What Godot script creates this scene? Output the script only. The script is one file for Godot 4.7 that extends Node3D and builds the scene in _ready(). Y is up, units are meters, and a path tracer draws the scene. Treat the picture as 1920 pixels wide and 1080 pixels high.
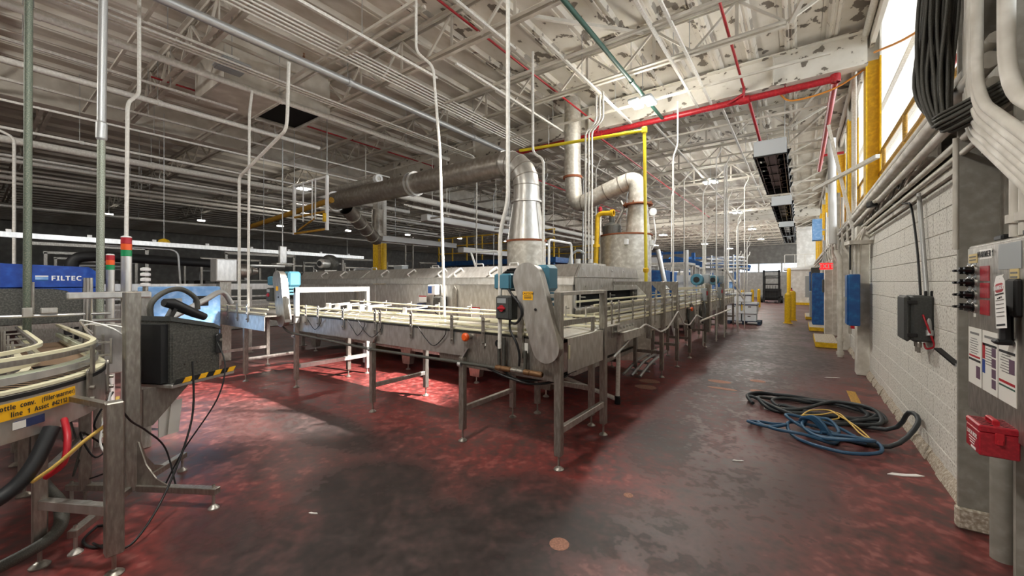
extends Node3D
# A bottling hall: red floor, white steel roof, block wall on the right, conveyors and a tunnel warmer.
# x runs to the right across the hall, -z along the aisle, y up; metres.
var M := {}
var used := {}
var rng := RandomNumberGenerator.new()

func _ready():
	rng.seed = 4211
	setup_camera_and_light()
	make_materials()
	build_shell()
	build_roof()
	build_lamps()
	build_right_wall()
	build_mezzanine()
	build_warmer()
	build_ducts()
	build_conveyors()
	build_left_machines()
	build_overhead_pipes()
	build_drop_poles()
	build_far_hall()
	build_dark_side()
	build_wall_equipment()
	build_floor_things()

# ---------------------------------------------------------------- camera, sky and large lights
func setup_camera_and_light():
	var cam := Camera3D.new()
	cam.name = "camera"
	add_child(cam)
	cam.position = Vector3(0, 1.62, 0)
	cam.rotation_degrees = Vector3(0, 36, 0)
	var near := 0.05
	cam.set_frustum(2.0 * near * 540.0 / 741.0, Vector2(0, -near * 11.0 / 741.0), near, 200.0)
	cam.current = true
	var we := WorldEnvironment.new()
	we.name = "world_environment"
	var e := Environment.new()
	e.background_mode = Environment.BG_SKY
	var sky := Sky.new()
	var ps := ProceduralSkyMaterial.new()
	ps.sky_top_color = Color(0.62, 0.74, 0.92)
	ps.sky_horizon_color = Color(0.9, 0.94, 1.0)
	ps.ground_bottom_color = Color(0.3, 0.3, 0.3)
	ps.ground_horizon_color = Color(0.8, 0.82, 0.85)
	sky.sky_material = ps
	e.sky = sky
	e.tonemap_mode = Environment.TONE_MAPPER_LINEAR
	e.tonemap_exposure = 1.02
	e.sdfgi_enabled = true
	e.ssao_enabled = true
	e.ssil_enabled = true
	we.environment = e
	add_child(we)
	# daylight of the tall glazing behind the mezzanine on the right
	for zz in [-6.0, -14.0, -22.0, -30.0]:
		area(Vector3(5.55, 4.6, zz), Vector3(-1, -0.12, 0), Vector2(7.4, 2.4), Color(0.95, 0.97, 1.0), 30.0)

func area(at: Vector3, towards: Vector3, size: Vector2, col: Color, energy: float):
	var l := AreaLight3D.new()
	l.name = "daylight"
	l.area_size = size
	l.light_color = col
	l.light_energy = energy
	l.area_range = 60.0
	l.shadow_enabled = true
	add_child(l, true)
	l.position = at
	l.look_at_from_position(at, at + towards, Vector3.UP)

# ---------------------------------------------------------------- mesh helpers
func mb() -> SurfaceTool:
	var s := SurfaceTool.new()
	s.begin(Mesh.PRIMITIVE_TRIANGLES)
	s.set_smooth_group(-1)
	return s

func face(s: SurfaceTool, p: Array, out: Vector3):
	var nrm: Vector3 = (p[1] - p[0]).cross(p[2] - p[0])
	var k := p.size()
	for i in range(1, k - 1):
		if nrm.dot(out) > 0.0:
			s.add_vertex(p[0]); s.add_vertex(p[i + 1]); s.add_vertex(p[i])
		else:
			s.add_vertex(p[0]); s.add_vertex(p[i]); s.add_vertex(p[i + 1])

func bx(s: SurfaceTool, c: Vector3, size: Vector3, b := Basis(), bev := 0.0):
	s.set_smooth_group(-1)
	var h := size * 0.5
	if bev <= 0.0:
		for ax in 3:
			for sg in [-1.0, 1.0]:
				var q := []
				for k in [[-1, -1], [1, -1], [1, 1], [-1, 1]]:
					var v := Vector3.ZERO
					v[ax] = sg * h[ax]
					v[(ax + 1) % 3] = k[0] * h[(ax + 1) % 3]
					v[(ax + 2) % 3] = k[1] * h[(ax + 2) % 3]
					q.append(c + b * v)
				var o := Vector3.ZERO
				o[ax] = sg
				face(s, q, b * o)
		return
	var vtx := func(sx: float, sy: float, sz: float, ax: int) -> Vector3:
		var v := Vector3(sx * h.x, sy * h.y, sz * h.z)
		var sv := Vector3(sx, sy, sz)
		for a in 3:
			if a != ax: v[a] -= sv[a] * bev
		return c + b * v
	for ax in 3:
		var a1 := (ax + 1) % 3
		var a2 := (ax + 2) % 3
		for sg in [-1.0, 1.0]:
			var q := []
			for k in [[-1, -1], [1, -1], [1, 1], [-1, 1]]:
				var v := Vector3.ZERO
				v[ax] = sg; v[a1] = k[0]; v[a2] = k[1]
				q.append(vtx.call(v.x, v.y, v.z, ax))
			var o := Vector3.ZERO
			o[ax] = sg
			face(s, q, b * o)
		for s1 in [-1.0, 1.0]:
			for s2 in [-1.0, 1.0]:
				var v0 := Vector3.ZERO
				v0[ax] = -1.0; v0[a1] = s1; v0[a2] = s2
				var v1 := v0
				v1[ax] = 1.0
				var o2 := v0 + v1
				face(s, [vtx.call(v0.x, v0.y, v0.z, a1), vtx.call(v1.x, v1.y, v1.z, a1), vtx.call(v1.x, v1.y, v1.z, a2), vtx.call(v0.x, v0.y, v0.z, a2)], b * o2)
	for sx in [-1.0, 1.0]:
		for sy in [-1.0, 1.0]:
			for sz in [-1.0, 1.0]:
				face(s, [vtx.call(sx, sy, sz, 0), vtx.call(sx, sy, sz, 1), vtx.call(sx, sy, sz, 2)], b * Vector3(sx, sy, sz))

# a bar of rectangular section between two points; up is the direction of its height
func bar(s: SurfaceTool, a: Vector3, b: Vector3, w: float, h: float, up := Vector3.UP, bev := 0.0):
	var d := (b - a)
	var l := d.length()
	d = d / l
	if absf(d.dot(up)) > 0.98: up = Vector3(0, 0, 1) if absf(d.z) < 0.9 else Vector3(1, 0, 0)
	var side := d.cross(up).normalized()
	var u2 := side.cross(d)
	bx(s, (a + b) * 0.5, Vector3(l, h, w), Basis(d, u2, side), bev)

func rounded(pts: Array, rad: float, k := 4) -> Array:
	var o := [pts[0]]
	for i in range(1, pts.size() - 1):
		var p: Vector3 = pts[i]
		var d0: Vector3 = pts[i - 1] - p
		var d1: Vector3 = pts[i + 1] - p
		var r: float = min(rad, min(d0.length(), d1.length()) * 0.48)
		var a := p + d0.normalized() * r
		var b := p + d1.normalized() * r
		for j in k + 1:
			var t := float(j) / k
			o.append(a * (1 - t) * (1 - t) + p * 2 * t * (1 - t) + b * t * t)
	o.append(pts[-1])
	return o

func spline(pts: Array, step := 6) -> Array:
	var o := []
	for i in pts.size() - 1:
		var p0: Vector3 = pts[max(i - 1, 0)]
		var p1: Vector3 = pts[i]
		var p2: Vector3 = pts[i + 1]
		var p3: Vector3 = pts[min(i + 2, pts.size() - 1)]
		for j in step:
			o.append(p1.cubic_interpolate(p2, p0, p3, float(j) / step))
	o.append(pts[-1])
	return o

func tube(s: SurfaceTool, pts: Array, rad, n := 8, cap := true):
	var cnt := pts.size()
	var d: Vector3 = (pts[1] - pts[0]).normalized()
	var u := d.cross(Vector3.UP)
	if u.length() < 0.1: u = d.cross(Vector3.RIGHT)
	u = u.normalized()
	var rings := []
	for i in cnt:
		var t: Vector3
		if i == 0: t = pts[1] - pts[0]
		elif i == cnt - 1: t = pts[i] - pts[i - 1]
		else: t = (pts[i + 1] - pts[i]).normalized() + (pts[i] - pts[i - 1]).normalized()
		t = t.normalized()
		u = (u - t * u.dot(t)).normalized()
		var v := t.cross(u)
		var r: float = rad[i] if rad is Array else rad
		var ring := []
		for j in n:
			var a := TAU * j / n
			ring.append(pts[i] + (u * cos(a) + v * sin(a)) * r)
		rings.append(ring)
	s.set_smooth_group(1)
	for i in cnt - 1:
		for j in n:
			var k := (j + 1) % n
			var mid: Vector3 = (rings[i][j] + rings[i][k]) * 0.5
			face(s, [rings[i][j], rings[i][k], rings[i + 1][k], rings[i + 1][j]], mid - pts[i])
	s.set_smooth_group(-1)
	if cap:
		face(s, rings[0], pts[0] - pts[1])
		face(s, rings[-1], pts[-1] - pts[-2])

# a solid turned round the axis from o along ax; profile is a list of [radius, distance along the axis]
func lathe(s: SurfaceTool, o: Vector3, ax: Vector3, prof: Array, n := 16, smooth := false):
	ax = ax.normalized()
	var u := ax.cross(Vector3.UP)
	if u.length() < 0.1: u = ax.cross(Vector3.RIGHT)
	u = u.normalized()
	var v := ax.cross(u)
	for i in prof.size() - 1:
		s.set_smooth_group(2 if smooth else 10 + i)
		var r0: float = prof[i][0]
		var r1: float = prof[i + 1][0]
		var y0: float = prof[i][1]
		var y1: float = prof[i + 1][1]
		for j in n:
			var a := TAU * j / n
			var b := TAU * (j + 1) / n
			var ea := u * cos(a) + v * sin(a)
			var eb := u * cos(b) + v * sin(b)
			var em := (ea + eb).normalized()
			var out := em * (y1 - y0) - ax * (r1 - r0)
			if r0 < 0.00001: face(s, [o + ax * y0, o + ax * y1 + ea * r1, o + ax * y1 + eb * r1], out)
			elif r1 < 0.00001: face(s, [o + ax * y1, o + ax * y0 + ea * r0, o + ax * y0 + eb * r0], out)
			else: face(s, [o + ax * y0 + ea * r0, o + ax * y0 + eb * r0, o + ax * y1 + eb * r1, o + ax * y1 + ea * r1], out)
	s.set_smooth_group(-1)

func cyl(s: SurfaceTool, a: Vector3, b: Vector3, r: float, n := 12):
	tube(s, [a, b], r, n)

# a flat outline (2D points) pushed out along the z of xf by depth
func prism(s: SurfaceTool, poly: Array, depth: float, xf := Transform3D(), smooth_rim := false):
	var pk := PackedVector2Array(poly)
	var tri := Geometry2D.triangulate_polygon(pk)
	s.set_smooth_group(-1)
	var mid := Vector2.ZERO
	for p in pk: mid += p / pk.size()
	for z in [0.0, depth]:
		var o := xf.basis.z * (1.0 if z > 0.0 else -1.0)
		for i in range(0, tri.size(), 3):
			var q := []
			for j in 3: q.append(xf * Vector3(pk[tri[i + j]].x, pk[tri[i + j]].y, z))
			face(s, q, o)
	if smooth_rim: s.set_smooth_group(3)
	var cw := Geometry2D.is_polygon_clockwise(pk)
	for i in pk.size():
		var a := pk[i]
		var b := pk[(i + 1) % pk.size()]
		var nn := Vector2(b.y - a.y, a.x - b.x) * (-1.0 if cw else 1.0)
		face(s, [xf * Vector3(a.x, a.y, 0), xf * Vector3(b.x, b.y, 0), xf * Vector3(b.x, b.y, depth), xf * Vector3(a.x, a.y, depth)], xf.basis * Vector3(nn.x, nn.y, 0))
	s.set_smooth_group(-1)

func stadium(a: Vector2, ra: float, b: Vector2, rb: float, k := 10) -> Array:
	var o := []
	var dir := (b - a).angle()
	for i in k + 1: o.append(a + Vector2.from_angle(dir + PI / 2 + PI * i / k) * ra)
	for i in k + 1: o.append(b + Vector2.from_angle(dir - PI / 2 + PI * i / k) * rb)
	return o

func rect2(w: float, h: float) -> Array:
	return [Vector2(-w / 2, -h / 2), Vector2(w / 2, -h / 2), Vector2(w / 2, h / 2), Vector2(-w / 2, h / 2)]

# ---------------------------------------------------------------- object helpers
func named(called: String) -> String:
	if not used.has(called):
		used[called] = 0
		return called
	used[called] += 1
	return "%s_%03d" % [called, used[called]]

func commit(s: SurfaceTool, m: Material) -> ArrayMesh:
	s.generate_normals()
	var a := s.commit()
	a.surface_set_material(0, m)
	return a

func meta(o: Node, label: String, cat: String, group := ""):
	o.set_meta("label", label)
	o.set_meta("category", cat)
	if group != "": o.set_meta("group", group)

func thing(called: String, label: String, cat: String, at := Vector3.ZERO, group := "", turn := 0.0) -> Node3D:
	var o := Node3D.new()
	o.name = named(called)
	add_child(o)
	o.position = at
	o.rotation.y = turn
	meta(o, label, cat, group)
	return o

func part(parent: Node, called: String, s: SurfaceTool, m: Material, label := "") -> MeshInstance3D:
	return inst(parent, called, commit(s, m), Transform3D(), label)

func inst(parent: Node, called: String, mesh: Mesh, xf := Transform3D(), label := "") -> MeshInstance3D:
	var o := MeshInstance3D.new()
	o.name = called
	o.mesh = mesh
	o.transform = xf
	if label != "": o.set_meta("label", label)
	parent.add_child(o, true)
	return o

func single(called: String, label: String, cat: String, s: SurfaceTool, m: Material, group := "") -> MeshInstance3D:
	var o := part(self, named(called), s, m)
	meta(o, label, cat, group)
	return o

func pbox(parent: Node, called: String, m: Material, c: Vector3, size: Vector3, bev := 0.0, b := Basis(), label := "") -> MeshInstance3D:
	var s := mb()
	bx(s, c, size, b, bev)
	return part(parent, called, s, m, label)

func ptube(parent: Node, called: String, m: Material, pts: Array, r, n := 8, label := "") -> MeshInstance3D:
	var s := mb()
	tube(s, pts, r, n)
	return part(parent, called, s, m, label)

func pbar(parent: Node, called: String, m: Material, a: Vector3, b: Vector3, w: float, h: float, bev := 0.0, label := "") -> MeshInstance3D:
	var s := mb()
	bar(s, a, b, w, h, Vector3.UP, bev)
	return part(parent, called, s, m, label)

func structure(called: String, s: SurfaceTool, m: Material) -> MeshInstance3D:
	var o := part(self, called, s, m)
	o.set_meta("kind", "structure")
	return o

func structure_node(called: String) -> Node3D:
	var o := Node3D.new()
	o.name = called
	add_child(o)
	o.set_meta("kind", "structure")
	return o

func dup(root: Node3D, label := "", group := "") -> Node3D:
	var r: Node3D = root.duplicate()
	r.name = named(String(root.name).rstrip("_0123456789"))
	add_child(r)
	if label != "": r.set_meta("label", label)
	if group != "": r.set_meta("group", group)
	return r

# raised or printed lettering; o is the centre of the text, right and up span its plane
func letters(parent: Node, called: String, txt: String, h: float, m: Material, o: Vector3, right: Vector3, up: Vector3, depth := 0.002, font := "Droid Sans", stretch := 1.0):
	var t := TextMesh.new()
	t.text = txt
	var f := SystemFont.new()
	f.font_names = PackedStringArray([font])
	f.font_weight = 700
	t.font = f
	t.font_size = 32
	t.pixel_size = h / 24.0
	t.depth = depth
	t.curve_step = 2.0
	t.material = m
	var x := right.normalized()
	var y := up.normalized()
	inst(parent, called, t, Transform3D(Basis(x * stretch, y, x.cross(y)), o))

# ---------------------------------------------------------------- materials
func noise(freq: float, oct := 4, sd := 1, kind := FastNoiseLite.TYPE_SIMPLEX_SMOOTH) -> FastNoiseLite:
	var n := FastNoiseLite.new()
	n.noise_type = kind
	n.seed = sd
	n.frequency = freq
	n.fractal_octaves = oct
	return n

func ntex(n: FastNoiseLite, stops: Array, size := 512, normal := 0.0) -> NoiseTexture2D:
	var t := NoiseTexture2D.new()
	t.width = size
	t.height = size
	t.seamless = true
	t.noise = n
	if normal > 0.0:
		t.as_normal_map = true
		t.bump_strength = normal
	elif stops.size():
		var g := Gradient.new()
		var off := PackedFloat32Array()
		var col := PackedColorArray()
		for k in stops:
			off.append(k[0])
			col.append(k[1])
		g.offsets = off
		g.colors = col
		t.color_ramp = g
	return t

func mat(col: Color, rough := 0.6, metal := 0.0) -> StandardMaterial3D:
	var m := StandardMaterial3D.new()
	m.albedo_color = col
	m.roughness = rough
	m.metallic = metal
	return m

func tri(m: StandardMaterial3D, scale: Vector3):
	m.uv1_triplanar = true
	m.uv1_world_triplanar = true
	m.uv1_scale = scale

func c8(r: int, g: int, b: int) -> Color:
	return Color(r / 255.0, g / 255.0, b / 255.0)

func speckled(a: Color, b: Color, freq: float, rough: float, metal := 0.0, scale := 1.0, sd := 3) -> StandardMaterial3D:
	var m := mat(Color.WHITE, rough, metal)
	m.albedo_texture = ntex(noise(freq, 5, sd), [[0.25, a], [0.6, a.lerp(b, 0.5)], [0.8, b]])
	tri(m, Vector3.ONE * scale)
	return m

func make_materials():
	# stainless steel: brushed, with streaks and water marks
	var n_steel := noise(0.02, 5, 11)
	var rough_steel := ntex(noise(0.03, 4, 5), [[0.2, Color(0.32, 0.32, 0.32)], [0.8, Color(0.46, 0.46, 0.46)]])
	var st := mat(Color.WHITE, 1.0, 0.82)
	st.albedo_texture = ntex(n_steel, [[0.2, c8(186, 182, 174)], [0.55, c8(198, 195, 189)], [0.85, c8(212, 210, 205)]])
	st.roughness_texture = rough_steel
	tri(st, Vector3(1.6, 0.5, 1.6))
	M.steel = st
	var sd: StandardMaterial3D = st.duplicate()
	sd.albedo_texture = ntex(noise(0.03, 5, 21), [[0.2, c8(150, 145, 136)], [0.55, c8(164, 159, 151)], [0.85, c8(180, 176, 168)]])
	tri(sd, Vector3(2.4, 0.6, 2.4))
	M.steel_dull = sd
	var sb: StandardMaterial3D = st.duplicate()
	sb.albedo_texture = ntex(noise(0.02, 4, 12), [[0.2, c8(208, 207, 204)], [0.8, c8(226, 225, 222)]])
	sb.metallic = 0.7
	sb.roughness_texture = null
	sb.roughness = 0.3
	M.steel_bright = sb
	M.chrome = mat(c8(205, 205, 205), 0.15, 1.0)
	M.galv = speckled(c8(170, 171, 170), c8(204, 205, 204), 0.05, 0.45, 0.6, 6.0)
	M.galv_old = speckled(c8(84, 96, 84), c8(134, 134, 118), 0.04, 0.6, 0.3, 4.0, 8)
	M.pole_old = speckled(c8(120, 128, 112), c8(180, 182, 172), 0.04, 0.5, 0.4, 4.0, 9)
	M.duct = speckled(c8(142, 135, 125), c8(172, 166, 157), 0.012, 0.42, 0.8, 1.2, 14)
	M.duct_pale = speckled(c8(186, 180, 168), c8(222, 219, 210), 0.012, 0.5, 0.55, 1.5, 15)
	M.rust = speckled(c8(116, 62, 38), c8(168, 104, 68), 0.05, 0.9, 0.0, 4.0, 5)
	# painted steel
	M.white_paint = speckled(c8(196, 190, 178), c8(232, 228, 219), 0.01, 0.6, 0.0, 0.7, 31)
	M.roof_paint = speckled(c8(198, 191, 178), c8(224, 219, 208), 0.01, 0.7, 0.0, 0.4, 33)
	M.conduit = speckled(c8(212, 208, 198), c8(236, 233, 226), 0.02, 0.5, 0.0, 2.0, 34)
	# roof deck paint that has flaked off in places and bares dark metal
	var flake := mat(Color.WHITE, 0.75)
	flake.albedo_texture = ntex(noise(0.0055, 5, 77), [[0.0, c8(112, 104, 94)], [0.27, c8(120, 112, 102)], [0.28, c8(190, 182, 168)], [0.32, c8(214, 208, 195)], [1.0, c8(226, 221, 211)]], 1024)
	tri(flake, Vector3(0.42, 0.42, 0.3))
	M.deck_flaking = flake
	var deck := mat(Color.WHITE, 0.75)
	deck.albedo_texture = ntex(noise(0.006, 5, 41), [[0.2, c8(196, 188, 174)], [0.5, c8(214, 208, 196)], [0.8, c8(224, 219, 209)]], 512)
	tri(deck, Vector3(0.5, 0.5, 0.25))
	M.deck = deck
	M.red_pipe = speckled(c8(150, 24, 34), c8(188, 40, 48), 0.02, 0.4, 0.0, 2.0)
	M.yellow = speckled(c8(214, 168, 12), c8(240, 198, 30), 0.02, 0.5, 0.0, 1.0, 6)
	M.yellow_worn = speckled(c8(150, 112, 40), c8(206, 156, 44), 0.03, 0.6, 0.0, 2.0, 7)
	M.yellow_pipe = mat(c8(228, 206, 40), 0.4)
	M.green_pipe = mat(c8(52, 92, 78), 0.5)
	M.blue = speckled(c8(20, 72, 132), c8(36, 104, 166), 0.01, 0.45, 0.0, 1.0)
	M.blue_deep = speckled(c8(16, 58, 142), c8(30, 78, 168), 0.01, 0.35, 0.0, 2.0, 12)
	M.blue_pale = speckled(c8(120, 170, 226), c8(164, 202, 244), 0.01, 0.5, 0.0, 1.5, 13)
	M.motor_blue = mat(c8(70, 122, 142), 0.45)
	M.black = mat(c8(22, 22, 23), 0.5)
	M.black_gloss = mat(c8(14, 14, 15), 0.2)
	M.rubber = mat(c8(30, 31, 33), 0.55)
	M.grey_box = speckled(c8(56, 58, 56), c8(70, 72, 70), 0.03, 0.6, 0.0, 3.0)
	M.grey_light = mat(c8(150, 155, 156), 0.5)
	M.heater_hood = mat(c8(178, 182, 184), 0.5)
	M.hmi_grey = speckled(c8(70, 70, 66), c8(108, 106, 100), 0.05, 0.5, 0.5, 2.0, 17)
	M.uhmw = mat(c8(228, 222, 190), 0.4)
	M.uhmw_pale = mat(c8(198, 204, 180), 0.4)
	M.chain = speckled(c8(120, 96, 74), c8(160, 134, 108), 0.06, 0.55, 0.0, 6.0)
	M.red = mat(c8(176, 26, 40), 0.45)
	M.red_box = speckled(c8(150, 20, 36), c8(178, 34, 48), 0.03, 0.4, 0.0, 3.0)
	M.orange = mat(c8(232, 92, 30), 0.4)
	M.green = mat(c8(20, 140, 84), 0.35)
	M.paper = mat(c8(226, 224, 216), 0.8)
	M.paper_card = mat(c8(238, 236, 232), 0.7)
	M.ink = mat(c8(34, 34, 36), 0.8)
	M.ink_soft = mat(c8(120, 118, 116), 0.8)
	M.white = mat(c8(236, 236, 234), 0.45)
	M.label_yellow = mat(c8(244, 182, 24), 0.5)
	M.hose_blue = mat(c8(44, 84, 116), 0.45)
	M.hose_black = mat(c8(44, 50, 54), 0.5)
	M.cord_yellow = mat(c8(222, 186, 96), 0.5)
	M.cable_grey = speckled(c8(58, 57, 52), c8(92, 90, 82), 0.05, 0.6, 0.0, 6.0)
	M.orange_cable = mat(c8(214, 140, 50), 0.5)
	M.void = mat(c8(6, 6, 6), 0.9)  # near-black paint for the shade inside openings
	M.navy = mat(c8(40, 52, 92), 0.6)
	M.photo = mat(c8(96, 70, 90), 0.6)
	M.brass = speckled(c8(110, 78, 52), c8(150, 118, 84), 0.06, 0.5, 0.6, 8.0)
	M.patch = speckled(c8(138, 98, 82), c8(170, 124, 104), 0.03, 0.8, 0.0, 3.0)
	M.blank_tag = mat(c8(206, 184, 126), 0.6)
	M.screen = mat(c8(50, 90, 160), 0.2)
	# concrete block paint: pitted and scuffed
	var bl := mat(Color.WHITE, 0.75)
	bl.albedo_texture = ntex(noise(0.035, 5, 51), [[0.0, c8(70, 64, 58)], [0.2, c8(150, 144, 134)], [0.24, c8(204, 200, 190)], [0.5, c8(222, 219, 210)], [0.9, c8(232, 230, 224)]], 1024)
	bl.normal_enabled = true
	bl.normal_texture = ntex(noise(0.08, 4, 52), [], 512, 3.0)
	bl.normal_scale = 0.6
	tri(bl, Vector3(0.9, 0.9, 0.9))
	M.block = bl
	M.mortar = speckled(c8(176, 171, 161), c8(206, 201, 192), 0.05, 0.9, 0.0, 2.0)
	M.column_shaded = speckled(c8(132, 128, 119), c8(152, 148, 139), 0.02, 0.7, 0.0, 1.0, 35)  # column colour darkened to hold the shade of its corner
	M.curb = speckled(c8(150, 136, 118), c8(214, 208, 194), 0.03, 0.85, 0.0, 2.0, 61)
	M.plaster = speckled(c8(214, 212, 206), c8(236, 235, 231), 0.01, 0.8, 0.0, 0.5)
	M.wall_grey = speckled(c8(150, 147, 141), c8(172, 169, 163), 0.01, 0.9, 0.0, 0.3)
	M.card = mat(c8(222, 226, 230), 0.8)
	M.pallet = mat(c8(46, 62, 84), 0.7)
	var gl := mat(Color(0.93, 0.97, 1.0), 0.9)
	gl.emission_enabled = true
	gl.emission = Color(0.93, 0.97, 1.0)
	gl.emission_energy_multiplier = 1.6
	M.daylight_pane = gl
	var lp := mat(Color(1, 0.99, 0.96), 0.5)
	lp.emission_enabled = true
	lp.emission = Color(1.0, 0.98, 0.94)
	lp.emission_energy_multiplier = 9.0
	M.lamp_glow = lp
	var ex := mat(c8(210, 30, 40), 0.4)
	ex.emission_enabled = true
	ex.emission = Color(1.0, 0.1, 0.12)
	ex.emission_energy_multiplier = 1.5
	M.exit_glow = ex
	make_floor_materials()

# the floor coat: red where it is kept, worn to brown and grey in the lanes, with stains and bare spots
func make_floor_materials():
	M.floor_near = floor_mat(1440, Vector2(-8.5, -9.5), 10.8, 1)
	M.floor_far = floor_mat(840, Vector2(-20.0, -39.0), 30.0, 1)

func floor_mat(n: int, org: Vector2, span: float, sd: int) -> StandardMaterial3D:
	var px := span / n
	var big := noise(0.55 * px, 5, 5)
	var mid := noise(1.7 * px, 5, 6)
	var fine := noise(14.0 * px, 3, 7)
	var scr := noise(5.0 * px, 4, 8, FastNoiseLite.TYPE_SIMPLEX)
	for q in [big, mid, fine, scr]: q.offset = Vector3(org.x / px, org.y / px, sd)
	var ib := big.get_image(n, n, false, false, false).get_data()
	var im := mid.get_image(n, n, false, false, false).get_data()
	var jf := fine.get_image(n, n, false, false, false).get_data()
	var js := scr.get_image(n, n, false, false, false).get_data()
	var out := PackedByteArray()
	out.resize(n * n * 3)
	var rgh := PackedByteArray()
	rgh.resize(n * n)
	# grimed patches copied from the photograph: centre x, z, half sizes, strength
	var spots := [[-2.7, -1.85, 0.45, 0.4, 0.9], [-2.3, -1.5, 0.6, 0.4, 1.0], [-1.7, -1.7, 0.6, 0.4, 0.9], [-1.45, -2.45, 0.5, 0.35, 0.9], [-1.0, -2.7, 0.45, 0.3, 0.7], [-4.5, -2.3, 0.9, 0.3, 0.75], [-3.7, -2.3, 0.4, 0.2, 0.6], [-5.1, -1.9, 0.6, 0.3, 0.4], [-2.9, -0.95, 0.5, 0.25, 0.7], [-1.1, -4.3, 0.3, 0.8, 0.8], [-1.0, -5.9, 0.5, 1.2, 0.75], [-0.8, -8.0, 0.7, 1.6, 0.7], [-1.3, -12.0, 0.8, 3.0, 0.7], [-0.4, -15.5, 0.9, 4.0, 0.5], [-0.2, -6.6, 0.9, 0.7, 0.55], [-0.6, -2.6, 0.5, 0.3, 0.5], [-0.7, -1.4, 0.9, 0.5, 0.5], [0.3, -5.6, 0.4, 0.5, 0.4], [-0.45, -5.0, 0.7, 2.2, 0.45], [-0.4, -10.5, 0.9, 3.0, 0.55]]
	# where the red coat is kept: under and beside the machines and along the wall
	var kept := [[-5.6, -3.4, 2.2, 0.75, 1.0], [-2.4, -3.5, 1.3, 0.75, 0.9], [-2.2, -6.5, 0.7, 3.0, 0.9], [0.7, -4.4, 0.45, 1.2, 0.55], [-3.6, -0.5, 0.8, 0.6, 0.8], [-7.8, -2.8, 1.4, 0.9, 0.9], [0.5, -2.6, 0.7, 1.0, 0.35], [-1.6, -3.0, 0.7, 0.4, 0.9], [-2.2, -11.0, 0.8, 6.0, 0.8], [-5.5, -5.5, 5.0, 1.6, 0.9], [0.0, -7.6, 0.8, 1.0, 0.4], [-3.2, -1.2, 0.6, 0.25, 0.4]]
	# the patches on a coarse grid, then enlarged
	var cn := n / 12
	var cw := PackedByteArray()
	cw.resize(cn * cn * 3)
	for y in cn:
		var wz := org.y + (y + 0.5) * span / cn
		for x in cn:
			var wx := org.x + (x + 0.5) * span / cn
			var v := [0.0, 0.0]
			for k in 2:
				for s in [spots, kept][k]:
					var q := pow((wx - s[0]) / s[2], 2) + pow((wz - s[1]) / s[3], 2)
					if q < 2.6: v[k] = maxf(v[k], s[4] * (1.0 - smoothstep(0.3, 2.6, q)))
				cw[(y * cn + x) * 3 + k] = int(clampf(v[k], 0, 1) * 255.0)
	var ci := Image.create_from_data(cn, cn, false, Image.FORMAT_RGB8, cw)
	ci.resize(n, n, Image.INTERPOLATE_CUBIC)
	var cd := ci.get_data()
	for i in n * n:
		var vb := ib[i] - 128
		var vm := im[i] - 128
		var vs := js[i] - 128
		var vf := jf[i] - 128
		var j := i * 3
		# grime with ragged edges, the thin film round it, and the kept coat
		var g := cd[j] * 1.15 + vb * 0.5 + vm * 1.0 + vs * 0.7 + vf * 0.6 - 116.0
		var film := clampf(g * 0.006 + 0.5, 0.0, 1.0) * 0.55
		var grime := clampf(g * 0.018, 0.0, 1.0)
		var red := clampf((cd[j + 1] + vm * 0.9 + vs * 0.6 + vb * 0.3) * 0.0045, 0.0, 1.0)
		var sc := clampf((vs * 0.9 + vm * 0.6 + vf * 0.3 - 40) * 0.014, 0.0, 0.32) * (1.0 - grime)
		var w := maxf(film, grime * 0.92) * (1.0 - 0.35 * red)
		var k := 250.0 + vf * 0.55 + vs * 0.5 + vm * 0.5
		var r := 0.365 + 0.085 * red
		var gg := 0.24 - 0.055 * red
		var bb := 0.232 - 0.057 * red
		r += (0.205 - r) * w
		gg += (0.172 - gg) * w
		bb += (0.166 - bb) * w
		out[j] = int(clampf((r + (0.52 - r) * sc) * k, 0.0, 255.0))
		out[j + 1] = int(clampf((gg + (0.38 - gg) * sc) * k, 0.0, 255.0))
		out[j + 2] = int(clampf((bb + (0.36 - bb) * sc) * k, 0.0, 255.0))
		rgh[i] = int(clampf(118.0 + grime * 22.0 + vs * 0.16 + vb * 0.15 + vf * 0.15, 90, 220))
	var m := mat(Color.WHITE, 1.0)
	m.albedo_texture = ImageTexture.create_from_image(Image.create_from_data(n, n, false, Image.FORMAT_RGB8, out))
	m.roughness_texture = ImageTexture.create_from_image(Image.create_from_data(n, n, false, Image.FORMAT_L8, rgh))
	m.metallic_specular = 0.5
	m.uv1_offset = Vector3.ZERO
	return m

# ---------------------------------------------------------------- floor, walls, ceiling
func uvquad(s: SurfaceTool, x0: float, x1: float, z0: float, z1: float, y: float, org: Vector2, span: float):
	s.set_smooth_group(-1)
	var p := [Vector3(x0, y, z0), Vector3(x1, y, z0), Vector3(x1, y, z1), Vector3(x0, y, z1)]
	for i in [0, 1, 2, 0, 2, 3]:
		s.set_uv(Vector2((p[i].x - org.x) / span, (p[i].z - org.y) / span))
		s.set_normal(Vector3.UP)
		s.add_vertex(p[i])

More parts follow.
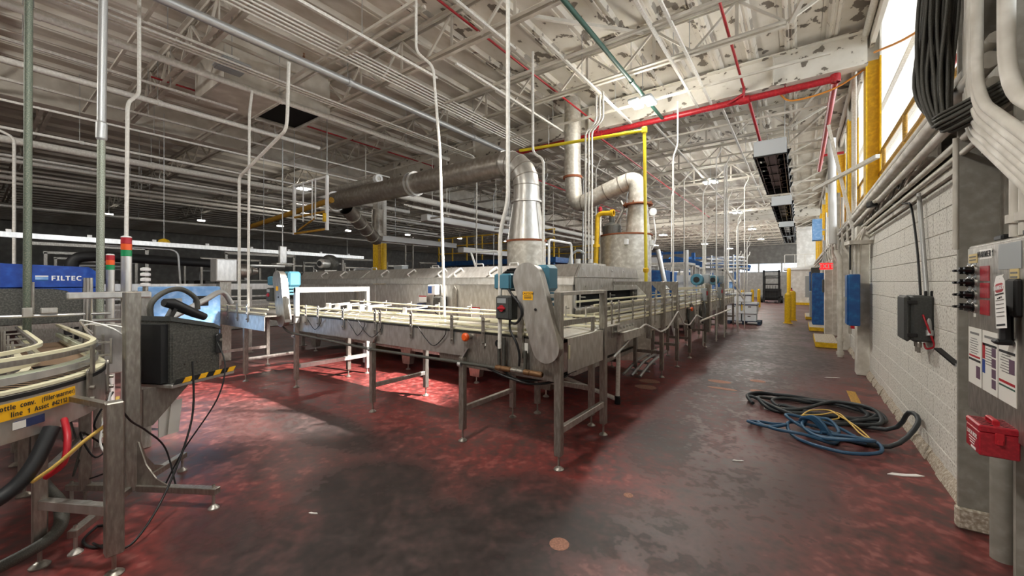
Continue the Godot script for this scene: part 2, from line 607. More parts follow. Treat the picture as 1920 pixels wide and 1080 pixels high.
func build_shell():
	var fl := structure_node("floor")
	var s := mb()
	uvquad(s, -8.5, 2.3, -9.5, 1.3, 0.0, Vector2(-8.5, -9.5), 10.8)
	part(fl, "painted_coat", s, M.floor_near)
	s = mb()
	var o := Vector2(-20.0, -39.0)
	uvquad(s, -46, 6, -64, -9.5, 0.0, o, 30.0)
	uvquad(s, -46, -8.5, -9.5, 8, 0.0, o, 30.0)
	uvquad(s, 2.3, 6, -9.5, 8, 0.0, o, 30.0)
	uvquad(s, -8.5, 2.3, 1.3, 8, 0.0, o, 30.0)
	part(fl, "painted_coat", s, M.floor_far)
	pbox(fl, "slab", M.mortar, Vector3(-20, -0.16, -28), Vector3(52.4, 0.3, 72.4))
	# bare concrete patches where anchors were pulled
	for q in [[-1.98, -6.55, 0.16, 0.13], [-1.92, -6.15, 0.16, 0.13], [-1.05, -7.2, 0.17, 0.1], [-0.55, -7.6, 0.11, 0.09], [-0.95, -6.75, 0.2, 0.06], [-0.5, -6.9, 0.1, 0.08], [-1.2, -2.15, 0.06, 0.06], [-1.05, -2.95, 0.035, 0.035]]:
		s = mb()
		lathe(s, Vector3.ZERO, Vector3.UP, [[0.0, 0.0015], [1.0, 0.0015], [1.04, 0.0]], 14)
		var pm := part(fl, "bare_patch", s, M.patch)
		pm.transform = Transform3D(Basis(Vector3(q[2], 0, 0), Vector3.UP, Vector3(0, 0, q[3])), Vector3(q[0], 0.0005, q[1]))
	# outer walls
	s = mb(); bx(s, Vector3(-20, 3.7, 8.15), Vector3(52.6, 7.8, 0.3)); structure("wall_back", s, M.plaster)
	s = mb(); bx(s, Vector3(-46.15, 3.7, -28), Vector3(0.3, 7.8, 72.6)); structure("wall_left", s, M.wall_grey)
	# far end wall with a band of bright high panes
	var fw := structure_node("wall_front")
	pbox(fw, "lower_wall", M.plaster, Vector3(-20, 1.35, -50.15), Vector3(52.6, 2.7, 0.3))
	pbox(fw, "upper_wall", M.wall_grey, Vector3(-20, 5.6, -50.15), Vector3(52.6, 4.0, 0.3))
	pbox(fw, "band", M.plaster, Vector3(-27, 3.15, -50.15), Vector3(38, 0.9, 0.3))
	var wn := structure_node("window_1")
	for i in 6:
		pbox(wn, "pane", M.daylight_pane, Vector3(-6.6 + i * 2.05, 3.15, -50.1), Vector3(1.9, 0.84, 0.04))
		pbox(wn, "mullion", M.white_paint, Vector3(-7.62 + i * 2.05, 3.15, -50.05), Vector3(0.12, 0.9, 0.16))

func build_roof():
	var cl := structure_node("ceiling")
	# the slab over everything keeps the light in
	pbox(cl, "roof_slab", M.roof_paint, Vector3(-22.5, 6.25, -28), Vector3(47.3, 0.2, 72.4))
	var w := 0.61
	var jz := [1.2, -0.05, -2.2, -4.55, -6.95, -9.1, -11.5, -13.85, -16.2, -18.55]
	var meshes := {}
	for bi in jz.size() - 1:
		var ln: float = jz[bi] - jz[bi + 1]
		var zc: float = (jz[bi] + jz[bi + 1]) * 0.5
		for i in 22:
			var xc := 0.62 - i * w
			var fl := xc > -5.2 and zc > -13.0
			var key := "%s_%.2f" % [fl, ln]
			if not meshes.has(key):
				var s := mb()
				var pr := [Vector2(-0.305, 6.06), Vector2(-0.235, 6.06), Vector2(-0.20, 5.985), Vector2(-0.165, 5.985), Vector2(-0.155, 6.0), Vector2(-0.12, 6.0), Vector2(-0.11, 5.985), Vector2(-0.075, 5.985), Vector2(-0.04, 6.06), Vector2(0.30, 6.06)]
				for k in pr.size() - 1:
					var a: Vector2 = pr[k]
					var b: Vector2 = pr[k + 1]
					face(s, [Vector3(a.x, a.y, -ln / 2), Vector3(b.x, b.y, -ln / 2), Vector3(b.x, b.y, ln / 2), Vector3(a.x, a.y, ln / 2)], Vector3(b.y - a.y, -(b.x - a.x), 0))
				meshes[key] = commit(s, M.deck_flaking if fl else M.deck)
			inst(cl, "deck_panel", meshes[key], Transform3D(Basis(), Vector3(xc, 0, zc)))
	# the rest of the deck, too far to tell panel from panel: ribs joined
	var far := mb()
	for i in 22:
		var x := 0.62 - i * w - 0.14
		bx(far, Vector3(x, 6.03, -34.5), Vector3(0.13, 0.09, 31.8))
	bx(far, Vector3(-6.2, 6.1, -34.5), Vector3(14, 0.06, 31.8))
	for i in 34:
		bx(far, Vector3(-13.2 - i * 0.95, 6.03, -22), Vector3(0.14, 0.09, 60))
	bx(far, Vector3(-29, 6.1, -22), Vector3(32.5, 0.06, 60))
	var fp := part(cl, "deck_beyond", far, M.deck)
	fp.set_meta("kind", "stuff")
	# joists along x
	var k := 0
	for i in 21:
		var z := -0.05 - i * 2.35
		if i >= 1: z = -2.2 - (i - 1) * 2.36
		if i == 4: continue            # the solid girder stands here
		if i == 12: continue
		var od: String = ["first", "second", "third", "fourth", "fifth", "sixth", "seventh", "eighth", "ninth", "tenth", "eleventh", "twelfth", "thirteenth", "fourteenth", "fifteenth", "sixteenth", "seventeenth"][absi(i - 4) - 1]
		joist(z, -0.15, -12.6, i < 8, ("white open-web roof joist, %s one from the deep girder on the side of the hoses" if i < 4 else "white open-web roof joist, %s one beyond the deep girder") % od)
	for i in 12:
		joist(-1.0 - i * 3.2, -13.0, -30.0, false, "white open-web roof joist over the unlit side of the hall")
	# solid girders
	for z in [-9.1, -27.9]:
		girder_x(z)
	# the long girder on the column line, along z
	var s2 := mb()
	var gx := -12.8
	bx(s2, Vector3(gx, 5.65, -24), Vector3(0.03, 0.62, 52))
	bx(s2, Vector3(gx, 5.33, -24), Vector3(0.26, 0.03, 52))
	bx(s2, Vector3(gx, 5.97, -24), Vector3(0.26, 0.03, 52))
	single("roof_girder", "long pale solid steel girder running over the column line", "girder", s2, M.roof_paint)
	# columns under it
	for z in [-9.1, -18.5, -27.9, -37.3]:
		column(Vector3(-12.8, 0, z), 5.32, 3.05, "grey steel column with a yellow lower half behind the tunnel warmer" if z > -10 else "grey and yellow steel column in the machine rows beyond", "hall columns" if z < -10 else "")

func joist(z: float, x0: float, x1: float, fine: bool, label: String):
	var t := thing("roof_joist", label, "joist", Vector3(0, 0, z), "roof joists")
	var yt := 5.93
	var yb := 5.36
	for q in [["top_chord", yt, 0.98 if x0 > -1 else x0], ["bottom_chord", yb, x0]]:
		var s := mb()
		var xe: float = q[2]
		for sd in [-1, 1]:
			bx(s, Vector3((xe + x1) / 2, q[1], sd * 0.034), Vector3(xe - x1, 0.055, 0.008))
			bx(s, Vector3((xe + x1) / 2, q[1] + (0.024 if q[1] > 5.6 else -0.024), sd * 0.064), Vector3(xe - x1, 0.008, 0.06))
		part(t, q[0], s, M.roof_paint)
	var n := int((x0 - x1) / 1.22)
	var st := (x0 - x1) / n
	var web := mb()
	var vert := mb()
	bar(vert, Vector3(0, yb, 0), Vector3(0, yt, 0), 0.05, 0.012, Vector3(0, 0, 1))
	var mv := commit(vert, M.roof_paint)
	var dg := mb()
	bar(dg, Vector3(0, yb, 0), Vector3(st / 2, yt, 0), 0.035, 0.035, Vector3(0, 0, 1))
	var md := commit(dg, M.roof_paint)
	var dg2 := mb()
	bar(dg2, Vector3(0, yb, 0), Vector3(-st / 2, yt, 0), 0.035, 0.035, Vector3(0, 0, 1))
	var md2 := commit(dg2, M.roof_paint)
	for i in n:
		var x := x0 - st * i
		if fine:
			inst(t, "web_diagonal", md2, Transform3D(Basis(), Vector3(x, 0, 0)))
			inst(t, "web_diagonal", md, Transform3D(Basis(), Vector3(x - st, 0, 0)))
			inst(t, "web_post", mv, Transform3D(Basis(), Vector3(x - st / 2, 0, 0.0)))
		else:
			bar(web, Vector3(x, yb, 0), Vector3(x - st / 2, yt, 0), 0.035, 0.035, Vector3(0, 0, 1))
			bar(web, Vector3(x - st, yb, 0), Vector3(x - st / 2, yt, 0), 0.035, 0.035, Vector3(0, 0, 1))
	if not fine: part(t, "web", web, M.roof_paint)
	if x0 > -1:
		pbar(t, "end_diagonal", M.roof_paint, Vector3(x0, yb, 0), Vector3(0.92, yt - 0.03, 0), 0.04, 0.04)

func girder_x(z: float):
	var t := thing("roof_girder", "deep pale solid steel girder with flaking paint crossing over the red sprinkler main" if z > -10 else "deep pale solid steel girder far down the aisle", "girder")
	var s := mb()
	bx(s, Vector3(-5.9, 5.64, z), Vector3(13.7, 0.56, 0.02))
	part(t, "web_plate", s, M.deck_flaking)
	pbox(t, "bottom_flange", M.deck_flaking, Vector3(-5.9, 5.35, z), Vector3(13.7, 0.024, 0.24))
	pbox(t, "top_flange", M.deck_flaking, Vector3(-5.9, 5.93, z), Vector3(13.7, 0.024, 0.24))
	for x in [-0.4, -4.2, -8.0, -11.8]:
		pbox(t, "stiffener", M.roof_paint, Vector3(x, 5.64, z + 0.06), Vector3(0.02, 0.55, 0.1))

func column(at: Vector3, h: float, yel: float, label: String, group := ""):
	var t := thing("steel_column", label, "column", at, group)
	for q in [["shaft_lower", 0.0, yel, M.yellow], ["shaft_upper", yel, h, M.white_paint]]:
		var s := mb()
		var yc: float = (q[1] + q[2]) / 2
		var hh: float = q[2] - q[1]
		bx(s, Vector3(0, yc, 0.15), Vector3(0.3, hh, 0.02))
		bx(s, Vector3(0, yc, -0.15), Vector3(0.3, hh, 0.02))
		bx(s, Vector3(0, yc, 0), Vector3(0.02, hh, 0.28))
		part(t, q[0], s, q[3])
	pbox(t, "base_plate", M.steel_dull, Vector3(0, 0.012, 0), Vector3(0.42, 0.024, 0.42))
	for q in [["pipe_lower", 0.0, yel, M.yellow], ["pipe_upper", yel, h, M.conduit]]:
		var s := mb()
		cyl(s, Vector3(0.36, q[1], 0.05), Vector3(0.36, q[2], 0.05), 0.1, 12)
		part(t, q[0], s, q[3])

# ---------------------------------------------------------------- block wall on the right
func build_right_wall():
	var wl := structure_node("wall_right")
	pbox(wl, "mortar_bed", M.mortar, Vector3(1.06, 1.23, -21.5), Vector3(0.13, 2.46, 35.2))
	pbox(wl, "near_wall", M.plaster, Vector3(1.2, 1.3, 2.1), Vector3(0.2, 2.6, 11.8))
	var full := mb()
	bx(full, Vector3.ZERO, Vector3(0.02, 0.199, 0.402), Basis(), 0.0035)
	var half := mb()
	bx(half, Vector3.ZERO, Vector3(0.02, 0.199, 0.199), Basis(), 0.0035)
	var mf := commit(full, M.block)
	var mh := commit(half, M.block)
	for c in 12:
		var y := 0.102 + c * 0.203
		for i in 24:
			var z := -4.1 - i * 0.4055 - (0.2027 if c % 2 else 0.0)
			if z - 0.2 < -13.6: continue
			if absf(z + 9.25) < 0.02: continue
			inst(wl, "block", mf, Transform3D(Basis(), Vector3(0.988 + rng.randf_range(-0.0012, 0.0012), y, z)))
		if c % 2: inst(wl, "block", mh, Transform3D(Basis(), Vector3(0.988, y, -3.999)))
	# courses further on, merged
	var s := mb()
	for c in 12:
		bx(s, Vector3(0.988, 0.102 + c * 0.203, -26.5), Vector3(0.02, 0.196, 25.6), Basis(), 0.004)
	var fp := part(wl, "block_courses", s, M.block)
	fp.set_meta("kind", "stuff")
	# ragged cove at the foot
	s = mb()
	for i in 60:
		var z := -3.95 - i * 0.17
		var hh := 0.085 + rng.randf() * 0.03
		var ww := 0.04 + rng.randf() * 0.018
		prism(s, [Vector2(0, 0), Vector2(-ww, 0), Vector2(-ww * 0.6, hh * 0.55), Vector2(0, hh)], 0.171, Transform3D(Basis(), Vector3(0.982, 0, z - 0.17)))
	structure("baseboard_right", s, M.curb)
	# moulding strips over the blocks
	s = mb()
	bx(s, Vector3(0.975, 2.475, -21.4), Vector3(0.05, 0.05, 35.2))
	bx(s, Vector3(0.96, 2.53, -21.4), Vector3(0.08, 0.045, 35.2))
	structure("trim_1", s, M.white_paint)

func build_mezzanine():
	# floor of the gallery above the block wall
	var s := mb()
	bx(s, Vector3(3.3, 2.86, -21), Vector3(4.7, 0.12, 58))
	structure("floor_gallery", s, M.white_paint)
	s = mb()
	bx(s, Vector3(0.915, 2.78, -19.4), Vector3(0.02, 0.3, 29.6))
	bx(s, Vector3(0.885, 2.63, -19.4), Vector3(0.07, 0.02, 29.6))
	bx(s, Vector3(0.885, 2.93, -19.4), Vector3(0.07, 0.02, 29.6))
	single("edge_channel", "long white steel channel along the edge of the gallery", "beam", s, M.white_paint)
	# outer wall with tall translucent glazing
	var w := structure_node("wall_gallery")
	pbox(w, "sill_wall", M.plaster, Vector3(5.75, 1.6, -21), Vector3(0.2, 3.2, 58))
	pbox(w, "head_wall", M.plaster, Vector3(5.75, 7.05, -21), Vector3(0.2, 1.3, 58))
	pbox(w, "end_wall", M.plaster, Vector3(3.4, 5.2, 7.9), Vector3(4.9, 5.0, 0.2))
	pbox(w, "end_wall", M.plaster, Vector3(3.4, 5.2, -50.0), Vector3(4.9, 5.0, 0.2))
	var wn := structure_node("window_2")
	for i in 24:
		var z := 5.0 - i * 2.3
		pbox(wn, "pane", M.daylight_pane, Vector3(5.72, 4.8, z), Vector3(0.04, 3.2, 2.14))
		pbox(wn, "mullion", M.white_paint, Vector3(5.7, 4.8, z - 1.15), Vector3(0.14, 3.2, 0.16))
	s = mb()
	bx(s, Vector3(3.3, 7.65, -21), Vector3(5.1, 0.2, 58))
	structure("ceiling_gallery", s, M.plaster)
	# fascia where the high gallery roof meets the hall roof
	s = mb()
	bx(s, Vector3(1.02, 6.7, -21), Vector3(0.06, 2.0, 58))
	structure("wall_fascia", s, M.deck_flaking)
	s = mb()
	cyl(s, Vector3(0.93, 5.9, -5), Vector3(0.93, 5.9, -48), 0.05)
	single("fascia_pipe", "white pipe under the edge of the high gallery roof", "pipe", s, M.conduit)
	# yellow columns on the gallery edge
	for i in 9:
		var z := -9.25 - i * 3.15
		var t := thing("gallery_column", "broad yellow steel column at the gallery edge, white above" if i == 0 else "yellow steel column further along the gallery edge", "column", Vector3(1.03, 0, z), "" if i == 0 else "gallery columns")
		var q := mb()
		bx(q, Vector3(-0.09, 4.2, 0), Vector3(0.02, 2.55, 0.3))
		bx(q, Vector3(0.09, 4.2, 0), Vector3(0.02, 2.55, 0.3))
		bx(q, Vector3(0, 4.2, 0), Vector3(0.18, 2.55, 0.02))
		part(t, "painted_shaft", q, M.yellow)
		q = mb()
		bx(q, Vector3(-0.09, 6.5, 0), Vector3(0.02, 2.05, 0.3))
		bx(q, Vector3(0.09, 6.5, 0), Vector3(0.02, 2.05, 0.3))
		bx(q, Vector3(0, 6.5, 0), Vector3(0.18, 2.05, 0.02))
		part(t, "upper_shaft", q, M.white_paint)
		q = mb()
		bx(q, Vector3(-0.12, 1.3, -0.0), Vector3(0.2, 2.6, 0.3), Basis(), 0.01)
		part(t, "lower_pier", q, M.white_paint)
	# yellow guard rail
	for i in 9:
		var z0 := -3.2 - i * 3.2
		var t := thing("guard_rail", "yellow pipe guard rail along the gallery edge", "railing", Vector3(1.12, 2.92, z0), "gallery guard rail sections")
		for y in [0.9, 0.55, 0.22]:
			var q := mb()
			cyl(q, Vector3(0, y, 0), Vector3(0, y, -3.2), 0.026, 8)
			part(t, "rail", q, M.yellow_worn)
		for z in [-0.8, -2.4]:
			var q := mb()
			cyl(q, Vector3(0, 0, z), Vector3(0, 0.9, z), 0.026, 8)
			part(t, "post", q, M.yellow_worn)
	# wire mesh fence on the gallery
	var t2 := thing("mesh_fence", "wire mesh fence panel standing on the gallery behind the yellow rail", "fence", Vector3(2.6, 2.92, -9))
	for z in [-2.2, 0.0, 2.2]: ptube(t2, "post", M.white_paint, [Vector3(0, 0, z), Vector3(0, 2.2, z)], 0.03)
	for y in [0.06, 2.18]: ptube(t2, "rail", M.white_paint, [Vector3(0, y, -2.2), Vector3(0, y, 2.2)], 0.02)
	var q2 := mb()
	for i in 34:
		var z := -2.2 + i * 0.13
		bar(q2, Vector3(0, 0.06, z), Vector3(0, 2.18, z + 0.0), 0.006, 0.006)
	for i in 16: bar(q2, Vector3(0, 0.06 + i * 0.13, -2.2), Vector3(0, 0.06 + i * 0.13, 2.2), 0.006, 0.006)
	part(t2, "wire_mesh", q2, M.galv).set_meta("kind", "stuff")

# ---------------------------------------------------------------- ceiling lamps
func high_bay(at: Vector3, label: String, on := true, group := "", energy := 8.0):
	var t := thing("high_bay_lamp", label, "lamp", at, group)
	for k in [-1, 1]:
		pbox(t, "housing", M.heater_hood, Vector3(k * 0.13, 0.05, 0), Vector3(0.2, 0.06, 0.42), 0.02)
		pbox(t, "lens", M.lamp_glow if on else M.grey_light, Vector3(k * 0.13, 0.01, 0), Vector3(0.17, 0.02, 0.38), 0.008)
	pbox(t, "yoke", M.grey_light, Vector3(0, 0.08, 0), Vector3(0.3, 0.03, 0.06))
	ptube(t, "hanger", M.galv, [Vector3(0, 0.09, 0), Vector3(0, 6.06 - at.y, 0)], 0.008, 6)
	if on:
		# the spot throws light down; the all-round light is added to lift the ceiling
		var l := OmniLight3D.new()
		l.name = "ceiling_fill"
		l.light_energy = energy * 0.5
		l.omni_range = 60.0
		l.omni_attenuation = 2.0
		var d := SpotLight3D.new()
		d.name = "down_glow"
		d.light_energy = energy * 0.8
		d.spot_range = 60.0
		d.spot_attenuation = 2.0
		d.spot_angle = 78.0
		d.spot_angle_attenuation = 0.6
		for k in [l, d]:
			k.light_color = Color(1.0, 0.985, 0.955)
			k.light_size = 0.22
			k.shadow_enabled = true
			t.add_child(k)
			k.position = Vector3(0, -0.14, 0)
		d.rotation_degrees = Vector3(-90, 0, 0)

func build_lamps():
	high_bay(Vector3(-2.46, 5.08, -7.7), "glowing twin LED high-bay lamp beside the green pipe over the warmer", true)
	for z in [-15.2, -22.7, -30.2, -37.7]:
		high_bay(Vector3(-2.5, 5.08, z), "glowing LED high-bay lamp in the row far down the aisle", true, "aisle high-bay lamps")
	high_bay(Vector3(-2.5, 5.08, -0.2), "LED high-bay lamp above the near floor", true, "", 10.0)
	high_bay(Vector3(-9.0, 5.08, 2.6), "added LED high-bay lamp out of view, brightening the left machines and ceiling", true, "", 14.0)  # added out of view to brighten the left ceiling and machines
	high_bay(Vector3(-15.0, 5.1, -7.4), "glowing high-bay lamp behind the hanging yellow frame", true, "", 4.0)
	high_bay(Vector3(-7.6, 5.15, -2.57), "unlit grey LED high-bay lamp hanging beside the roof truss", false)
	for q in [[-7.0, -26.0], [-9.5, -33.0], [-6.0, -34.0], [-5.0, -40.0]]:
		high_bay(Vector3(q[0], 4.6, q[1]), "glowing lamp over the far machine rows", true, "far lamps", 12.0)
	# flood lamp fixed above the aisle, aimed at the conveyor junction
	var t := thing("flood_lamp", "flood lamp fixed under the roof joist above the aisle", "lamp", Vector3(-0.9, 5.3, -5.1))
	var aim := (Vector3(-5.7, 0.3, -3.1) - t.position).normalized()
	var s := mb()
	lathe(s, -aim * 0.12, aim, [[0.0, 0], [0.06, 0], [0.12, 0.1], [0.12, 0.12]], 16)
	part(t, "reflector", s, M.grey_light)
	s = mb()
	lathe(s, -aim * 0.015, aim, [[0.0, 0.0], [0.11, 0.0], [0.11, 0.01], [0.0, 0.01]], 16)
	part(t, "lens", s, M.lamp_glow)
	var l := SpotLight3D.new()
	l.light_color = Color(1.0, 0.97, 0.94)
	l.light_energy = 330.0
	l.light_size = 0.1
	l.spot_range = 40.0
	l.spot_angle = 17.0
	l.spot_angle_attenuation = 0.6
	l.shadow_enabled = true
	t.add_child(l)
	l.position = aim * 0.05
	l.look_at_from_position(t.position + aim * 0.05, t.position + aim * 2.0, Vector3.UP)

# ---------------------------------------------------------------- tunnel warmer
func d_handle(s: SurfaceTool, c: Vector3, along: Vector3, out: Vector3, l: float, h: float, r := 0.011):
	tube(s, rounded([c - along * l / 2, c - along * l / 2 + out * h, c + along * l / 2 + out * h, c + along * l / 2], 0.02, 3), r, 6)

func levelling_foot(s: SurfaceTool, p: Vector3, top: float, r := 0.045):
	lathe(s, p, Vector3.UP, [[0.0, 0.0], [r, 0.0], [r, 0.008], [r * 0.55, 0.024], [0.013, 0.03], [0.010, 0.034], [0.010, top]], 12)

func build_warmer():
	var t := thing("tunnel_warmer", "long stainless steel tunnel warmer with a sloped hood and hatch handles", "machine", Vector3(-6.2, 0, -6.0))
	t.position = Vector3.ZERO
	var x0 := -9.95
	var x1 := -2.43
	var zn := -4.75
	var zf := -7.3
	var cuts := [-9.95, -8.6, -6.75, -4.85, -2.43]
	for i in 4:
		var a: float = cuts[i]
		var b: float = cuts[i + 1]
		pbox(t, "side_panel", M.steel, Vector3((a + b) / 2, 1.0, zn + 0.02), Vector3(b - a - 0.006, 1.16, 0.04), 0.006)
		pbox(t, "far_panel", M.steel, Vector3((a + b) / 2, 1.0, zf - 0.02), Vector3(b - a - 0.006, 1.16, 0.04), 0.006)
		# hood section
		var s := mb()
		var pr := [Vector2(zn + 0.012, 1.585), Vector2(zn - 0.005, 1.685), Vector2(zn - 0.17, 1.872), Vector2(zf + 0.17, 1.872), Vector2(zf + 0.005, 1.685), Vector2(zf - 0.012, 1.585)]
		prism(s, pr, b - a - 0.008, Transform3D(Basis(Vector3(0, 0, 1), Vector3(0, 1, 0), Vector3(1, 0, 0)), Vector3(a + 0.004, 0, 0)))
		part(t, "hood_section", s, M.steel)
		# folded seam along the bevel
		pbar(t, "hood_seam", M.steel, Vector3(a, 1.687, zn - 0.002), Vector3(b, 1.687, zn - 0.002), 0.012, 0.016)
	pbox(t, "belt_seam", M.steel, Vector3((x0 + x1) / 2, 1.575, zn + 0.045), Vector3(x1 - x0, 0.012, 0.02))
	var q := mb()
	bx(q, Vector3((x0 + x1) / 2 - 0.02, 1.0, (zn + zf) / 2), Vector3(x1 - x0 - 0.3, 1.12, 2.4))
	bx(q, Vector3((x0 + x1) / 2, 0.39, (zn + zf) / 2), Vector3(x1 - x0 - 0.02, 0.06, 2.5))
	part(t, "inner_tank", q, M.steel)
	# hatch handles on the bevel and on the top
	var bev := Vector3(0, 0.66, 0.75).normalized()
	var al := Vector3(0.62, 0.59, -0.52).normalized()
	for x in [-8.84, -8.03, -6.59, -5.79, -5.0, -4.62, -3.86]:
		var s := mb()
		d_handle(s, Vector3(x, 1.775, zn - 0.085), al, bev, 0.15, 0.05, 0.016)
		part(t, "hatch_handle", s, M.steel_bright)
	for x in [-9.6, -8.2, -7.2, -5.35, -4.3, -3.6]:
		var s := mb()
		d_handle(s, Vector3(x, 1.87, zn - 0.25), Vector3(1, 0, 0), Vector3.UP, 0.16, 0.05)
		part(t, "top_handle", s, M.steel_bright)
	for x in [-7.34, -4.83]:
		var s := mb()
		prism(s, [Vector2(0, 0), Vector2(0.17, 0.2), Vector2(0.05, 0.0)], 0.012, Transform3D(Basis(Vector3(1, 0, 0), Vector3(0, 0.76, -0.65), Vector3(0, 0.65, 0.76)), Vector3(x, 1.69, zn)))
		part(t, "gusset", s, M.steel_bright)
	# upright straps between the sections
	for x in [-9.7, -7.38, -4.57]:
		var s := mb()
		prism(s, [Vector2(-0.045, 0.62), Vector2(0.045, 0.62), Vector2(0.045, 1.50), Vector2(0.0, 1.56), Vector2(-0.045, 1.50)], 0.03, Transform3D(Basis(), Vector3(x, 0, zn + 0.04)))
		for y in [1.27, 1.36]: lathe(s, Vector3(x - 0.015, y, zn + 0.07), Vector3(0, 0, 1), [[0.012, 0.0], [0.012, 0.008], [0.0, 0.01]], 8)
		part(t, "strap", s, M.steel_dull)
	# tapered legs
	for x in [-9.2, -7.73, -5.88, -4.2, -2.9]:
		for z in [zn - 0.06, zf + 0.06]:
			var lg := mb()
			var w0 := 0.15
			var w1 := 0.095
			var c0 := []
			var c1 := []
			for k in [[-1, -1], [1, -1], [1, 1], [-1, 1]]:
				c0.append(Vector3(x + k[0] * w0, 0.46, z + k[1] * 0.07))
				c1.append(Vector3(x + k[0] * w1, 0.11, z + k[1] * 0.05))
			face(lg, c1, Vector3.DOWN)
			for k in 4: face(lg, [c0[k], c0[(k + 1) % 4], c1[(k + 1) % 4], c1[k]], (c0[k] + c0[(k + 1) % 4]) / 2 - Vector3(x, 0.46, z))
			var lp := part(t, "leg", lg, M.steel_dull)
			var ft := mb()
			levelling_foot(ft, Vector3(x, 0, z), 0.12)
			part(lp, "levelling_foot", ft, M.steel)
	# discharge end facing the aisle
	q = mb()
	var xf := Transform3D(Basis(Vector3(0, 0, 1), Vector3(0, 1, 0), Vector3(1, 0, 0)), Vector3(x1 + 0.002, 0, 0))
	prism(q, [Vector2(zn - 0.01, 1.69), Vector2(zn - 0.165, 1.865), Vector2(zf + 0.165, 1.865), Vector2(zf + 0.01, 1.69)], 0.03, xf)
	part(t, "end_cowl", q, M.steel)
	for k in [[zn - 0.02, -6.06], [-6.07, zf + 0.02]]:
		pbox(t, "end_door", M.steel, Vector3(x1 + 0.012, 1.585, (k[0] + k[1]) / 2), Vector3(0.03, 0.2, absf(k[1] - k[0]) - 0.006), 0.004)
	pbox(t, "end_lip", M.steel, Vector3(x1 + 0.035, 1.695, (zn + zf) / 2), Vector3(0.03, 0.012, 2.54))
	for z in [-4.95, -5.5, -6.0, -6.5, -7.0]:
		var s := mb()
		lathe(s, Vector3(x1 + 0.03, 1.8, z), Vector3(1, 0, 0), [[0.014, 0.0], [0.014, 0.012], [0.0, 0.014]], 8)
		part(t, "stud", s, M.steel_bright)
		s = mb()
		lathe(s, Vector3(x1 + 0.027, 1.56, z - 0.1), Vector3(1, 0, 0), [[0.012, 0.0], [0.012, 0.012], [0.0, 0.014]], 8)
		part(t, "stud", s, M.steel_bright)
	pbox(t, "door_tag", M.white, Vector3(x1 + 0.03, 1.57, -6.95), Vector3(0.004, 0.05, 0.05))
	pbox(t, "slot_shade", M.void, Vector3(x1 - 0.13, 1.39, (zn + zf) / 2), Vector3(0.02, 0.22, 2.46))  # black sheet paints the darkness inside the slot
	pbox(t, "slot_sill", M.steel, Vector3(x1 + 0.02, 1.26, (zn + zf) / 2), Vector3(0.16, 0.035, 2.5), 0.006)
	pbox(t, "end_skirt", M.steel, Vector3(x1 - 0.01, 0.86, (zn + zf) / 2), Vector3(0.03, 0.78, 2.5))
	for z in [zn - 0.02, zf + 0.02]: pbox(t, "slot_post", M.steel_bright, Vector3(x1 - 0.01, 1.39, z), Vector3(0.05, 0.24, 0.05))
	# safety sign on the side
	pbox(t, "safety_sign", M.paper, Vector3(-4.13, 1.13, zn + 0.05), Vector3(0.19, 0.12, 0.006))
	pbox(t, "safety_sign", M.red, Vector3(-4.13, 1.21, zn + 0.05), Vector3(0.19, 0.03, 0.006))
	# drain pipe under the tank
	var dp := mb()
	tube(dp, rounded([Vector3(-6.9, 0.42, zn + 0.15), Vector3(-6.9, 0.05, zn + 0.15)], 0.05), 0.055, 10)
	part(t, "drain_pipe", dp, M.grey_light)

	# control boxes hung on the warmer
	var c := thing("digital_meter", "small white wall meter with a blue screen hung on the warmer side", "meter", Vector3(-5.02, 1.49, zn + 0.055))
	pbox(c, "case", M.white, Vector3(0.0, 0, 0.05), Vector3(0.2, 0.17, 0.1), 0.012)
	pbox(c, "screen", M.screen, Vector3(-0.035, 0, 0.102), Vector3(0.09, 0.12, 0.006))
	c = thing("junction_box", "grey junction box under the white meter on the warmer side", "box", Vector3(-4.86, 1.28, zn + 0.055))
	pbox(c, "case", M.hmi_grey, Vector3(0, 0, 0.06), Vector3(0.2, 0.19, 0.12), 0.01)
	pbox(c, "cover", M.hmi_grey, Vector3(0, 0, 0.124), Vector3(0.17, 0.16, 0.008), 0.003)
	ptube(c, "cable", M.black, spline([Vector3(-0.13, 0.13, 0.05), Vector3(-0.15, 0.0, 0.06), Vector3(-0.13, -0.16, 0.05), Vector3(-0.05, -0.2, 0.05)]), 0.008)
	c = thing("dosing_pump", "navy blue pump with a white card hung on the warmer side", "pump", Vector3(-5.3, 1.2, zn + 0.055))
	pbox(c, "body", M.navy, Vector3(0, -0.02, 0.07), Vector3(0.15, 0.15, 0.13), 0.02)
	pbox(c, "card", M.paper_card, Vector3(0.0, 0.13, 0.04), Vector3(0.19, 0.11, 0.01))
	pbox(c, "card_heading", M.red, Vector3(0.0, 0.175, 0.046), Vector3(0.19, 0.02, 0.004))

	# blower on the far end of the hood
	var b := thing("blower", "black blower with a finned motor on top of the warmer", "blower", Vector3(-9.35, 1.872, -5.25))
	q = mb()
	lathe(q, Vector3(0, 0.2, -0.05), Vector3(0.35, 0, 0.94), [[0.0, 0], [0.2, 0], [0.22, 0.05], [0.22, 0.14], [0.18, 0.17], [0.1, 0.19]], 20)
	part(b, "scroll_case", q, M.hmi_grey)
	q = mb()
	lathe(q, Vector3(0.07, 0.19, 0.12), Vector3(0.35, 0, 0.94), [[0.11, 0], [0.11, 0.22], [0.085, 0.25], [0.0, 0.25]], 16)
	part(b, "motor", q, M.steel_bright)
	q = mb()
	lathe(q, Vector3(0.16, 0.19, 0.36), Vector3(0.35, 0, 0.94), [[0.06, 0], [0.06, 0.012], [0.0, 0.012]], 12)
	part(b, "fan_grille", q, M.black)
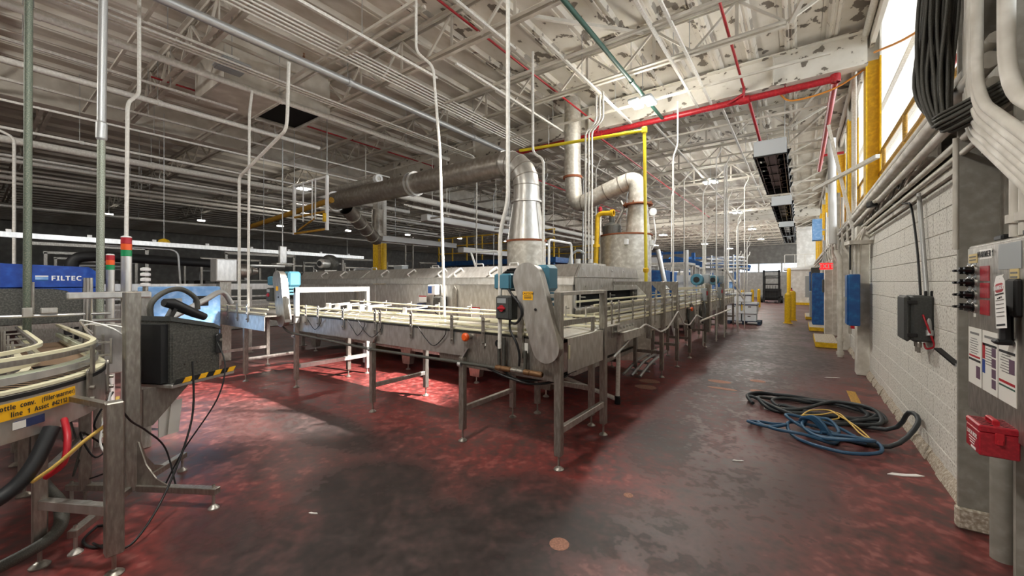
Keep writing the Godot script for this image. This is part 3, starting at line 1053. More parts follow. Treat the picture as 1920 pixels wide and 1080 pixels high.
	pbox(b, "foot", M.steel_dull, Vector3(0.05, 0.02, 0.1), Vector3(0.3, 0.04, 0.3))
	# frame of pipes standing on the hood
	b = thing("roof_rail", "bent white pipe handrail on the hood beside the exhaust stack", "railing", Vector3(-3.2, 1.872, -5.6))
	ptube(b, "rail", M.white, rounded([Vector3(0, 0, 0.2), Vector3(0, 0.42, 0.2), Vector3(0.0, 0.42, -0.55), Vector3(-0.03, 0, -0.65)], 0.06), 0.02)
	b = thing("roof_rail", "bent white pipe handrail on the hood left of the exhaust stack", "railing", Vector3(-4.75, 1.872, -5.9))
	ptube(b, "rail", M.white, rounded([Vector3(-0.55, 0.35, 0.0), Vector3(0.15, 0.33, 0.0), Vector3(0.2, 0, 0.0)], 0.06), 0.022)
	ptube(b, "rail", M.white, rounded([Vector3(-0.55, 0.35, 0.0), Vector3(-0.4, 0.0, 0.0)], 0.06), 0.022)
	b = thing("instrument_box", "small pale instrument box standing on the hood near the yellow column", "box", Vector3(-8.1, 1.872, -6.4))
	pbox(b, "case", M.grey_light, Vector3(0, 0.08, 0), Vector3(0.32, 0.15, 0.2), 0.01)
	pbox(b, "lid", M.white, Vector3(0, 0.16, 0), Vector3(0.33, 0.014, 0.21))

# ---------------------------------------------------------------- exhaust stacks and ducts
func build_ducts():
	var t := thing("exhaust_stack", "fat pale metal exhaust stack with a cone and a banded elbow on the warmer", "duct", Vector3(-3.83, 1.872, -5.7))
	var s := mb()
	lathe(s, Vector3.ZERO, Vector3.UP, [[0.335, 0.0], [0.335, 0.44]], 28, true)
	part(t, "drum", s, M.duct_pale)
	s = mb()
	lathe(s, Vector3(0, 0.44, 0), Vector3.UP, [[0.335, 0.0], [0.355, 0.0], [0.355, 0.03], [0.33, 0.03]], 28)
	part(t, "rusty_collar", s, M.rust)
	s = mb()
	lathe(s, Vector3(0, 0.47, 0), Vector3.UP, [[0.325, 0.0], [0.235, 0.63], [0.235, 0.66]], 28, true)
	part(t, "cone", s, M.steel)
	for k in 6:
		var a := k * TAU / 6 + 0.2
		pbar(t, "cone_seam", M.steel_bright, Vector3(cos(a) * 0.327, 0.47, sin(a) * 0.327), Vector3(cos(a) * 0.237, 1.1, sin(a) * 0.237), 0.014, 0.014)
	s = mb()
	lathe(s, Vector3(0, 1.12, 0), Vector3.UP, [[0.235, 0.0], [0.27, 0.0], [0.27, 0.03], [0.235, 0.03]], 28)
	part(t, "flange", s, M.steel)
	s = mb()
	lathe(s, Vector3(0, 1.15, 0), Vector3.UP, [[0.23, 0.0], [0.224, 0.26]], 28, true)
	part(t, "riser", s, M.steel)
	# elbow in five mitred gores with raised seams
	var cen := Vector3(-0.47, 1.41, 0)
	var arc := [cen + Vector3(0.47, -0.02, 0)]
	for k in 6: arc.append(cen + Vector3(cos(k * PI / 10), sin(k * PI / 10), 0) * 0.47)
	s = mb()
	tube(s, arc, 0.224, 28, false)
	part(t, "elbow", s, M.steel)
	for k in 6:
		var a1 := k * PI / 10
		s = mb()
		var ax := Vector3(-sin(a1), cos(a1), 0)
		lathe(s, arc[k + 1] - ax * 0.008, ax, [[0.2, 0], [0.231, 0], [0.231, 0.016], [0.2, 0.016]], 28)
		part(t, "seam_band", s, M.duct)
	# horizontal run
	var d := thing("exhaust_duct", "long horizontal round metal duct leaving the first exhaust stack", "duct", Vector3(-4.30, 3.752, -5.7))
	var cuts := [0.0, -1.15, -2.45, -4.0, -5.65]
	for k in 4:
		s = mb()
		tube(s, [Vector3(cuts[k], 0, 0), Vector3(cuts[k + 1], 0, 0)], 0.222, 28, false)
		part(d, "duct_section", s, M.duct)
	for k in [[-0.02, 0.23, M.duct], [-1.25, 0.228, M.duct], [-2.4, 0.262, M.steel_bright], [-2.52, 0.262, M.steel_bright], [-5.6, 0.262, M.steel_bright]]:
		s = mb()
		lathe(s, Vector3(k[0], 0, 0), Vector3(-1, 0, 0), [[0.218, 0], [k[1], 0], [k[1], 0.02], [0.218, 0.02]], 28)
		part(d, "joint_band", s, k[2])
	s = mb()
	lathe(s, Vector3(-5.65, 0, 0), Vector3(-1, 0, 0), [[0.222, 0], [0.24, 0.04], [0.2, 0.12], [0.0, 0.13]], 24)
	part(d, "end_cap", s, M.hmi_grey)
	# flexible branch that drops towards the dark side
	var e := thing("branch_duct", "ribbed metal branch duct dropping from the end of the horizontal duct", "duct", Vector3(-9.75, 3.6, -5.9))
	var p0 := Vector3(0, 0, 0)
	var p1 := Vector3(-1.0, -0.55, -1.5)
	for k in 4:
		s = mb()
		var a := p0.lerp(p1, k / 4.0)
		var b := p0.lerp(p1, (k + 1) / 4.0)
		tube(s, [a, b], 0.19, 20, false)
		part(e, "duct_section", s, M.duct)
		s = mb()
		lathe(s, b, (p1 - p0), [[0.19, 0], [0.205, 0], [0.205, 0.03], [0.19, 0.03]], 20)
		part(e, "band", s, M.duct_pale)
	s = mb()
	tube(s, rounded([p1, p1 + Vector3(-0.25, -0.1, -0.35), p1 + Vector3(-0.3, 0.9, -0.4)], 0.2, 5), 0.18, 20)
	part(e, "riser", s, M.duct)

	# second stack: heater drum beyond the warmer
	t = thing("heater_drum", "tall pale cylindrical heater drum standing beyond the warmer end", "tank", Vector3(-3.08, 0, -8.5))
	s = mb()
	lathe(s, Vector3.ZERO, Vector3.UP, [[0.53, 0.0], [0.53, 2.62]], 32, true)
	part(t, "drum", s, M.duct_pale)
	s = mb()
	lathe(s, Vector3(0, 2.62, 0), Vector3.UP, [[0.53, 0.0], [0.56, 0.0], [0.56, 0.03], [0.0, 0.04]], 32)
	part(t, "top_flange", s, M.rust)
	s = mb()
	lathe(s, Vector3(0.26, 2.65, 0.0), Vector3.UP, [[0.25, 0.0], [0.21, 0.62]], 24, true)
	part(t, "neck", s, M.duct_pale)
	s = mb()
	lathe(s, Vector3(0.26, 3.27, 0.0), Vector3.UP, [[0.2, 0.0], [0.31, 0.0], [0.31, 0.03], [0.2, 0.03]], 24)
	part(t, "bolt_flange", s, M.rust)
	for k in 8:
		var a := TAU * k / 8
		s = mb()
		cyl(s, Vector3(0.26 + cos(a) * 0.28, 3.25, sin(a) * 0.28), Vector3(0.26 + cos(a) * 0.28, 3.34, sin(a) * 0.28), 0.014, 6)
		part(t, "bolt", s, M.rust)
	for z in [0.1, -0.25]: pbox(t, "bracket", M.white, Vector3(0.55 if z < 0 else 0.2, 2.45, 0.0 if z < 0 else 0.53), Vector3(0.08, 0.12, 0.08), 0.01)
	s = mb()
	lathe(s, Vector3(-0.28, 2.66, 0.1), Vector3.UP, [[0.2, 0.0], [0.2, 0.2], [0.12, 0.26], [0.06, 0.28], [0.06, 0.42]], 16)
	part(t, "burner_head", s, M.hmi_grey)
	s = mb()
	tube(s, rounded([Vector3(-0.18, 2.9, 0.15), Vector3(0.0, 3.25, 0.1), Vector3(-0.1, 3.4, 0.05)], 0.1), 0.035, 8)
	part(t, "burner_hose", s, M.steel_dull)
	# the hooked duct from the drum up through the roof
	t = thing("flue_duct", "hooked pale metal flue rising from the heater drum through the roof", "duct", Vector3(-3.0, 3.3, -8.5))
	var pts := rounded([Vector3(0.18, 0, 0), Vector3(0.18, 0.58, 0), Vector3(-0.35, 0.42, 0.02), Vector3(-1.3, 0.08, 0.05), Vector3(-1.36, 0.9, 0.05), Vector3(-1.36, 2.66, 0.05)], 0.36, 6)
	s = mb()
	tube(s, pts, 0.19, 24, false)
	part(t, "pipe", s, M.duct_pale)
	s = mb()
	lathe(s, Vector3(-1.36, 0.78, 0.05), Vector3.UP, [[0.19, 0], [0.225, 0], [0.225, 0.05], [0.19, 0.05]], 24)
	part(t, "rusty_collar", s, M.rust)
	for k in [6, 9, 13, 16]:
		s = mb()
		var ax: Vector3 = (pts[k + 1] - pts[k]).normalized()
		lathe(s, pts[k], ax, [[0.185, 0], [0.2, 0], [0.2, 0.02], [0.185, 0.02]], 24)
		part(t, "seam_band", s, M.duct)
	# gas train of the burner
	t = thing("burner_gas_pipe", "thick yellow gas pipe with an elbow on the heater drum", "pipe", Vector3(-3.6, 1.872, -7.95))
	ptube(t, "riser", M.yellow, rounded([Vector3(0.05, 0, 0), Vector3(0.1, 1.22, 0), Vector3(0.42, 1.2, 0)], 0.12), 0.05, 12)
	for q in [[Vector3(0.07, 0.5, 0), Vector3.UP], [Vector3(0.4, 1.2, 0), Vector3.RIGHT]]:
		s = mb()
		lathe(s, q[0], q[1], [[0.05, 0], [0.075, 0], [0.075, 0.06], [0.05, 0.06]], 12)
		part(t, "collar", s, M.yellow)
	t = thing("gas_valve", "steel gas valve group on top of the warmer beside the yellow riser", "valve", Vector3(-3.35, 1.872, -7.0))
	s = mb()
	bx(s, Vector3(0, 0.06, 0), Vector3(0.5, 0.1, 0.16), Basis(), 0.02)
	cyl(s, Vector3(-0.15, 0.1, 0), Vector3(-0.15, 0.2, 0), 0.06)
	cyl(s, Vector3(0.12, 0.1, 0), Vector3(0.12, 0.19, 0), 0.05)
	cyl(s, Vector3(0.28, 0.07, 0), Vector3(0.42, 0.05, 0), 0.03)
	part(t, "body", s, M.steel_bright)
	ptube(t, "hose", M.grey_light, spline([Vector3(-0.3, 0.0, 0.05), Vector3(-0.28, 0.25, 0.05), Vector3(-0.12, 0.36, 0.05), Vector3(0.0, 0.3, 0.0)]), 0.025)
	# thin instruments beside the drum
	t = thing("pressure_gauge", "round white gauge on a bent pipe beside the heater drum", "gauge", Vector3(-2.52, 2.3, -8.5))
	ptube(t, "pipe", M.white, spline([Vector3(0.0, 0.0, 0), Vector3(0.08, 0.25, 0), Vector3(0.05, 0.6, 0), Vector3(0.03, 0.75, 0)]), 0.015)
	s = mb()
	lathe(s, Vector3(0.03, 0.8, 0.02), Vector3(0.3, 0, 1), [[0.0, -0.02], [0.08, -0.02], [0.08, 0.02], [0.0, 0.02]], 16)
	part(t, "dial", s, M.white)

# ---------------------------------------------------------------- conveyors
# square leg with a levelling foot, as two parts
func conveyor_leg(t: Node3D, p: Vector3, top: float, w := 0.062):
	var lg := pbox(t, "leg", M.steel_dull, Vector3(p.x, (top + 0.12) / 2, p.z), Vector3(w, top - 0.12, w), 0.006)
	var s := mb()
	levelling_foot(s, p, 0.13)
	part(lg, "levelling_foot", s, M.steel_dull)

# guide-rail bracket: slotted upright plate, clamp and knob. n points out of the conveyor
func guide_bracket(t: Node3D, p: Vector3, n: Vector3, h0: float, h1: float):
	var s := mb()
	var side := n.cross(Vector3.UP).normalized()
	var poly := stadium(Vector2(0, h0), 0.02, Vector2(0, h1), 0.02, 6)
	prism(s, poly, 0.008, Transform3D(Basis(side, Vector3.UP, n), p))
	for y in [h0 + 0.03, (h0 + h1) / 2, h1 - 0.02]:
		lathe(s, p + Vector3(0, y, 0) + n * 0.008, n, [[0.011, 0], [0.011, 0.014], [0.0, 0.016]], 8)
	bar(s, p + Vector3(0, h1 - 0.03, 0), p + Vector3(0, h1 - 0.03, 0) - n * 0.11, 0.014, 0.014)
	part(t, "guide_bracket", s, M.steel_dull)

func rail_clip(t: Node3D, p: Vector3, n: Vector3, y0: float, y1: float):
	var s := mb()
	bar(s, p + Vector3(0, y0, 0), p + Vector3(0, y1, 0), 0.014, 0.014)
	bar(s, p + Vector3(0, y1, 0), p + Vector3(0, y1, 0) - n * 0.08, 0.012, 0.012)
	lathe(s, p + Vector3(0, y1, 0), Vector3.UP, [[0.012, 0], [0.012, 0.03], [0.0, 0.034]], 8)
	part(t, "rail_clip", s, M.steel)

func stop_button(p: Vector3, n: Vector3, label: String):
	var t := thing("stop_button", label, "button", p)
	var s := mb()
	lathe(s, Vector3.ZERO, n, [[0.0, 0], [0.03, 0], [0.03, 0.05]], 12)
	part(t, "housing", s, M.steel_dull)
	s = mb()
	lathe(s, n * 0.05, n, [[0.022, 0], [0.042, 0.005], [0.042, 0.03], [0.03, 0.042], [0.0, 0.044]], 14)
	part(t, "mushroom_head", s, M.orange)

func drive_unit(at: Vector3, label: String, lower: Vector2, upper: Vector2, rl: float, ru: float):
	var t := thing("conveyor_drive", label, "drive", at)
	var s := mb()
	prism(s, stadium(upper, ru, lower, rl, 14), 0.085, Transform3D(Basis(), Vector3(0, 0, 0)), true)
	part(t, "chain_guard", s, M.steel_dull)
	s = mb()
	prism(s, stadium(upper, ru + 0.008, lower, rl + 0.008, 14), 0.008, Transform3D(Basis(), Vector3(0, 0, 0.085)), true)
	var gc := part(t, "guard_cover", s, M.steel)
	s = mb()
	lathe(s, Vector3((upper.x + lower.x) / 2, (upper.y + lower.y) / 2 + 0.03, 0.093), Vector3(0, 0, 1), [[0.012, 0], [0.012, 0.008], [0.0, 0.01]], 8)
	part(gc, "cover_screw", s, M.black)
	# gearbox behind the guard
	s = mb()
	bx(s, Vector3(upper.x + 0.05, upper.y + 0.01, -0.12), Vector3(0.2, 0.24, 0.2), Basis(), 0.03)
	for k in 3: bx(s, Vector3(upper.x + 0.05, upper.y - 0.13 - k * 0.05, -0.12), Vector3(0.16, 0.03, 0.17), Basis(), 0.006)
	part(t, "gearbox", s, M.motor_blue)
	# motor lies along x to the left
	s = mb()
	lathe(s, Vector3(upper.x - 0.02, upper.y, -0.12), Vector3(-1, 0, 0), [[0.0, 0], [0.095, 0], [0.095, 0.34], [0.08, 0.37], [0.0, 0.37]], 18)
	for k in 14:
		var a := TAU * k / 14
		bar(s, Vector3(upper.x - 0.06, upper.y + cos(a) * 0.1, -0.12 + sin(a) * 0.1), Vector3(upper.x - 0.34, upper.y + cos(a) * 0.1, -0.12 + sin(a) * 0.1), 0.006, 0.02, Vector3(0, cos(a), sin(a)))
	part(t, "motor", s, M.black)
	s = mb()
	bx(s, Vector3(upper.x - 0.3, upper.y - 0.02, -0.0), Vector3(0.19, 0.15, 0.11), Basis(), 0.015)
	bx(s, Vector3(upper.x - 0.3, upper.y - 0.02, 0.06), Vector3(0.17, 0.13, 0.014), Basis(), 0.005)
	part(t, "terminal_box", s, M.motor_blue)
	return t

func switch_box(p: Vector3, label: String, sc := 1.0):
	var t := thing("disconnect_switch", label, "switch", p)
	pbox(t, "case", M.grey_box, Vector3(0, 0, 0), Vector3(0.17, 0.22, 0.12) * sc, 0.012)
	var cv := pbox(t, "cover", M.grey_box, Vector3(-0.01, 0, 0.062) * sc, Vector3(0.145, 0.2, 0.012) * sc, 0.005)
	pbox(cv, "handle", M.red, Vector3(-0.012, -0.005, 0.078) * sc, Vector3(0.085, 0.022, 0.024) * sc, 0.006)
	var s := mb()
	lathe(s, Vector3(-0.012, -0.005, 0.066) * sc, Vector3(0, 0, 1), [[0.03 * sc, 0], [0.03 * sc, 0.014], [0.0, 0.016]], 12)
	part(cv, "hub", s, M.red)
	pbox(cv, "rating_plate", M.grey_light, Vector3(-0.015, 0.065, 0.069) * sc, Vector3(0.1, 0.045, 0.002) * sc)
	return t

func build_conveyors():
	# --- conveyor along x in front of the warmer
	var t := thing("bottle_conveyor", "stainless bottle conveyor with cream guide rails running along the warmer", "conveyor", Vector3(-4.0, 0, -3.45))
	t.position = Vector3.ZERO
	var zn := -3.0
	var zf := -3.88
	for k in [[-6.3, -4.32, 0.87], [-4.32, -2.78, 0.86], [-2.78, -1.68, 0.84]]:
		pbox(t, "side_plate", M.steel, Vector3((k[0] + k[1]) / 2, (k[2] + 1.105) / 2, zn - 0.004), Vector3(k[1] - k[0] - 0.004, 1.105 - k[2], 0.008))
		pbox(t, "side_plate", M.steel, Vector3((k[0] + k[1]) / 2, (k[2] + 1.105) / 2, zf + 0.004), Vector3(k[1] - k[0] - 0.004, 1.105 - k[2], 0.008))
	pbox(t, "drive_plate", M.steel_dull, Vector3(-2.24, 0.93, zn + 0.004), Vector3(1.1, 0.36, 0.008), 0.002)
	pbox(t, "chute_guard", M.steel_dull, Vector3(-3.05, 0.82, zn - 0.1), Vector3(0.3, 0.12, 0.1))
	var s := mb()
	lathe(s, Vector3(-2.34, 1.03, zn + 0.008), Vector3(0, 0, 1), [[0.0, 0.002], [0.036, 0.002], [0.036, 0.0]], 16)
	part(t, "inspection_hole_shade", s, M.void)  # black disc paints the darkness of a hole
	pbox(t, "bed", M.black, Vector3(-4.0, 1.09, (zn + zf) / 2), Vector3(4.6, 0.03, 0.86))
	for z in [-3.12, -3.30, -3.48, -3.66, -3.8]:
		pbox(t, "chain", M.steel_dull, Vector3(-4.0, 1.115, z), Vector3(4.6, 0.012, 0.16 if z > -3.75 else 0.08))
	for k in [[-3.022, 1.135], [-3.06, 1.175], [-3.09, 1.225], [-3.80, 1.16], [-3.82, 1.22]]:
		for j in 3:
			pbox(t, "guide_rail", M.uhmw, Vector3(-5.52 + j * 1.53, k[1], k[0]), Vector3(1.52, 0.026, 0.018), 0.006)
	pbox(t, "wear_strip", M.black, Vector3(-4.0, 1.112, zn + 0.003), Vector3(4.6, 0.014, 0.012))
	s = mb(); cyl(s, Vector3(-6.3, 1.3, zf - 0.02), Vector3(-2.3, 1.25, zf - 0.02), 0.011, 6)
	part(t, "far_handrail", s, M.uhmw)
	for x in [-6.0, -5.65, -5.0, -4.28, -4.18, -3.6, -2.95, -2.52]:
		guide_bracket(t, Vector3(x, 0, zn + 0.012), Vector3(0, 0, 1), 0.99, 1.26)
	for x in [-5.9, -5.3, -4.7, -4.1, -3.5, -2.9, -2.5]:
		rail_clip(t, Vector3(x, 0, zf - 0.02), Vector3(0, 0, -1), 1.05, 1.30)
	# little sensor brackets over the belt
	for x in [-5.75, -5.5, -5.2, -4.9, -4.72, -3.98]:
		s = mb()
		bx(s, Vector3(x, 1.26, -3.2), Vector3(0.07, 0.09, 0.05), Basis(Vector3.UP, x), 0.008)
		bar(s, Vector3(x, 1.28, -3.2), Vector3(x + 0.08, 1.3, -3.5), 0.016, 0.016)
		bar(s, Vector3(x, 1.26, -3.2), Vector3(x - 0.05, 1.18, -3.03), 0.014, 0.014)
		part(t, "sensor_bracket", s, M.steel_bright)
	for p in [[-2.78, 0.86], [-4.31, 0.86], [-6.26, 0.9]]:
		conveyor_leg(t, Vector3(p[0], 0, zn + 0.03), p[1] if p[0] > -6 else 1.53)
		conveyor_leg(t, Vector3(p[0], 0, zf + 0.04), p[1])
		pbar(t, "stretcher", M.steel, Vector3(p[0], 0.33, zn), Vector3(p[0], 0.33, zf + 0.07), 0.045, 0.05, 0.004)
		# bent gusset that carries the bed
		if p[0] > -6: pbar(t, "leg_bracket", M.steel, Vector3(p[0] - 0.005, 0.84, zn + 0.035), Vector3(p[0] + 0.06, 0.95, zn + 0.012), 0.06, 0.012)
	# discharge end with the tall guard frame
	for z in [zn, -3.96]:
		conveyor_leg(t, Vector3(-1.68, 0, z), 1.535, 0.066)
	pbar(t, "guard_bar", M.steel, Vector3(-1.68, 1.52, zn), Vector3(-1.68, 1.52, -3.96), 0.05, 0.035, 0.004)
	pbar(t, "guard_bar", M.steel, Vector3(-1.70, 1.50, zn), Vector3(-1.95, 1.50, zn), 0.04, 0.035, 0.004)
	pbar(t, "stretcher", M.steel, Vector3(-1.68, 0.335, zn), Vector3(-1.68, 0.335, -3.96), 0.045, 0.06, 0.004)
	s = mb()
	bx(s, Vector3(-1.655, 0.965, -3.50), Vector3(0.006, 0.31, 0.77))
	bx(s, Vector3(-1.80, 1.125, -3.50), Vector3(0.3, 0.006, 0.77), Basis(Vector3(0, 0, 1), -0.06))
	part(t, "end_plate", s, M.steel)
	pbar(t, "end_rail", M.steel_dull, Vector3(-1.72, 1.25, -3.1), Vector3(-1.72, 1.24, -3.82), 0.02, 0.05)
	pbar(t, "end_rail_post", M.steel_dull, Vector3(-1.72, 1.1, -3.78), Vector3(-1.72, 1.25, -3.78), 0.03, 0.03)
	pbox(t, "corner_strip", M.uhmw, Vector3(-1.65, 1.0, -3.13), Vector3(0.012, 0.12, 0.03))
	pbox(t, "plate_tag", M.paper, Vector3(-2.02, 1.02, zn + 0.010), Vector3(0.055, 0.09, 0.003))
	pbox(t, "plate_tag", M.paper, Vector3(-2.52, 1.005, zn + 0.010), Vector3(0.06, 0.025, 0.003))
	stop_button(Vector3(-2.70, 1.07, zn + 0.01), Vector3(0, 0, 1), "orange mushroom stop button on the conveyor side plate left of the disconnect switch")
	# drive with the slanted chain guard
	var d = drive_unit(Vector3(0, 0, zn + 0.02), "blue geared motor with a slanted steel chain guard at the conveyor end", Vector2(-1.75, 1.06), Vector2(-1.94, 1.645), 0.125, 0.14)
	pbox(d, "caution_label", M.label_yellow, Vector3(-1.925, 1.50, 0.095), Vector3(0.105, 0.075, 0.002))
	letters(d, "caution_print", "CAUTION", 0.02, M.ink, Vector3(-1.925, 1.52, 0.0965), Vector3.RIGHT, Vector3.UP, 0.0006)
	for k in 3: pbox(d, "caution_line", M.ink, Vector3(-1.925, 1.499 - k * 0.012, 0.0965), Vector3(0.08, 0.005, 0.0006))
	pbar(d, "mast", M.steel_dull, Vector3(-2.06, 0.93, 0.01), Vector3(-2.06, 1.5, 0.01), 0.05, 0.03)
	switch_box(Vector3(-2.19, 1.385, zn + 0.06), "grey disconnect switch with a red handle beside the slanted chain guard")
	# cables of the drive
	s = mb()
	tube(s, spline([Vector3(-2.2, 1.58, zn + 0.05), Vector3(-2.12, 1.52, zn + 0.1), Vector3(-2.0, 1.42, zn + 0.13), Vector3(-1.99, 1.32, zn + 0.12), Vector3(-2.06, 1.25, zn + 0.1), Vector3(-2.14, 1.25, zn + 0.08)]), 0.011, 8)
	single("motor_cable", "grey cable looping from the geared motor into the disconnect switch", "cable", s, M.rubber)
	s = mb()
	tube(s, spline([Vector3(-2.16, 1.27, zn + 0.06), Vector3(-2.15, 1.18, zn + 0.07), Vector3(-2.07, 1.08, zn + 0.09), Vector3(-2.04, 0.97, zn + 0.08), Vector3(-2.05, 0.86, zn + 0.07)]), 0.011, 8)
	single("motor_cable", "black cable dropping from the disconnect switch to the pipe fittings", "cable", s, M.black)
	# conduit along the side, with fittings
	var c := thing("side_conduit", "dark conduit pipe clamped along the conveyor legs ending in brass fittings", "conduit", Vector3.ZERO)
	ptube(c, "pipe", M.cable_grey, rounded([Vector3(-6.75, 1.3, zn + 0.05), Vector3(-6.72, 0.95, zn + 0.05), Vector3(-6.45, 0.84, zn + 0.07), Vector3(-4.3, 0.79, zn + 0.07), Vector3(-2.5, 0.81, zn + 0.07), Vector3(-2.3, 0.81, zn + 0.07)], 0.12), 0.017, 8)
	for k in [[-2.32, -2.14, M.brass], [-2.14, -2.0, M.steel_dull], [-2.0, -1.8, M.brass]]:
		s = mb()
		lathe(s, Vector3(k[0], 0.815, zn + 0.07), Vector3(1, 0, 0), [[0.018, 0], [0.026, 0.01], [0.026, 0.06], [0.02, 0.07], [0.026, 0.08], [0.026, k[1] - k[0] - 0.01], [0.018, k[1] - k[0]]], 10)
		part(c, "fitting", s, k[2])
	for x in [-4.31, -2.78, -6.26]:
		s = mb()
		lathe(s, Vector3(x - 0.02, 0.79, zn + 0.07), Vector3(1, 0, 0), [[0.016, 0], [0.028, 0], [0.028, 0.04], [0.016, 0.04]], 10)
		part(c, "clamp", s, M.galv)
	s = mb()
	tube(s, spline([Vector3(-2.45, 0.8, zn + 0.05), Vector3(-2.2, 0.74, zn + 0.06), Vector3(-1.95, 0.70, zn), Vector3(-1.75, 0.74, zn - 0.1), Vector3(-1.7, 0.8, zn - 0.3)]), 0.012, 8)
	tube(s, spline([Vector3(-2.3, 0.8, zn + 0.02), Vector3(-2.1, 0.72, zn + 0.02), Vector3(-1.9, 0.73, zn - 0.1), Vector3(-1.72, 0.78, zn - 0.4)]), 0.012, 8)
	single("loop_cable", "slack black cable hanging under the conveyor end", "cable", s, M.black)
	for q in [[-2.30, 0.8, 1.05], [-2.24, 0.8, 1.1], [-2.0, 0.82, 1.0]]:
		s = mb()
		cyl(s, Vector3(q[0], q[1], zn + 0.045), Vector3(q[0], q[2], zn + 0.045), 0.017, 8)
		single("conduit_stub", "short dark conduit stub rising from the brass fittings", "conduit", s, M.cable_grey, "conduit stubs at the conveyor end")
	# sensor wires sagging on the side plate
	var wi := 0
	for q in [[-4.6, -4.15], [-3.45, -3.05], [-5.95, -5.55], [-4.85, -4.5]]:
		s = mb()
		var z := zn + 0.022
		tube(s, spline([Vector3(q[0], 1.12, z + 0.02), Vector3(q[0] + 0.1, 1.0, z), Vector3(lerpf(q[0], q[1], 0.6), 0.93, z), Vector3(q[1], 1.05, z), Vector3(q[1] + 0.04, 1.13, z + 0.02)]), 0.005, 6)
		single("sensor_wire", "thin black sensor wire sagging over the conveyor side plate", "wire", s, M.black, "sensor wires on the conveyor")

	# --- second conveyor further left with its own drive and guard frame
	t = thing("bottle_conveyor", "short stainless conveyor feeding in beside the blue machine", "conveyor")
	for z in [-2.62, -3.5]:
		pbox(t, "side_plate", M.steel, Vector3(-7.5, 0.99, z), Vector3(2.0, 0.22, 0.008))
	pbox(t, "bed", M.steel_dull, Vector3(-7.5, 1.1, -3.06), Vector3(2.0, 0.02, 0.86))
	pbox(t, "end_plate", M.steel, Vector3(-8.5, 0.99, -3.06), Vector3(0.01, 0.22, 0.88))
	for k in [[-2.65, 1.14], [-2.68, 1.2], [-3.44, 1.14], [-3.46, 1.2]]:
		pbox(t, "guide_rail", M.uhmw, Vector3(-7.45, k[1], k[0]), Vector3(1.85, 0.026, 0.018), 0.006)
	for x in [-8.3, -7.9, -7.5, -7.1]: guide_bracket(t, Vector3(x, 0, -2.612), Vector3(0, 0, 1), 1.0, 1.25)
	for x in [-8.45, -7.3]:
		conveyor_leg(t, Vector3(x, 0, -2.66), 0.95)
		conveyor_leg(t, Vector3(x, 0, -3.46), 0.95)
		pbar(t, "stretcher", M.steel, Vector3(x, 0.36, -2.66), Vector3(x, 0.36, -3.46), 0.045, 0.05)
	stop_button(Vector3(-8.25, 1.06, -2.61), Vector3(0, 0, 1), "orange mushroom stop button on the short conveyor beside the blue machine")
	var gf := thing("guard_portal", "rectangular steel guard frame coloured brighter for the lamp light, across the conveyor beside the left chain guard", "frame", Vector3(-6.25, 0, 0))  # brighter steel puts the strong lamp light into the frame colour
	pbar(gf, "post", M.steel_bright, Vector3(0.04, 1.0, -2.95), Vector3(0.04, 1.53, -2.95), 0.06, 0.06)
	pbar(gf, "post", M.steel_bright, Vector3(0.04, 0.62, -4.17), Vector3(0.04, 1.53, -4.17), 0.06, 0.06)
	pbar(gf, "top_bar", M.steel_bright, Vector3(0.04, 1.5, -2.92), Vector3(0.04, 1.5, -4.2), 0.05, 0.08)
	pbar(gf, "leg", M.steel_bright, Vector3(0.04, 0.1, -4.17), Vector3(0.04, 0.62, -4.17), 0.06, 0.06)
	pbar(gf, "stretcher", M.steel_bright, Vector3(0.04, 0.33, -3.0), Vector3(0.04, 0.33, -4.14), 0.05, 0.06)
	s = mb(); levelling_foot(s, Vector3(0.04, 0, -4.17), 0.12); part(gf, "levelling_foot", s, M.steel)
	d = drive_unit(Vector3(0, 0, -2.95), "steel chain guard and motor between the two conveyors near the blue machine", Vector2(-6.53, 1.05), Vector2(-6.66, 1.66), 0.12, 0.135)
	pbox(d, "caution_label", M.label_yellow, Vector3(-6.64, 1.52, 0.095), Vector3(0.08, 0.07, 0.002))
	pbox(d, "lit_guard_side", M.steel_bright, Vector3(-6.48, 1.34, 0.03), Vector3(0.012, 0.7, 0.1), 0.0, Basis(Vector3(0, 0, 1), 0.21))  # brighter plate paints the light falling on this side of the guard
	switch_box(Vector3(-6.83, 1.42, -2.88), "grey disconnect switch with a red handle on the left chain guard")

	# --- conveyor down the aisle
	t = thing("aisle_conveyor", "long stainless conveyor with stacked guide rails running down the aisle", "conveyor")
	var xr := -1.87
	var xl := -2.36
	for k in [[-4.7, -5.6, 0.93], [-5.6, -7.4, 0.86], [-7.4, -9.6, 0.84], [-9.6, -12.4, 0.86], [-12.4, -16.0, 0.88]]:
		for x in [xr, xl]:
			pbox(t, "side_plate", M.steel, Vector3(x, (k[2] + 1.08) / 2, (k[0] + k[1]) / 2), Vector3(0.008, 1.08 - k[2], absf(k[1] - k[0]) - 0.004))
	pbox(t, "bed", M.steel_dull, Vector3((xr + xl) / 2, 1.085, -10.35), Vector3(0.47, 0.02, 11.3))
	var ry := [1.12, 1.17, 1.26, 1.36]
	for r in 4:
		for x in [xr + 0.03, xl - 0.02]:
			for j in 4:
				var q := mb()
				bx(q, Vector3(x, ry[r], -6.11 - j * 2.82), Vector3(0.016, 0.03, 2.8), Basis(), 0.005)
				part(t, "guide_rail", q, M.uhmw if r != 2 else M.steel_bright)
	for i in 22:
		guide_bracket(t, Vector3(xr + 0.045, 0, -4.78 - i * 0.51), Vector3(1, 0, 0), 0.97, 1.38)
	for i in 11:
		rail_clip(t, Vector3(xl - 0.03, 0, -4.85 - i * 1.05), Vector3(-1, 0, 0), 1.05, 1.42)
	# cable channel with plugs on the near side
	s = mb()
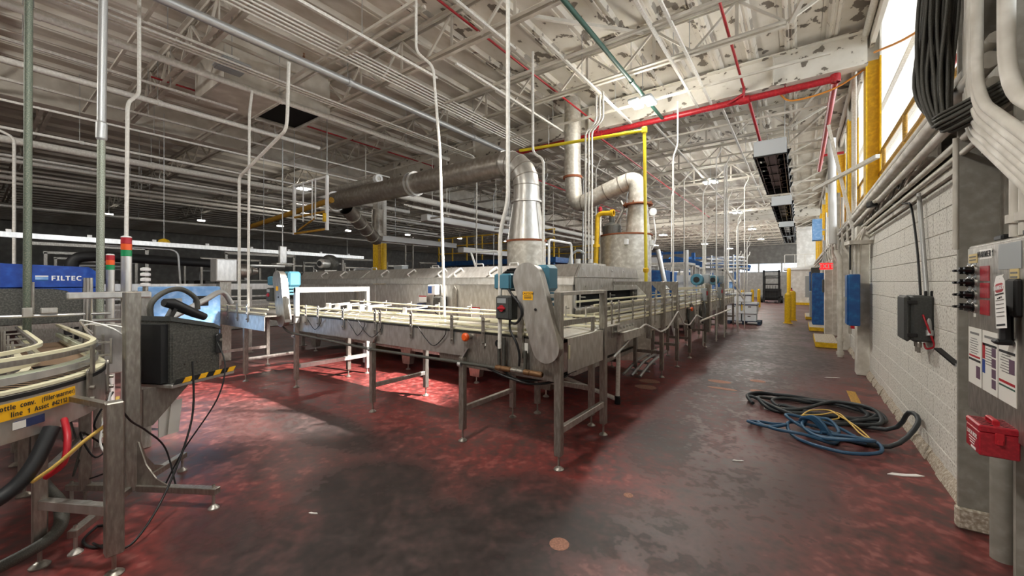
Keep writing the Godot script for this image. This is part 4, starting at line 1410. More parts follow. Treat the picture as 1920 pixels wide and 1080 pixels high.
	bx(s, Vector3(xr + 0.08, 1.0, -5.0), Vector3(0.14, 0.01, 0.62))
	bx(s, Vector3(xr + 0.145, 0.95, -5.0), Vector3(0.01, 0.1, 0.62))
	bx(s, Vector3(xr + 0.06, 1.06, -5.0), Vector3(0.01, 0.12, 0.62))
	part(t, "cable_tray", s, M.steel)
	for i in 5:
		s = mb()
		lathe(s, Vector3(xr + 0.066, 1.06, -4.78 - i * 0.11), Vector3(1, 0, 0), [[0.018, 0], [0.018, 0.025], [0.0, 0.028]], 10)
		part(t, "plug", s, M.steel_bright)
	# legs
	for z in [-6.93, -7.97, -9.05, -10.8, -12.4, -14.2, -15.9]:
		for x in [xr - 0.02, xl + 0.02]: conveyor_leg(t, Vector3(x, 0, z), 0.9)
		pbar(t, "stretcher", M.steel_dull, Vector3(xr, 0.42, z), Vector3(xl, 0.42, z), 0.045, 0.05)
	# portal posts with gusset plates
	for z in [-6.06, -6.84, -7.68]:
		pbox(t, "portal_post", M.steel_dull, Vector3(xr + 0.03, 1.2, z), Vector3(0.07, 0.86, 0.05), 0.004)
		s = mb()
		prism(s, [Vector2(0.0, 1.63), Vector2(-0.75 if z > -6.5 else -0.5, 1.63), Vector2(-0.75 if z > -6.5 else -0.5, 1.58), Vector2(-0.22, 1.58), Vector2(0.0, 1.36)], 0.04, Transform3D(Basis(), Vector3(xr + 0.065, 0, z - 0.02)))
		part(t, "portal_arm", s, M.steel_dull)
	pbox(t, "hood_lid", M.steel, Vector3(-2.1, 1.48, -9.3), Vector3(0.36, 0.03, 2.6))
	pbox(t, "hood_lip", M.uhmw, Vector3(-1.9, 1.49, -9.3), Vector3(0.02, 0.05, 2.6))
	for z in [-8.05, -9.3, -10.55]: pbar(t, "hood_post", M.steel, Vector3(-2.3, 1.1, z), Vector3(-2.3, 1.47, z), 0.03, 0.03)
	# round drive guards
	for z in [-8.9, -10.2]:
		s = mb()
		lathe(s, Vector3(xr + 0.02, 0.9, z), Vector3(1, 0, 0), [[0.26, 0.0], [0.26, 0.04], [0.0, 0.045]], 22)
		part(t, "drum_guard", s, M.hmi_grey)
	stop_button(Vector3(xr + 0.055, 1.08, -8.55), Vector3(1, 0, 0), "orange mushroom stop button on the long aisle conveyor")
	# white bent tube running along the aisle conveyor
	s = mb()
	tube(s, rounded([Vector3(-1.8, 0.72, -4.55), Vector3(-1.78, 1.0, -5.55), Vector3(-1.78, 1.02, -5.7), Vector3(-1.8, 0.82, -6.55), Vector3(-1.8, 0.84, -6.95), Vector3(-1.78, 1.1, -7.6), Vector3(-1.8, 0.82, -8.1), Vector3(-1.8, 0.75, -8.6), Vector3(-1.78, 0.92, -9.2), Vector3(-1.8, 0.8, -9.9)], 0.08), 0.014, 6)
	single("bent_tube", "white bent plastic tube zigzagging along the aisle conveyor", "tube", s, M.white)
	s = mb()
	tube(s, rounded([Vector3(-1.72, 0.78, -9.3), Vector3(-1.62, 0.84, -13.0)], 0.05), 0.022, 6)
	single("drop_pipe", "pale conduit on a bracket under the far part of the aisle conveyor", "conduit", s, M.conduit)
	# drive stations further along
	for q in [[-10.3, "blue-grey motor and switch on the nearer drive post of the aisle conveyor"], [-12.5, "blue-grey motor and switch on the further drive post of the aisle conveyor"]]:
		var g := thing("drive_station", q[1], "drive", Vector3(xr, 0, q[0]))
		pbox(g, "post", M.steel_dull, Vector3(0.04, 0.98, -0.5), Vector3(0.1, 1.2, 0.16), 0.006)
		s = mb()
		lathe(s, Vector3(-0.1, 1.68, 0.15), Vector3(0, 0, 1), [[0.0, 0], [0.12, 0], [0.14, -0.03], [0.14, -0.3], [0.0, -0.3]], 18)
		part(g, "motor", s, M.motor_blue)
		s = mb()
		lathe(s, Vector3(-0.1, 1.68, 0.155), Vector3(0, 0, 1), [[0.07, 0], [0.07, 0.006], [0.0, 0.006]], 14)
		part(g, "fan_grille", s, M.black)
		pbox(g, "terminal_box", M.grey_light, Vector3(0.06, 1.7, -0.1), Vector3(0.16, 0.2, 0.2), 0.01)
		pbox(g, "switch_case", M.grey_light, Vector3(0.06, 1.33, 0.15), Vector3(0.12, 0.3, 0.14), 0.01)
		pbox(g, "switch_handle", M.red, Vector3(0.13, 1.36, 0.15), Vector3(0.03, 0.1, 0.05), 0.008)
		ptube(g, "cable", M.grey_light, spline([Vector3(0.06, 1.18, 0.15), Vector3(0.1, 1.0, 0.2), Vector3(0.05, 0.85, 0.0)]), 0.012)
	# transfer plate between the two conveyors
	var tr := thing("transfer_table", "low steel transfer table joining the two conveyors at the warmer end", "conveyor")
	for x in [-1.9, -2.62]: conveyor_leg(tr, Vector3(x, 0, -4.14), 0.9)
	pbar(tr, "stretcher", M.steel_dull, Vector3(-1.9, 0.42, -4.14), Vector3(-2.62, 0.42, -4.14), 0.045, 0.05)
	s = mb()
	bx(s, Vector3(-2.2, 1.11, -4.3), Vector3(0.9, 0.012, 0.72))
	bx(s, Vector3(-2.2, 1.02, -4.05), Vector3(0.9, 0.17, 0.01))
	part(tr, "transfer_plate", s, M.steel)
	pbox(tr, "side_plate", M.steel, Vector3(xr, 1.0, -4.36), Vector3(0.008, 0.16, 0.64))
	for y in [1.17, 1.26, 1.36]: pbox(tr, "side_rail", M.uhmw, Vector3(xr + 0.03, y, -4.38), Vector3(0.016, 0.03, 0.6), 0.005)
	for z in [-4.2, -4.55]: guide_bracket(tr, Vector3(xr + 0.045, 0, z), Vector3(1, 0, 0), 0.97, 1.38)
	for k in [[1.17, -4.02], [1.24, -4.05]]: pbox(tr, "transfer_rail", M.uhmw, Vector3(-2.2, k[0], k[1]), Vector3(0.9, 0.026, 0.018), 0.006)
	for x in [-2.5, -2.15, -1.9]: rail_clip(tr, Vector3(x, 0, -4.0), Vector3(0, 0, 1), 1.08, 1.32)
	# waste pipe that slopes across the floor under the transfer
	var w := thing("waste_pipe", "white waste pipe standing by the aisle conveyor and sloping away under it", "pipe", Vector3(-1.955, 0, -5.08))
	ptube(w, "riser", M.conduit, [Vector3(0, 0.06, 0), Vector3(0.02, 0.97, 0.0)], 0.028, 12)
	ptube(w, "slope", M.conduit, [Vector3(0, 0.06, 0), Vector3(-1.15, 0.34, 0.05)], 0.028, 12)
	s = mb()
	lathe(s, Vector3(0, 0.0, 0), Vector3.UP, [[0.0, 0.0], [0.04, 0.0], [0.04, 0.1], [0.03, 0.11]], 12)
	part(w, "elbow_socket", s, M.black)
	# ladder section lying under the conveyor
	var l := thing("tubular_rack", "galvanised tubular frame lying on the floor under the aisle conveyor", "frame", Vector3(-2.35, 0, -7.1))
	for k in 3:
		ptube(l, "tube", M.galv, rounded([Vector3(-0.1 + k * 0.14, 0.03, 0.45), Vector3(0.0 + k * 0.13, 0.22, 0.1), Vector3(0.05 + k * 0.1, 0.28, -0.9)], 0.1), 0.024)
	for k in 3: ptube(l, "rung", M.galv, [Vector3(-0.02, 0.1 + k * 0.07, 0.3 - k * 0.35), Vector3(0.3, 0.1 + k * 0.07, 0.3 - k * 0.35)], 0.018)

# ---------------------------------------------------------------- curved conveyor and machines on the left
var CC := Vector3(-4.2, 0.02, 0.45)      # centre of the bend

func bend_pt(r: float, a: float, y: float) -> Vector3:
	return CC + Vector3(cos(a) * r, y, -sin(a) * r)

# points of a line that follows the conveyor: along z, round the bend, then away along -x
func follow(r: float, y: float, far := -6.1, k := 14) -> Array:
	var o := [bend_pt(r, 0, y) + Vector3(0, 0, 1.2)]
	for i in k + 1: o.append(bend_pt(r, i * PI / 2 / k, y))
	o.append(Vector3(far, y, CC.z - r))
	return o

# a strip of rectangular section swept along points, h high and w wide
func strip(s: SurfaceTool, pts: Array, w: float, h: float):
	s.set_smooth_group(-1)
	var prev := []
	for i in pts.size():
		var d: Vector3
		if i == 0: d = pts[1] - pts[0]
		elif i == pts.size() - 1: d = pts[i] - pts[i - 1]
		else: d = (pts[i + 1] - pts[i]).normalized() + (pts[i] - pts[i - 1]).normalized()
		d = d.normalized()
		var n := d.cross(Vector3.UP).normalized()
		var q := [pts[i] + n * w / 2 + Vector3.UP * h / 2, pts[i] - n * w / 2 + Vector3.UP * h / 2, pts[i] - n * w / 2 - Vector3.UP * h / 2, pts[i] + n * w / 2 - Vector3.UP * h / 2]
		if i > 0:
			var os := [Vector3.UP, -n, Vector3.DOWN, n]
			for k in 4:
				s.set_smooth_group(20 + k)
				face(s, [prev[k], prev[(k + 1) % 4], q[(k + 1) % 4], q[k]], os[k])
			s.set_smooth_group(-1)
		else: face(s, q, -d)
		if i == pts.size() - 1: face(s, q, d)
		prev = q

func curve_part(t: Node3D, called: String, m: Material, r: float, y: float, w: float, h: float):
	var s := mb()
	strip(s, follow(r, y), w, h)
	part(t, called, s, m)

func build_left_machines():
	var t := thing("curved_conveyor", "curved stainless bottle conveyor with pale guide rails and a yellow asset label", "conveyor")
	curve_part(t, "outer_side_plate", M.steel, 1.04, 0.885, 0.008, 0.25)
	curve_part(t, "inner_side_plate", M.steel_dull, 0.66, 0.885, 0.008, 0.25)
	curve_part(t, "chain_bed", M.chain, 0.85, 1.0, 0.3, 0.02)
	# the single links of the chain, as fine joints on the bed
	var s := mb()
	for i in 34:
		var a := -0.25 + i * 0.058
		bar(s, bend_pt(0.71, a, 1.012), bend_pt(0.99, a, 1.012), 0.007, 0.006)
	part(t, "chain_joints", s, M.black).set_meta("kind", "stuff")
	curve_part(t, "wear_strip", M.uhmw, 1.02, 1.022, 0.05, 0.016)
	curve_part(t, "wear_strip", M.uhmw, 0.68, 1.022, 0.04, 0.016)
	curve_part(t, "black_edge", M.black, 1.043, 0.995, 0.012, 0.022)
	for q in [[0.985, 1.09, M.uhmw_pale, 0.03, 0.034], [1.003, 1.075, M.steel_bright, 0.012, 0.04], [0.985, 1.185, M.uhmw, 0.028, 0.022], [1.003, 1.165, M.steel_dull, 0.014, 0.03], [0.74, 1.09, M.uhmw, 0.022, 0.03], [0.72, 1.085, M.steel, 0.01, 0.034], [0.74, 1.185, M.uhmw, 0.022, 0.022], [0.72, 1.18, M.steel_dull, 0.012, 0.026]]:
		curve_part(t, "guide_rail", q[2], q[0], q[1], q[3], q[4])
	for a in [1.02, 1.35]:
		s = mb()
		var n := bend_pt(1.0, a, 0) - CC
		n.y = 0
		var p := bend_pt(1.055, a, 0)
		var side := n.cross(Vector3.UP).normalized()
		prism(s, stadium(Vector2(0, 0.83), 0.022, Vector2(0, 1.03), 0.022, 6), 0.01, Transform3D(Basis(side, Vector3.UP, n), p))
		bx(s, bend_pt(1.075, a, 1.11), Vector3(0.03, 0.18, 0.012), Basis(side, Vector3.UP, n))
		bar(s, bend_pt(1.075, a, 1.03), bend_pt(1.05, a, 1.03), 0.03, 0.012)
		bar(s, bend_pt(1.075, a, 1.175), bend_pt(1.0, a, 1.175), 0.02, 0.012)
		bar(s, bend_pt(1.075, a, 1.085), bend_pt(1.0, a, 1.085), 0.02, 0.012)
		for y in [0.86, 0.93]: lathe(s, p + Vector3(0, y, 0) + n * 0.01, n, [[0.013, 0], [0.013, 0.022], [0.0, 0.024]], 8)
		part(t, "guide_bracket", s, M.steel_dull)
	for a in [0.2, 0.75, 1.2]:
		s = mb()
		for y in [1.085, 1.18]: bar(s, bend_pt(0.72, a, y), bend_pt(0.64, a, y), 0.016, 0.012)
		bar(s, bend_pt(0.64, a, 0.95), bend_pt(0.64, a, 1.2), 0.025, 0.012)
		part(t, "guide_bracket", s, M.steel_dull)
	for x in [-4.4, -4.9, -5.4, -5.9]:
		for q in [[-0.59, -1], [-0.21, 1]]:
			s = mb()
			bar(s, Vector3(x, 0.93, q[0] + q[1] * 0.03), Vector3(x, 1.21, q[0] + q[1] * 0.03), 0.03, 0.012)
			for y in [1.085, 1.18]: bar(s, Vector3(x, y, q[0] + q[1] * 0.03), Vector3(x, y, q[0] - q[1] * 0.06), 0.016, 0.012)
			part(t, "guide_bracket", s, M.steel_dull)
	# legs
	for q in [[-3.07, -0.475], [-3.5, -0.24], [-4.2, -0.5], [-4.6, -0.55], [-4.75, -0.25], [-5.6, -0.55], [-5.6, -0.25]]:
		conveyor_leg(t, Vector3(q[0], 0, q[1]), 0.96 if q[0] > -3.2 else 0.88, 0.075 if q[0] > -3.5 else 0.06)
	pbar(t, "stretcher", M.steel, Vector3(-3.07, 0.36, -0.475), Vector3(-3.5, 0.36, -0.24), 0.045, 0.055, 0.004)
	pbar(t, "stretcher", M.steel, Vector3(-3.5, 0.5, -0.24), Vector3(-4.2, 0.5, -0.5), 0.04, 0.05, 0.004)
	# support arm and gusset to the outer leg
	pbar(t, "leg_bracket", M.steel_dull, Vector3(-3.07, 0.93, -0.475), Vector3(-3.58, 0.92, -0.36), 0.035, 0.03)
	# asset label, printed on a strip bent like the plate
	s = mb()
	var lp := []
	for i in 9: lp.append(bend_pt(1.046, 0.52 + i * 0.05, 0.925))
	strip(s, lp, 0.003, 0.088)
	var lab := part(t, "asset_label", s, M.label_yellow, "yellow asset label with black print")
	var text1 := "bottle conv. (filler-warmer)"
	var text2 := "line 1 Asset #42112"
	for row in [[text1, 0.945, 0.525, 0.915], [text2, 0.905, 0.58, 0.86]]:
		var tx: String = row[0]
		var words := tx.split(" ")
		var total := float(tx.length())
		var pos := 0.0
		for w in words:
			var mid: float = (pos + w.length() / 2.0) / total
			var a: float = lerpf(row[2], row[3], mid)
			var n := Vector3(cos(a), 0, -sin(a))
			letters(lab, "print", w, 0.026, M.ink, bend_pt(1.0495, a, row[1]), Vector3.UP.cross(n), Vector3.UP, 0.0006, "Droid Sans", 0.82)
			pos += w.length() + 1.0
	s = mb()
	lp = []
	for i in 5: lp.append(bend_pt(1.046, 0.60 + i * 0.034, 0.842))
	strip(s, lp, 0.003, 0.045)
	part(t, "maker_plate", s, M.navy, "small navy maker plate")
	s = mb()
	lp = []
	for i in 4: lp.append(bend_pt(1.047, 0.595 + i * 0.018, 0.842))
	strip(s, lp, 0.003, 0.04)
	part(t, "maker_plate_panel", s, M.paper)

	# hoses and wires under the curved conveyor
	var runs := [
		["suction_hose", "thick black ribbed hose sagging under the curved conveyor", M.rubber, 0.036, [Vector3(-3.42, 0.8, -0.28), Vector3(-3.34, 0.62, -0.2), Vector3(-3.30, 0.52, -0.1), Vector3(-3.22, 0.46, 0.1)]],
		["red_hose", "red hose bent under the curved conveyor", M.red, 0.016, [Vector3(-3.47, 0.82, -0.33), Vector3(-3.34, 0.74, -0.33), Vector3(-3.29, 0.62, -0.31), Vector3(-3.34, 0.55, -0.25)]],
		["yellow_air_line", "pale yellow air line slung from the conveyor end to the left leg", M.cord_yellow, 0.01, [Vector3(-3.32, 0.93, -0.53), Vector3(-3.27, 0.82, -0.5), Vector3(-3.26, 0.72, -0.38), Vector3(-3.28, 0.62, -0.28), Vector3(-3.32, 0.55, -0.2)]],
		["drain_hose", "old grey flexible hose bending down behind the near leg", M.cable_grey, 0.032, [Vector3(-3.62, 0.85, -0.25), Vector3(-3.60, 0.5, -0.24), Vector3(-3.52, 0.3, -0.32), Vector3(-3.42, 0.18, -0.28), Vector3(-3.42, 0.1, -0.05)]],
		["sensor_cable", "white sensor cable hanging behind the near conveyor leg", M.white, 0.006, [Vector3(-3.65, 0.9, -0.55), Vector3(-3.64, 0.6, -0.5), Vector3(-3.58, 0.5, -0.54), Vector3(-3.5, 0.53, -0.56)]],
		["power_cable", "black cable drooping from the control cabinet to the floor", M.black, 0.007, [Vector3(-3.72, 1.02, -1.0), Vector3(-3.66, 0.6, -0.98), Vector3(-3.5, 0.2, -0.8), Vector3(-3.3, 0.03, -0.6), Vector3(-3.35, 0.02, -0.5), Vector3(-3.5, 0.02, -0.45)]],
		["power_cable", "black cable hanging from the small pendant down past the striped shelf", M.black, 0.006, [Vector3(-3.86, 1.13, -1.2), Vector3(-3.75, 0.95, -1.22), Vector3(-3.7, 0.7, -1.15), Vector3(-3.75, 0.35, -0.95), Vector3(-3.8, 0.1, -0.85)]],
		["power_cable", "black cable crossing behind the near leg to the control stand", M.black, 0.006, [Vector3(-3.25, 0.9, -0.52), Vector3(-3.4, 0.75, -0.6), Vector3(-3.62, 0.6, -0.72), Vector3(-3.75, 0.4, -0.85), Vector3(-3.7, 0.1, -0.9)]],
		["air_tube", "bundle of white air tubes looping over the conveyor bend", M.white, 0.006, [Vector3(-4.1, 1.12, -0.75), Vector3(-4.0, 1.28, -0.62), Vector3(-4.4, 1.33, -0.5), Vector3(-4.7, 1.2, -0.6)]],
		["air_tube", "white air tube arching beside the steel post", M.white, 0.006, [Vector3(-3.95, 1.1, -0.72), Vector3(-4.15, 1.26, -0.72), Vector3(-4.6, 1.28, -0.55), Vector3(-4.8, 1.15, -0.62)]],
		["wire_tangle", "tangle of black wires under the control stand", M.black, 0.006, [Vector3(-3.9, 0.85, -0.6), Vector3(-3.85, 0.65, -0.5), Vector3(-4.0, 0.5, -0.62), Vector3(-3.8, 0.45, -0.5), Vector3(-3.95, 0.6, -0.45), Vector3(-4.1, 0.4, -0.6), Vector3(-3.8, 0.35, -0.58), Vector3(-4.0, 0.25, -0.5)]],
		["wire_tangle", "loose grey wires behind the conveyor legs", M.cable_grey, 0.006, [Vector3(-4.2, 0.8, -0.4), Vector3(-4.1, 0.5, -0.45), Vector3(-4.3, 0.4, -0.5), Vector3(-4.0, 0.3, -0.42), Vector3(-4.2, 0.55, -0.5), Vector3(-4.4, 0.35, -0.45)]],
		["floor_ring", "ring of black tube lying on the floor by the near leg", M.rubber, 0.008, [Vector3(-3.75, 0.01, -0.5), Vector3(-3.6, 0.012, -0.42), Vector3(-3.45, 0.01, -0.46), Vector3(-3.5, 0.01, -0.56), Vector3(-3.65, 0.012, -0.58), Vector3(-3.75, 0.01, -0.5)]],
	]
	for r in runs:
		s = mb()
		tube(s, spline(r[4], 7), r[3], 10 if r[3] > 0.02 else 6)
		single(r[0], r[1], "hose" if r[0].ends_with("hose") else "cable", s, r[2])

	# --- control cabinet on its stand
	t = thing("control_stand", "stainless pedestal stand with crossed feet carrying the grey control cabinet", "stand", Vector3(-3.93, 0, -0.7))
	pbox(t, "column", M.steel_dull, Vector3(0, 0.83, 0), Vector3(0.1, 1.44, 0.085), 0.006)
	for q in [[0.57, -0.35], [-0.37, -0.4], [-0.38, 0.27], [0.46, 0.34]]:
		var fa := pbar(t, "foot_arm", M.steel_dull, Vector3(q[0] * 0.08, 0.13, q[1] * 0.08), Vector3(q[0], 0.13, q[1]), 0.05, 0.045, 0.004)
		s = mb()
		levelling_foot(s, Vector3(q[0] * 0.95, 0, q[1] * 0.95), 0.17, 0.035)
		part(fa, "levelling_foot", s, M.steel)
	for q in [[0.57, -0.35], [-0.37, -0.4]]:
		var dir := Vector3(q[0], 0, q[1]).normalized()
		s = mb()
		var pr := [Vector2(0.05, 0.14), Vector2(0.3, 0.15), Vector2(0.2, 0.2), Vector2(0.12, 0.3), Vector2(0.06, 0.46), Vector2(0.05, 0.46)]
		prism(s, pr, 0.01, Transform3D(Basis(dir, Vector3.UP, dir.cross(Vector3.UP)), Vector3.ZERO))
		part(t, "gusset", s, M.steel_dull)
	s = mb()
	prism(s, [Vector2(0.0, 0.55), Vector2(0.06, 0.55), Vector2(0.34, 0.83), Vector2(0.0, 0.83)], 0.02, Transform3D(Basis(Vector3(-0.3, 0, -0.95), Vector3.UP, Vector3(0.95, 0, -0.3)), Vector3(0.02, 0, -0.05)))
	part(t, "bracket", s, M.steel_dull)
	for k in 2: pbox(t, "notice_card", M.paper, Vector3(-0.08 - 0.02 * k, 0.55, -0.2 - 0.07 * k), Vector3(0.006, 0.26, 0.09), 0.0, Basis(Vector3.UP, 0.5) * Basis(Vector3(1, 0, 0), -0.12 * k))
	var yaw := Basis(Vector3.UP, 0.42)
	var hx := Transform3D(yaw, Vector3(-4.12, 0, -1.0))
	var sh := thing("striped_shelf", "steel shelf edge with yellow and black hazard stripes under the control cabinet", "shelf", hx.origin, "", 0.42)
	pbox(sh, "tray", M.steel, Vector3(0.05, 0.835, -0.03), Vector3(0.42, 0.025, 0.52), 0.004)
	for k in 8:
		s = mb()
		var z0 := 0.22 - k * 0.062
		prism(s, [Vector2(-z0, 0.848), Vector2(-z0 + 0.066, 0.848), Vector2(-z0 + 0.09, 0.885), Vector2(-z0 + 0.024, 0.885)], 0.006, Transform3D(Basis(Vector3(0, 0, -1), Vector3.UP, Vector3(1, 0, 0)), Vector3(0.255, 0, 0)))
		part(sh, "stripe", s, M.label_yellow if k % 2 else M.black)
	var cb := thing("control_cabinet", "dark grey sloping control cabinet standing on the striped shelf", "cabinet", hx.origin, "", 0.42)
	s = mb()
	prism(s, [Vector2(-0.2, 0.85), Vector2(0.2, 0.85), Vector2(0.2, 1.22), Vector2(0.13, 1.25), Vector2(-0.2, 1.33)], 0.40, Transform3D(Basis(Vector3(0, 0, -1), Vector3.UP, Vector3(1, 0, 0)), Vector3(-0.2, 0, 0)))
	part(cb, "case", s, M.hmi_grey)
	s = mb()
	prism(s, [Vector2(-0.205, 1.325), Vector2(0.135, 1.245), Vector2(0.21, 1.215), Vector2(0.21, 1.235), Vector2(0.14, 1.275), Vector2(-0.205, 1.36)], 0.43, Transform3D(Basis(Vector3(0, 0, -1), Vector3.UP, Vector3(1, 0, 0)), Vector3(-0.215, 0, 0)))
	part(cb, "lid", s, M.grey_box)
	pbox(cb, "side_cover", M.hmi_grey, Vector3(0.204, 1.05, 0.0), Vector3(0.008, 0.36, 0.37), 0.003)
	pbox(cb, "back_gap_shade", M.black, Vector3(0, 1.08, 0.225), Vector3(0.36, 0.44, 0.05))  # solid black box painted as the shade of a gap
	for z in [-0.12, 0.0, 0.1]:
		s = mb()
		lathe(s, Vector3(0.208, 0.98, z), Vector3(1, 0, 0), [[0.007, 0], [0.007, 0.004], [0.0, 0.005]], 8)
		part(cb, "screw", s, M.chrome)
	var pd := thing("pendant_remote", "small black pendant remote with a silver button hung on the cabinet corner", "remote", hx * Vector3(0.225, 1.1, -0.175), "", 0.42)
	pbox(pd, "body", M.black, Vector3(0, 0, 0), Vector3(0.03, 0.17, 0.055), 0.012)
	s = mb()
	lathe(s, Vector3(0.015, 0.03, 0), Vector3(1, 0, 0), [[0.014, 0], [0.014, 0.008], [0.0, 0.009]], 12)
	part(pd, "button", s, M.chrome)
	var sc := thing("hand_scanner", "black hand scanner with a thick grip lying on the cabinet lid", "scanner", hx * Vector3(0.06, 1.36, -0.02), "", 0.42)
	s = mb()
	tube(s, [Vector3(0, 0.1, 0.16), Vector3(0, 0.09, 0.1), Vector3(0, 0.0, -0.08), Vector3(0, -0.04, -0.17)], [0.03, 0.042, 0.036, 0.03], 10)
	part(sc, "grip", s, M.black)
	s = mb()
	bar(s, Vector3(0, 0.06, 0.08), Vector3(0, -0.07, 0.15), 0.05, 0.03)
	part(sc, "foot", s, M.black)
	s = mb()
	tube(s, spline([hx * Vector3(-0.05, 1.32, 0.15), hx * Vector3(-0.05, 1.45, 0.15), hx * Vector3(-0.05, 1.54, 0.05), hx * Vector3(-0.05, 1.56, -0.08), hx * Vector3(-0.05, 1.48, -0.2), hx * Vector3(-0.05, 1.38, -0.22)]), 0.02, 10)
	single("flexible_conduit", "thick grey flexible conduit arching over the control cabinet", "conduit", s, M.cable_grey)
	s = mb()
	tube(s, spline([Vector3(-4.35, 1.3, -1.0), Vector3(-4.5, 1.45, -1.3), Vector3(-4.7, 1.52, -1.5), Vector3(-4.75, 1.4, -1.6)]), 0.025, 10)
	single("flexible_conduit", "thinner grey flexible conduit behind the control cabinet", "conduit", s, M.galv)

	# --- polished post and little arms at the bend
	t = thing("sensor_post", "polished round steel post standing inside the conveyor bend", "post", Vector3(-5.4, 0, -0.66))
	ptube(t, "tube", M.chrome, [Vector3(0, 0, 0), Vector3(0, 1.66, 0)], 0.035, 14)
	ptube(t, "arm", M.steel_bright, [Vector3(0.02, 1.32, -0.15), Vector3(0.0, 1.33, 0.7)], 0.014)
	ptube(t, "arm", M.steel_bright, [Vector3(0.05, 1.24, -0.5), Vector3(0.0, 1.26, 0.05)], 0.018)
	pbox(t, "sensor_head", M.steel, Vector3(0.05, 1.36, 0.36), Vector3(0.05, 0.08, 0.06), 0.006)
	pbox(t, "sensor_head", M.steel, Vector3(0.05, 1.37, 0.24), Vector3(0.05, 0.05, 0.1), 0.006)
	ptube(t, "antenna", M.steel_dull, [Vector3(0.03, 1.35, 0.33), Vector3(0.03, 1.62, 0.33)], 0.01)

	# --- blue inspection machine
	t = thing("inspection_machine", "blue-topped bottle inspection machine with a speckled grey front", "machine", Vector3(-6.5, 0, -0.2))
	s = mb()
	prism(s, [Vector2(-0.85, 1.56), Vector2(0.63, 1.56), Vector2(0.63, 1.72), Vector2(0.56, 1.78), Vector2(-0.85, 1.83)], 0.7, Transform3D(Basis(Vector3(0, 0, -1), Vector3.UP, Vector3(1, 0, 0)), Vector3(-0.35, 0, 0)))
	part(t, "hood", s, M.blue_deep)
	pbox(t, "front_panel", M.hmi_grey, Vector3(0.33, 1.41, -0.18), Vector3(0.03, 0.42, 0.88), 0.006)
	s = mb()
	prism(s, [Vector2(-0.3, 1.57), Vector2(0.62, 1.57), Vector2(0.62, 1.44), Vector2(0.5, 1.47), Vector2(0.4, 1.53), Vector2(0.3, 1.555)], 0.004, Transform3D(Basis(Vector3(0, 0, -1), Vector3.UP, Vector3(1, 0, 0)), Vector3(0.346, 0, 0)))
	part(t, "blue_swoosh", s, M.blue_deep)
	letters(t, "lettering", "FILTEC", 0.05, M.white, Vector3(0.352, 1.66, -0.40), Vector3(0, 0, -1), Vector3.UP, 0.004)
	for k in 4: pbox(t, "logo_bar", [M.white, M.blue_pale, M.blue_pale, M.blue][k], Vector3(0.352, 1.68 - k * 0.014, -0.235), Vector3(0.004, 0.011, 0.085))
	pbox(t, "name_tag", M.white, Vector3(0.352, 1.49, 0.46), Vector3(0.004, 0.03, 0.1))
	pbox(t, "inner_frame", M.steel_dull, Vector3(0.1, 1.3, 0.55), Vector3(0.5, 0.6, 0.5))
	pbox(t, "base", M.steel_dull, Vector3(0, 0.62, -0.1), Vector3(0.6, 0.5, 1.2), 0.01)
	for q in [[-0.25, 0.45], [0.25, 0.45], [-0.25, -0.6], [0.25, -0.6]]: pbox(t, "leg", M.steel_dull, Vector3(q[0], 0.2, q[1]), Vector3(0.07, 0.4, 0.07))
	for z in [0.42, -0.58]: pbox(t, "upright", M.steel_dull, Vector3(0.2, 1.04, z), Vector3(0.06, 0.4, 0.06))
	# machine guard block in the dark corner
	t = thing("filler_corner", "dark machine block with posts beside the near end of the curved conveyor", "machine", Vector3(-5.1, 0, 0.35))
	pbox(t, "block", M.black, Vector3(0, 0.62, 0), Vector3(0.5, 1.2, 0.6), 0.02)
	for z in [-0.2, 0.05]: pbox(t, "post", M.black, Vector3(0.1, 1.28, z), Vector3(0.08, 0.28, 0.06), 0.01)
	pbox(t, "head", M.steel_dull, Vector3(0.0, 1.35, -0.05), Vector3(0.1, 0.14, 0.1), 0.01)

	# --- signal towers
	for q in [[Vector3(-6.55, 0, -1.12), 1.0, 2.17, 0.05, "taller signal tower with red, orange and green lamps on a fat steel pole"], [Vector3(-6.2, 0, -0.93), 1.25, 1.93, 0.036, "shorter leaning signal tower with red, orange and green lamps beside the taller one"]]:
		t = thing("signal_tower", q[4], "signal lamp", q[0])
		var r: float = q[3]
		ptube(t, "pole", M.steel_bright, [Vector3(0, 0, 0), Vector3(0, q[2] - r * 4.8, 0)], r, 12)
		var y: float = q[2] - r * 4.8
		for k in [M.green, M.orange, M.red]:
			s = mb()
			lathe(s, Vector3(0, y, 0), Vector3.UP, [[r, 0], [r * 1.02, 0.004], [r * 1.02, r * 1.45], [r * 0.96, r * 1.5]], 14)
			part(t, "lens", s, k)
			y += r * 1.5
		s = mb()
		lathe(s, Vector3(0, y, 0), Vector3.UP, [[r, 0], [r, r * 0.2], [r * 0.7, r * 0.4], [0, r * 0.45]], 14)
		part(t, "cap", s, M.white)
		pbox(t, "base_plate", M.steel_dull, Vector3(0, 0.01, 0), Vector3(0.2, 0.02, 0.2))
	t = thing("beacon_stack", "short stack of white discs beside the signal towers", "beacon", Vector3(-7.2, 0, -1.42))
	ptube(t, "pole", M.steel_dull, [Vector3(0, 0, 0), Vector3(0, 1.58, 0)], 0.03)
	for k in 4:
		s = mb()
		lathe(s, Vector3(0, 1.56 + k * 0.07, 0), Vector3.UP, [[0.03, 0], [0.055, 0.008], [0.055, 0.04], [0.03, 0.05]], 12)
		part(t, "disc", s, M.white)
	t = thing("machine_post", "grey boxed steel machine post behind the control stand", "post", Vector3(-5.2, 0, -1.0))
	pbox(t, "post", M.steel_dull, Vector3(0, 0.75, 0), Vector3(0.12, 1.5, 0.12), 0.01)
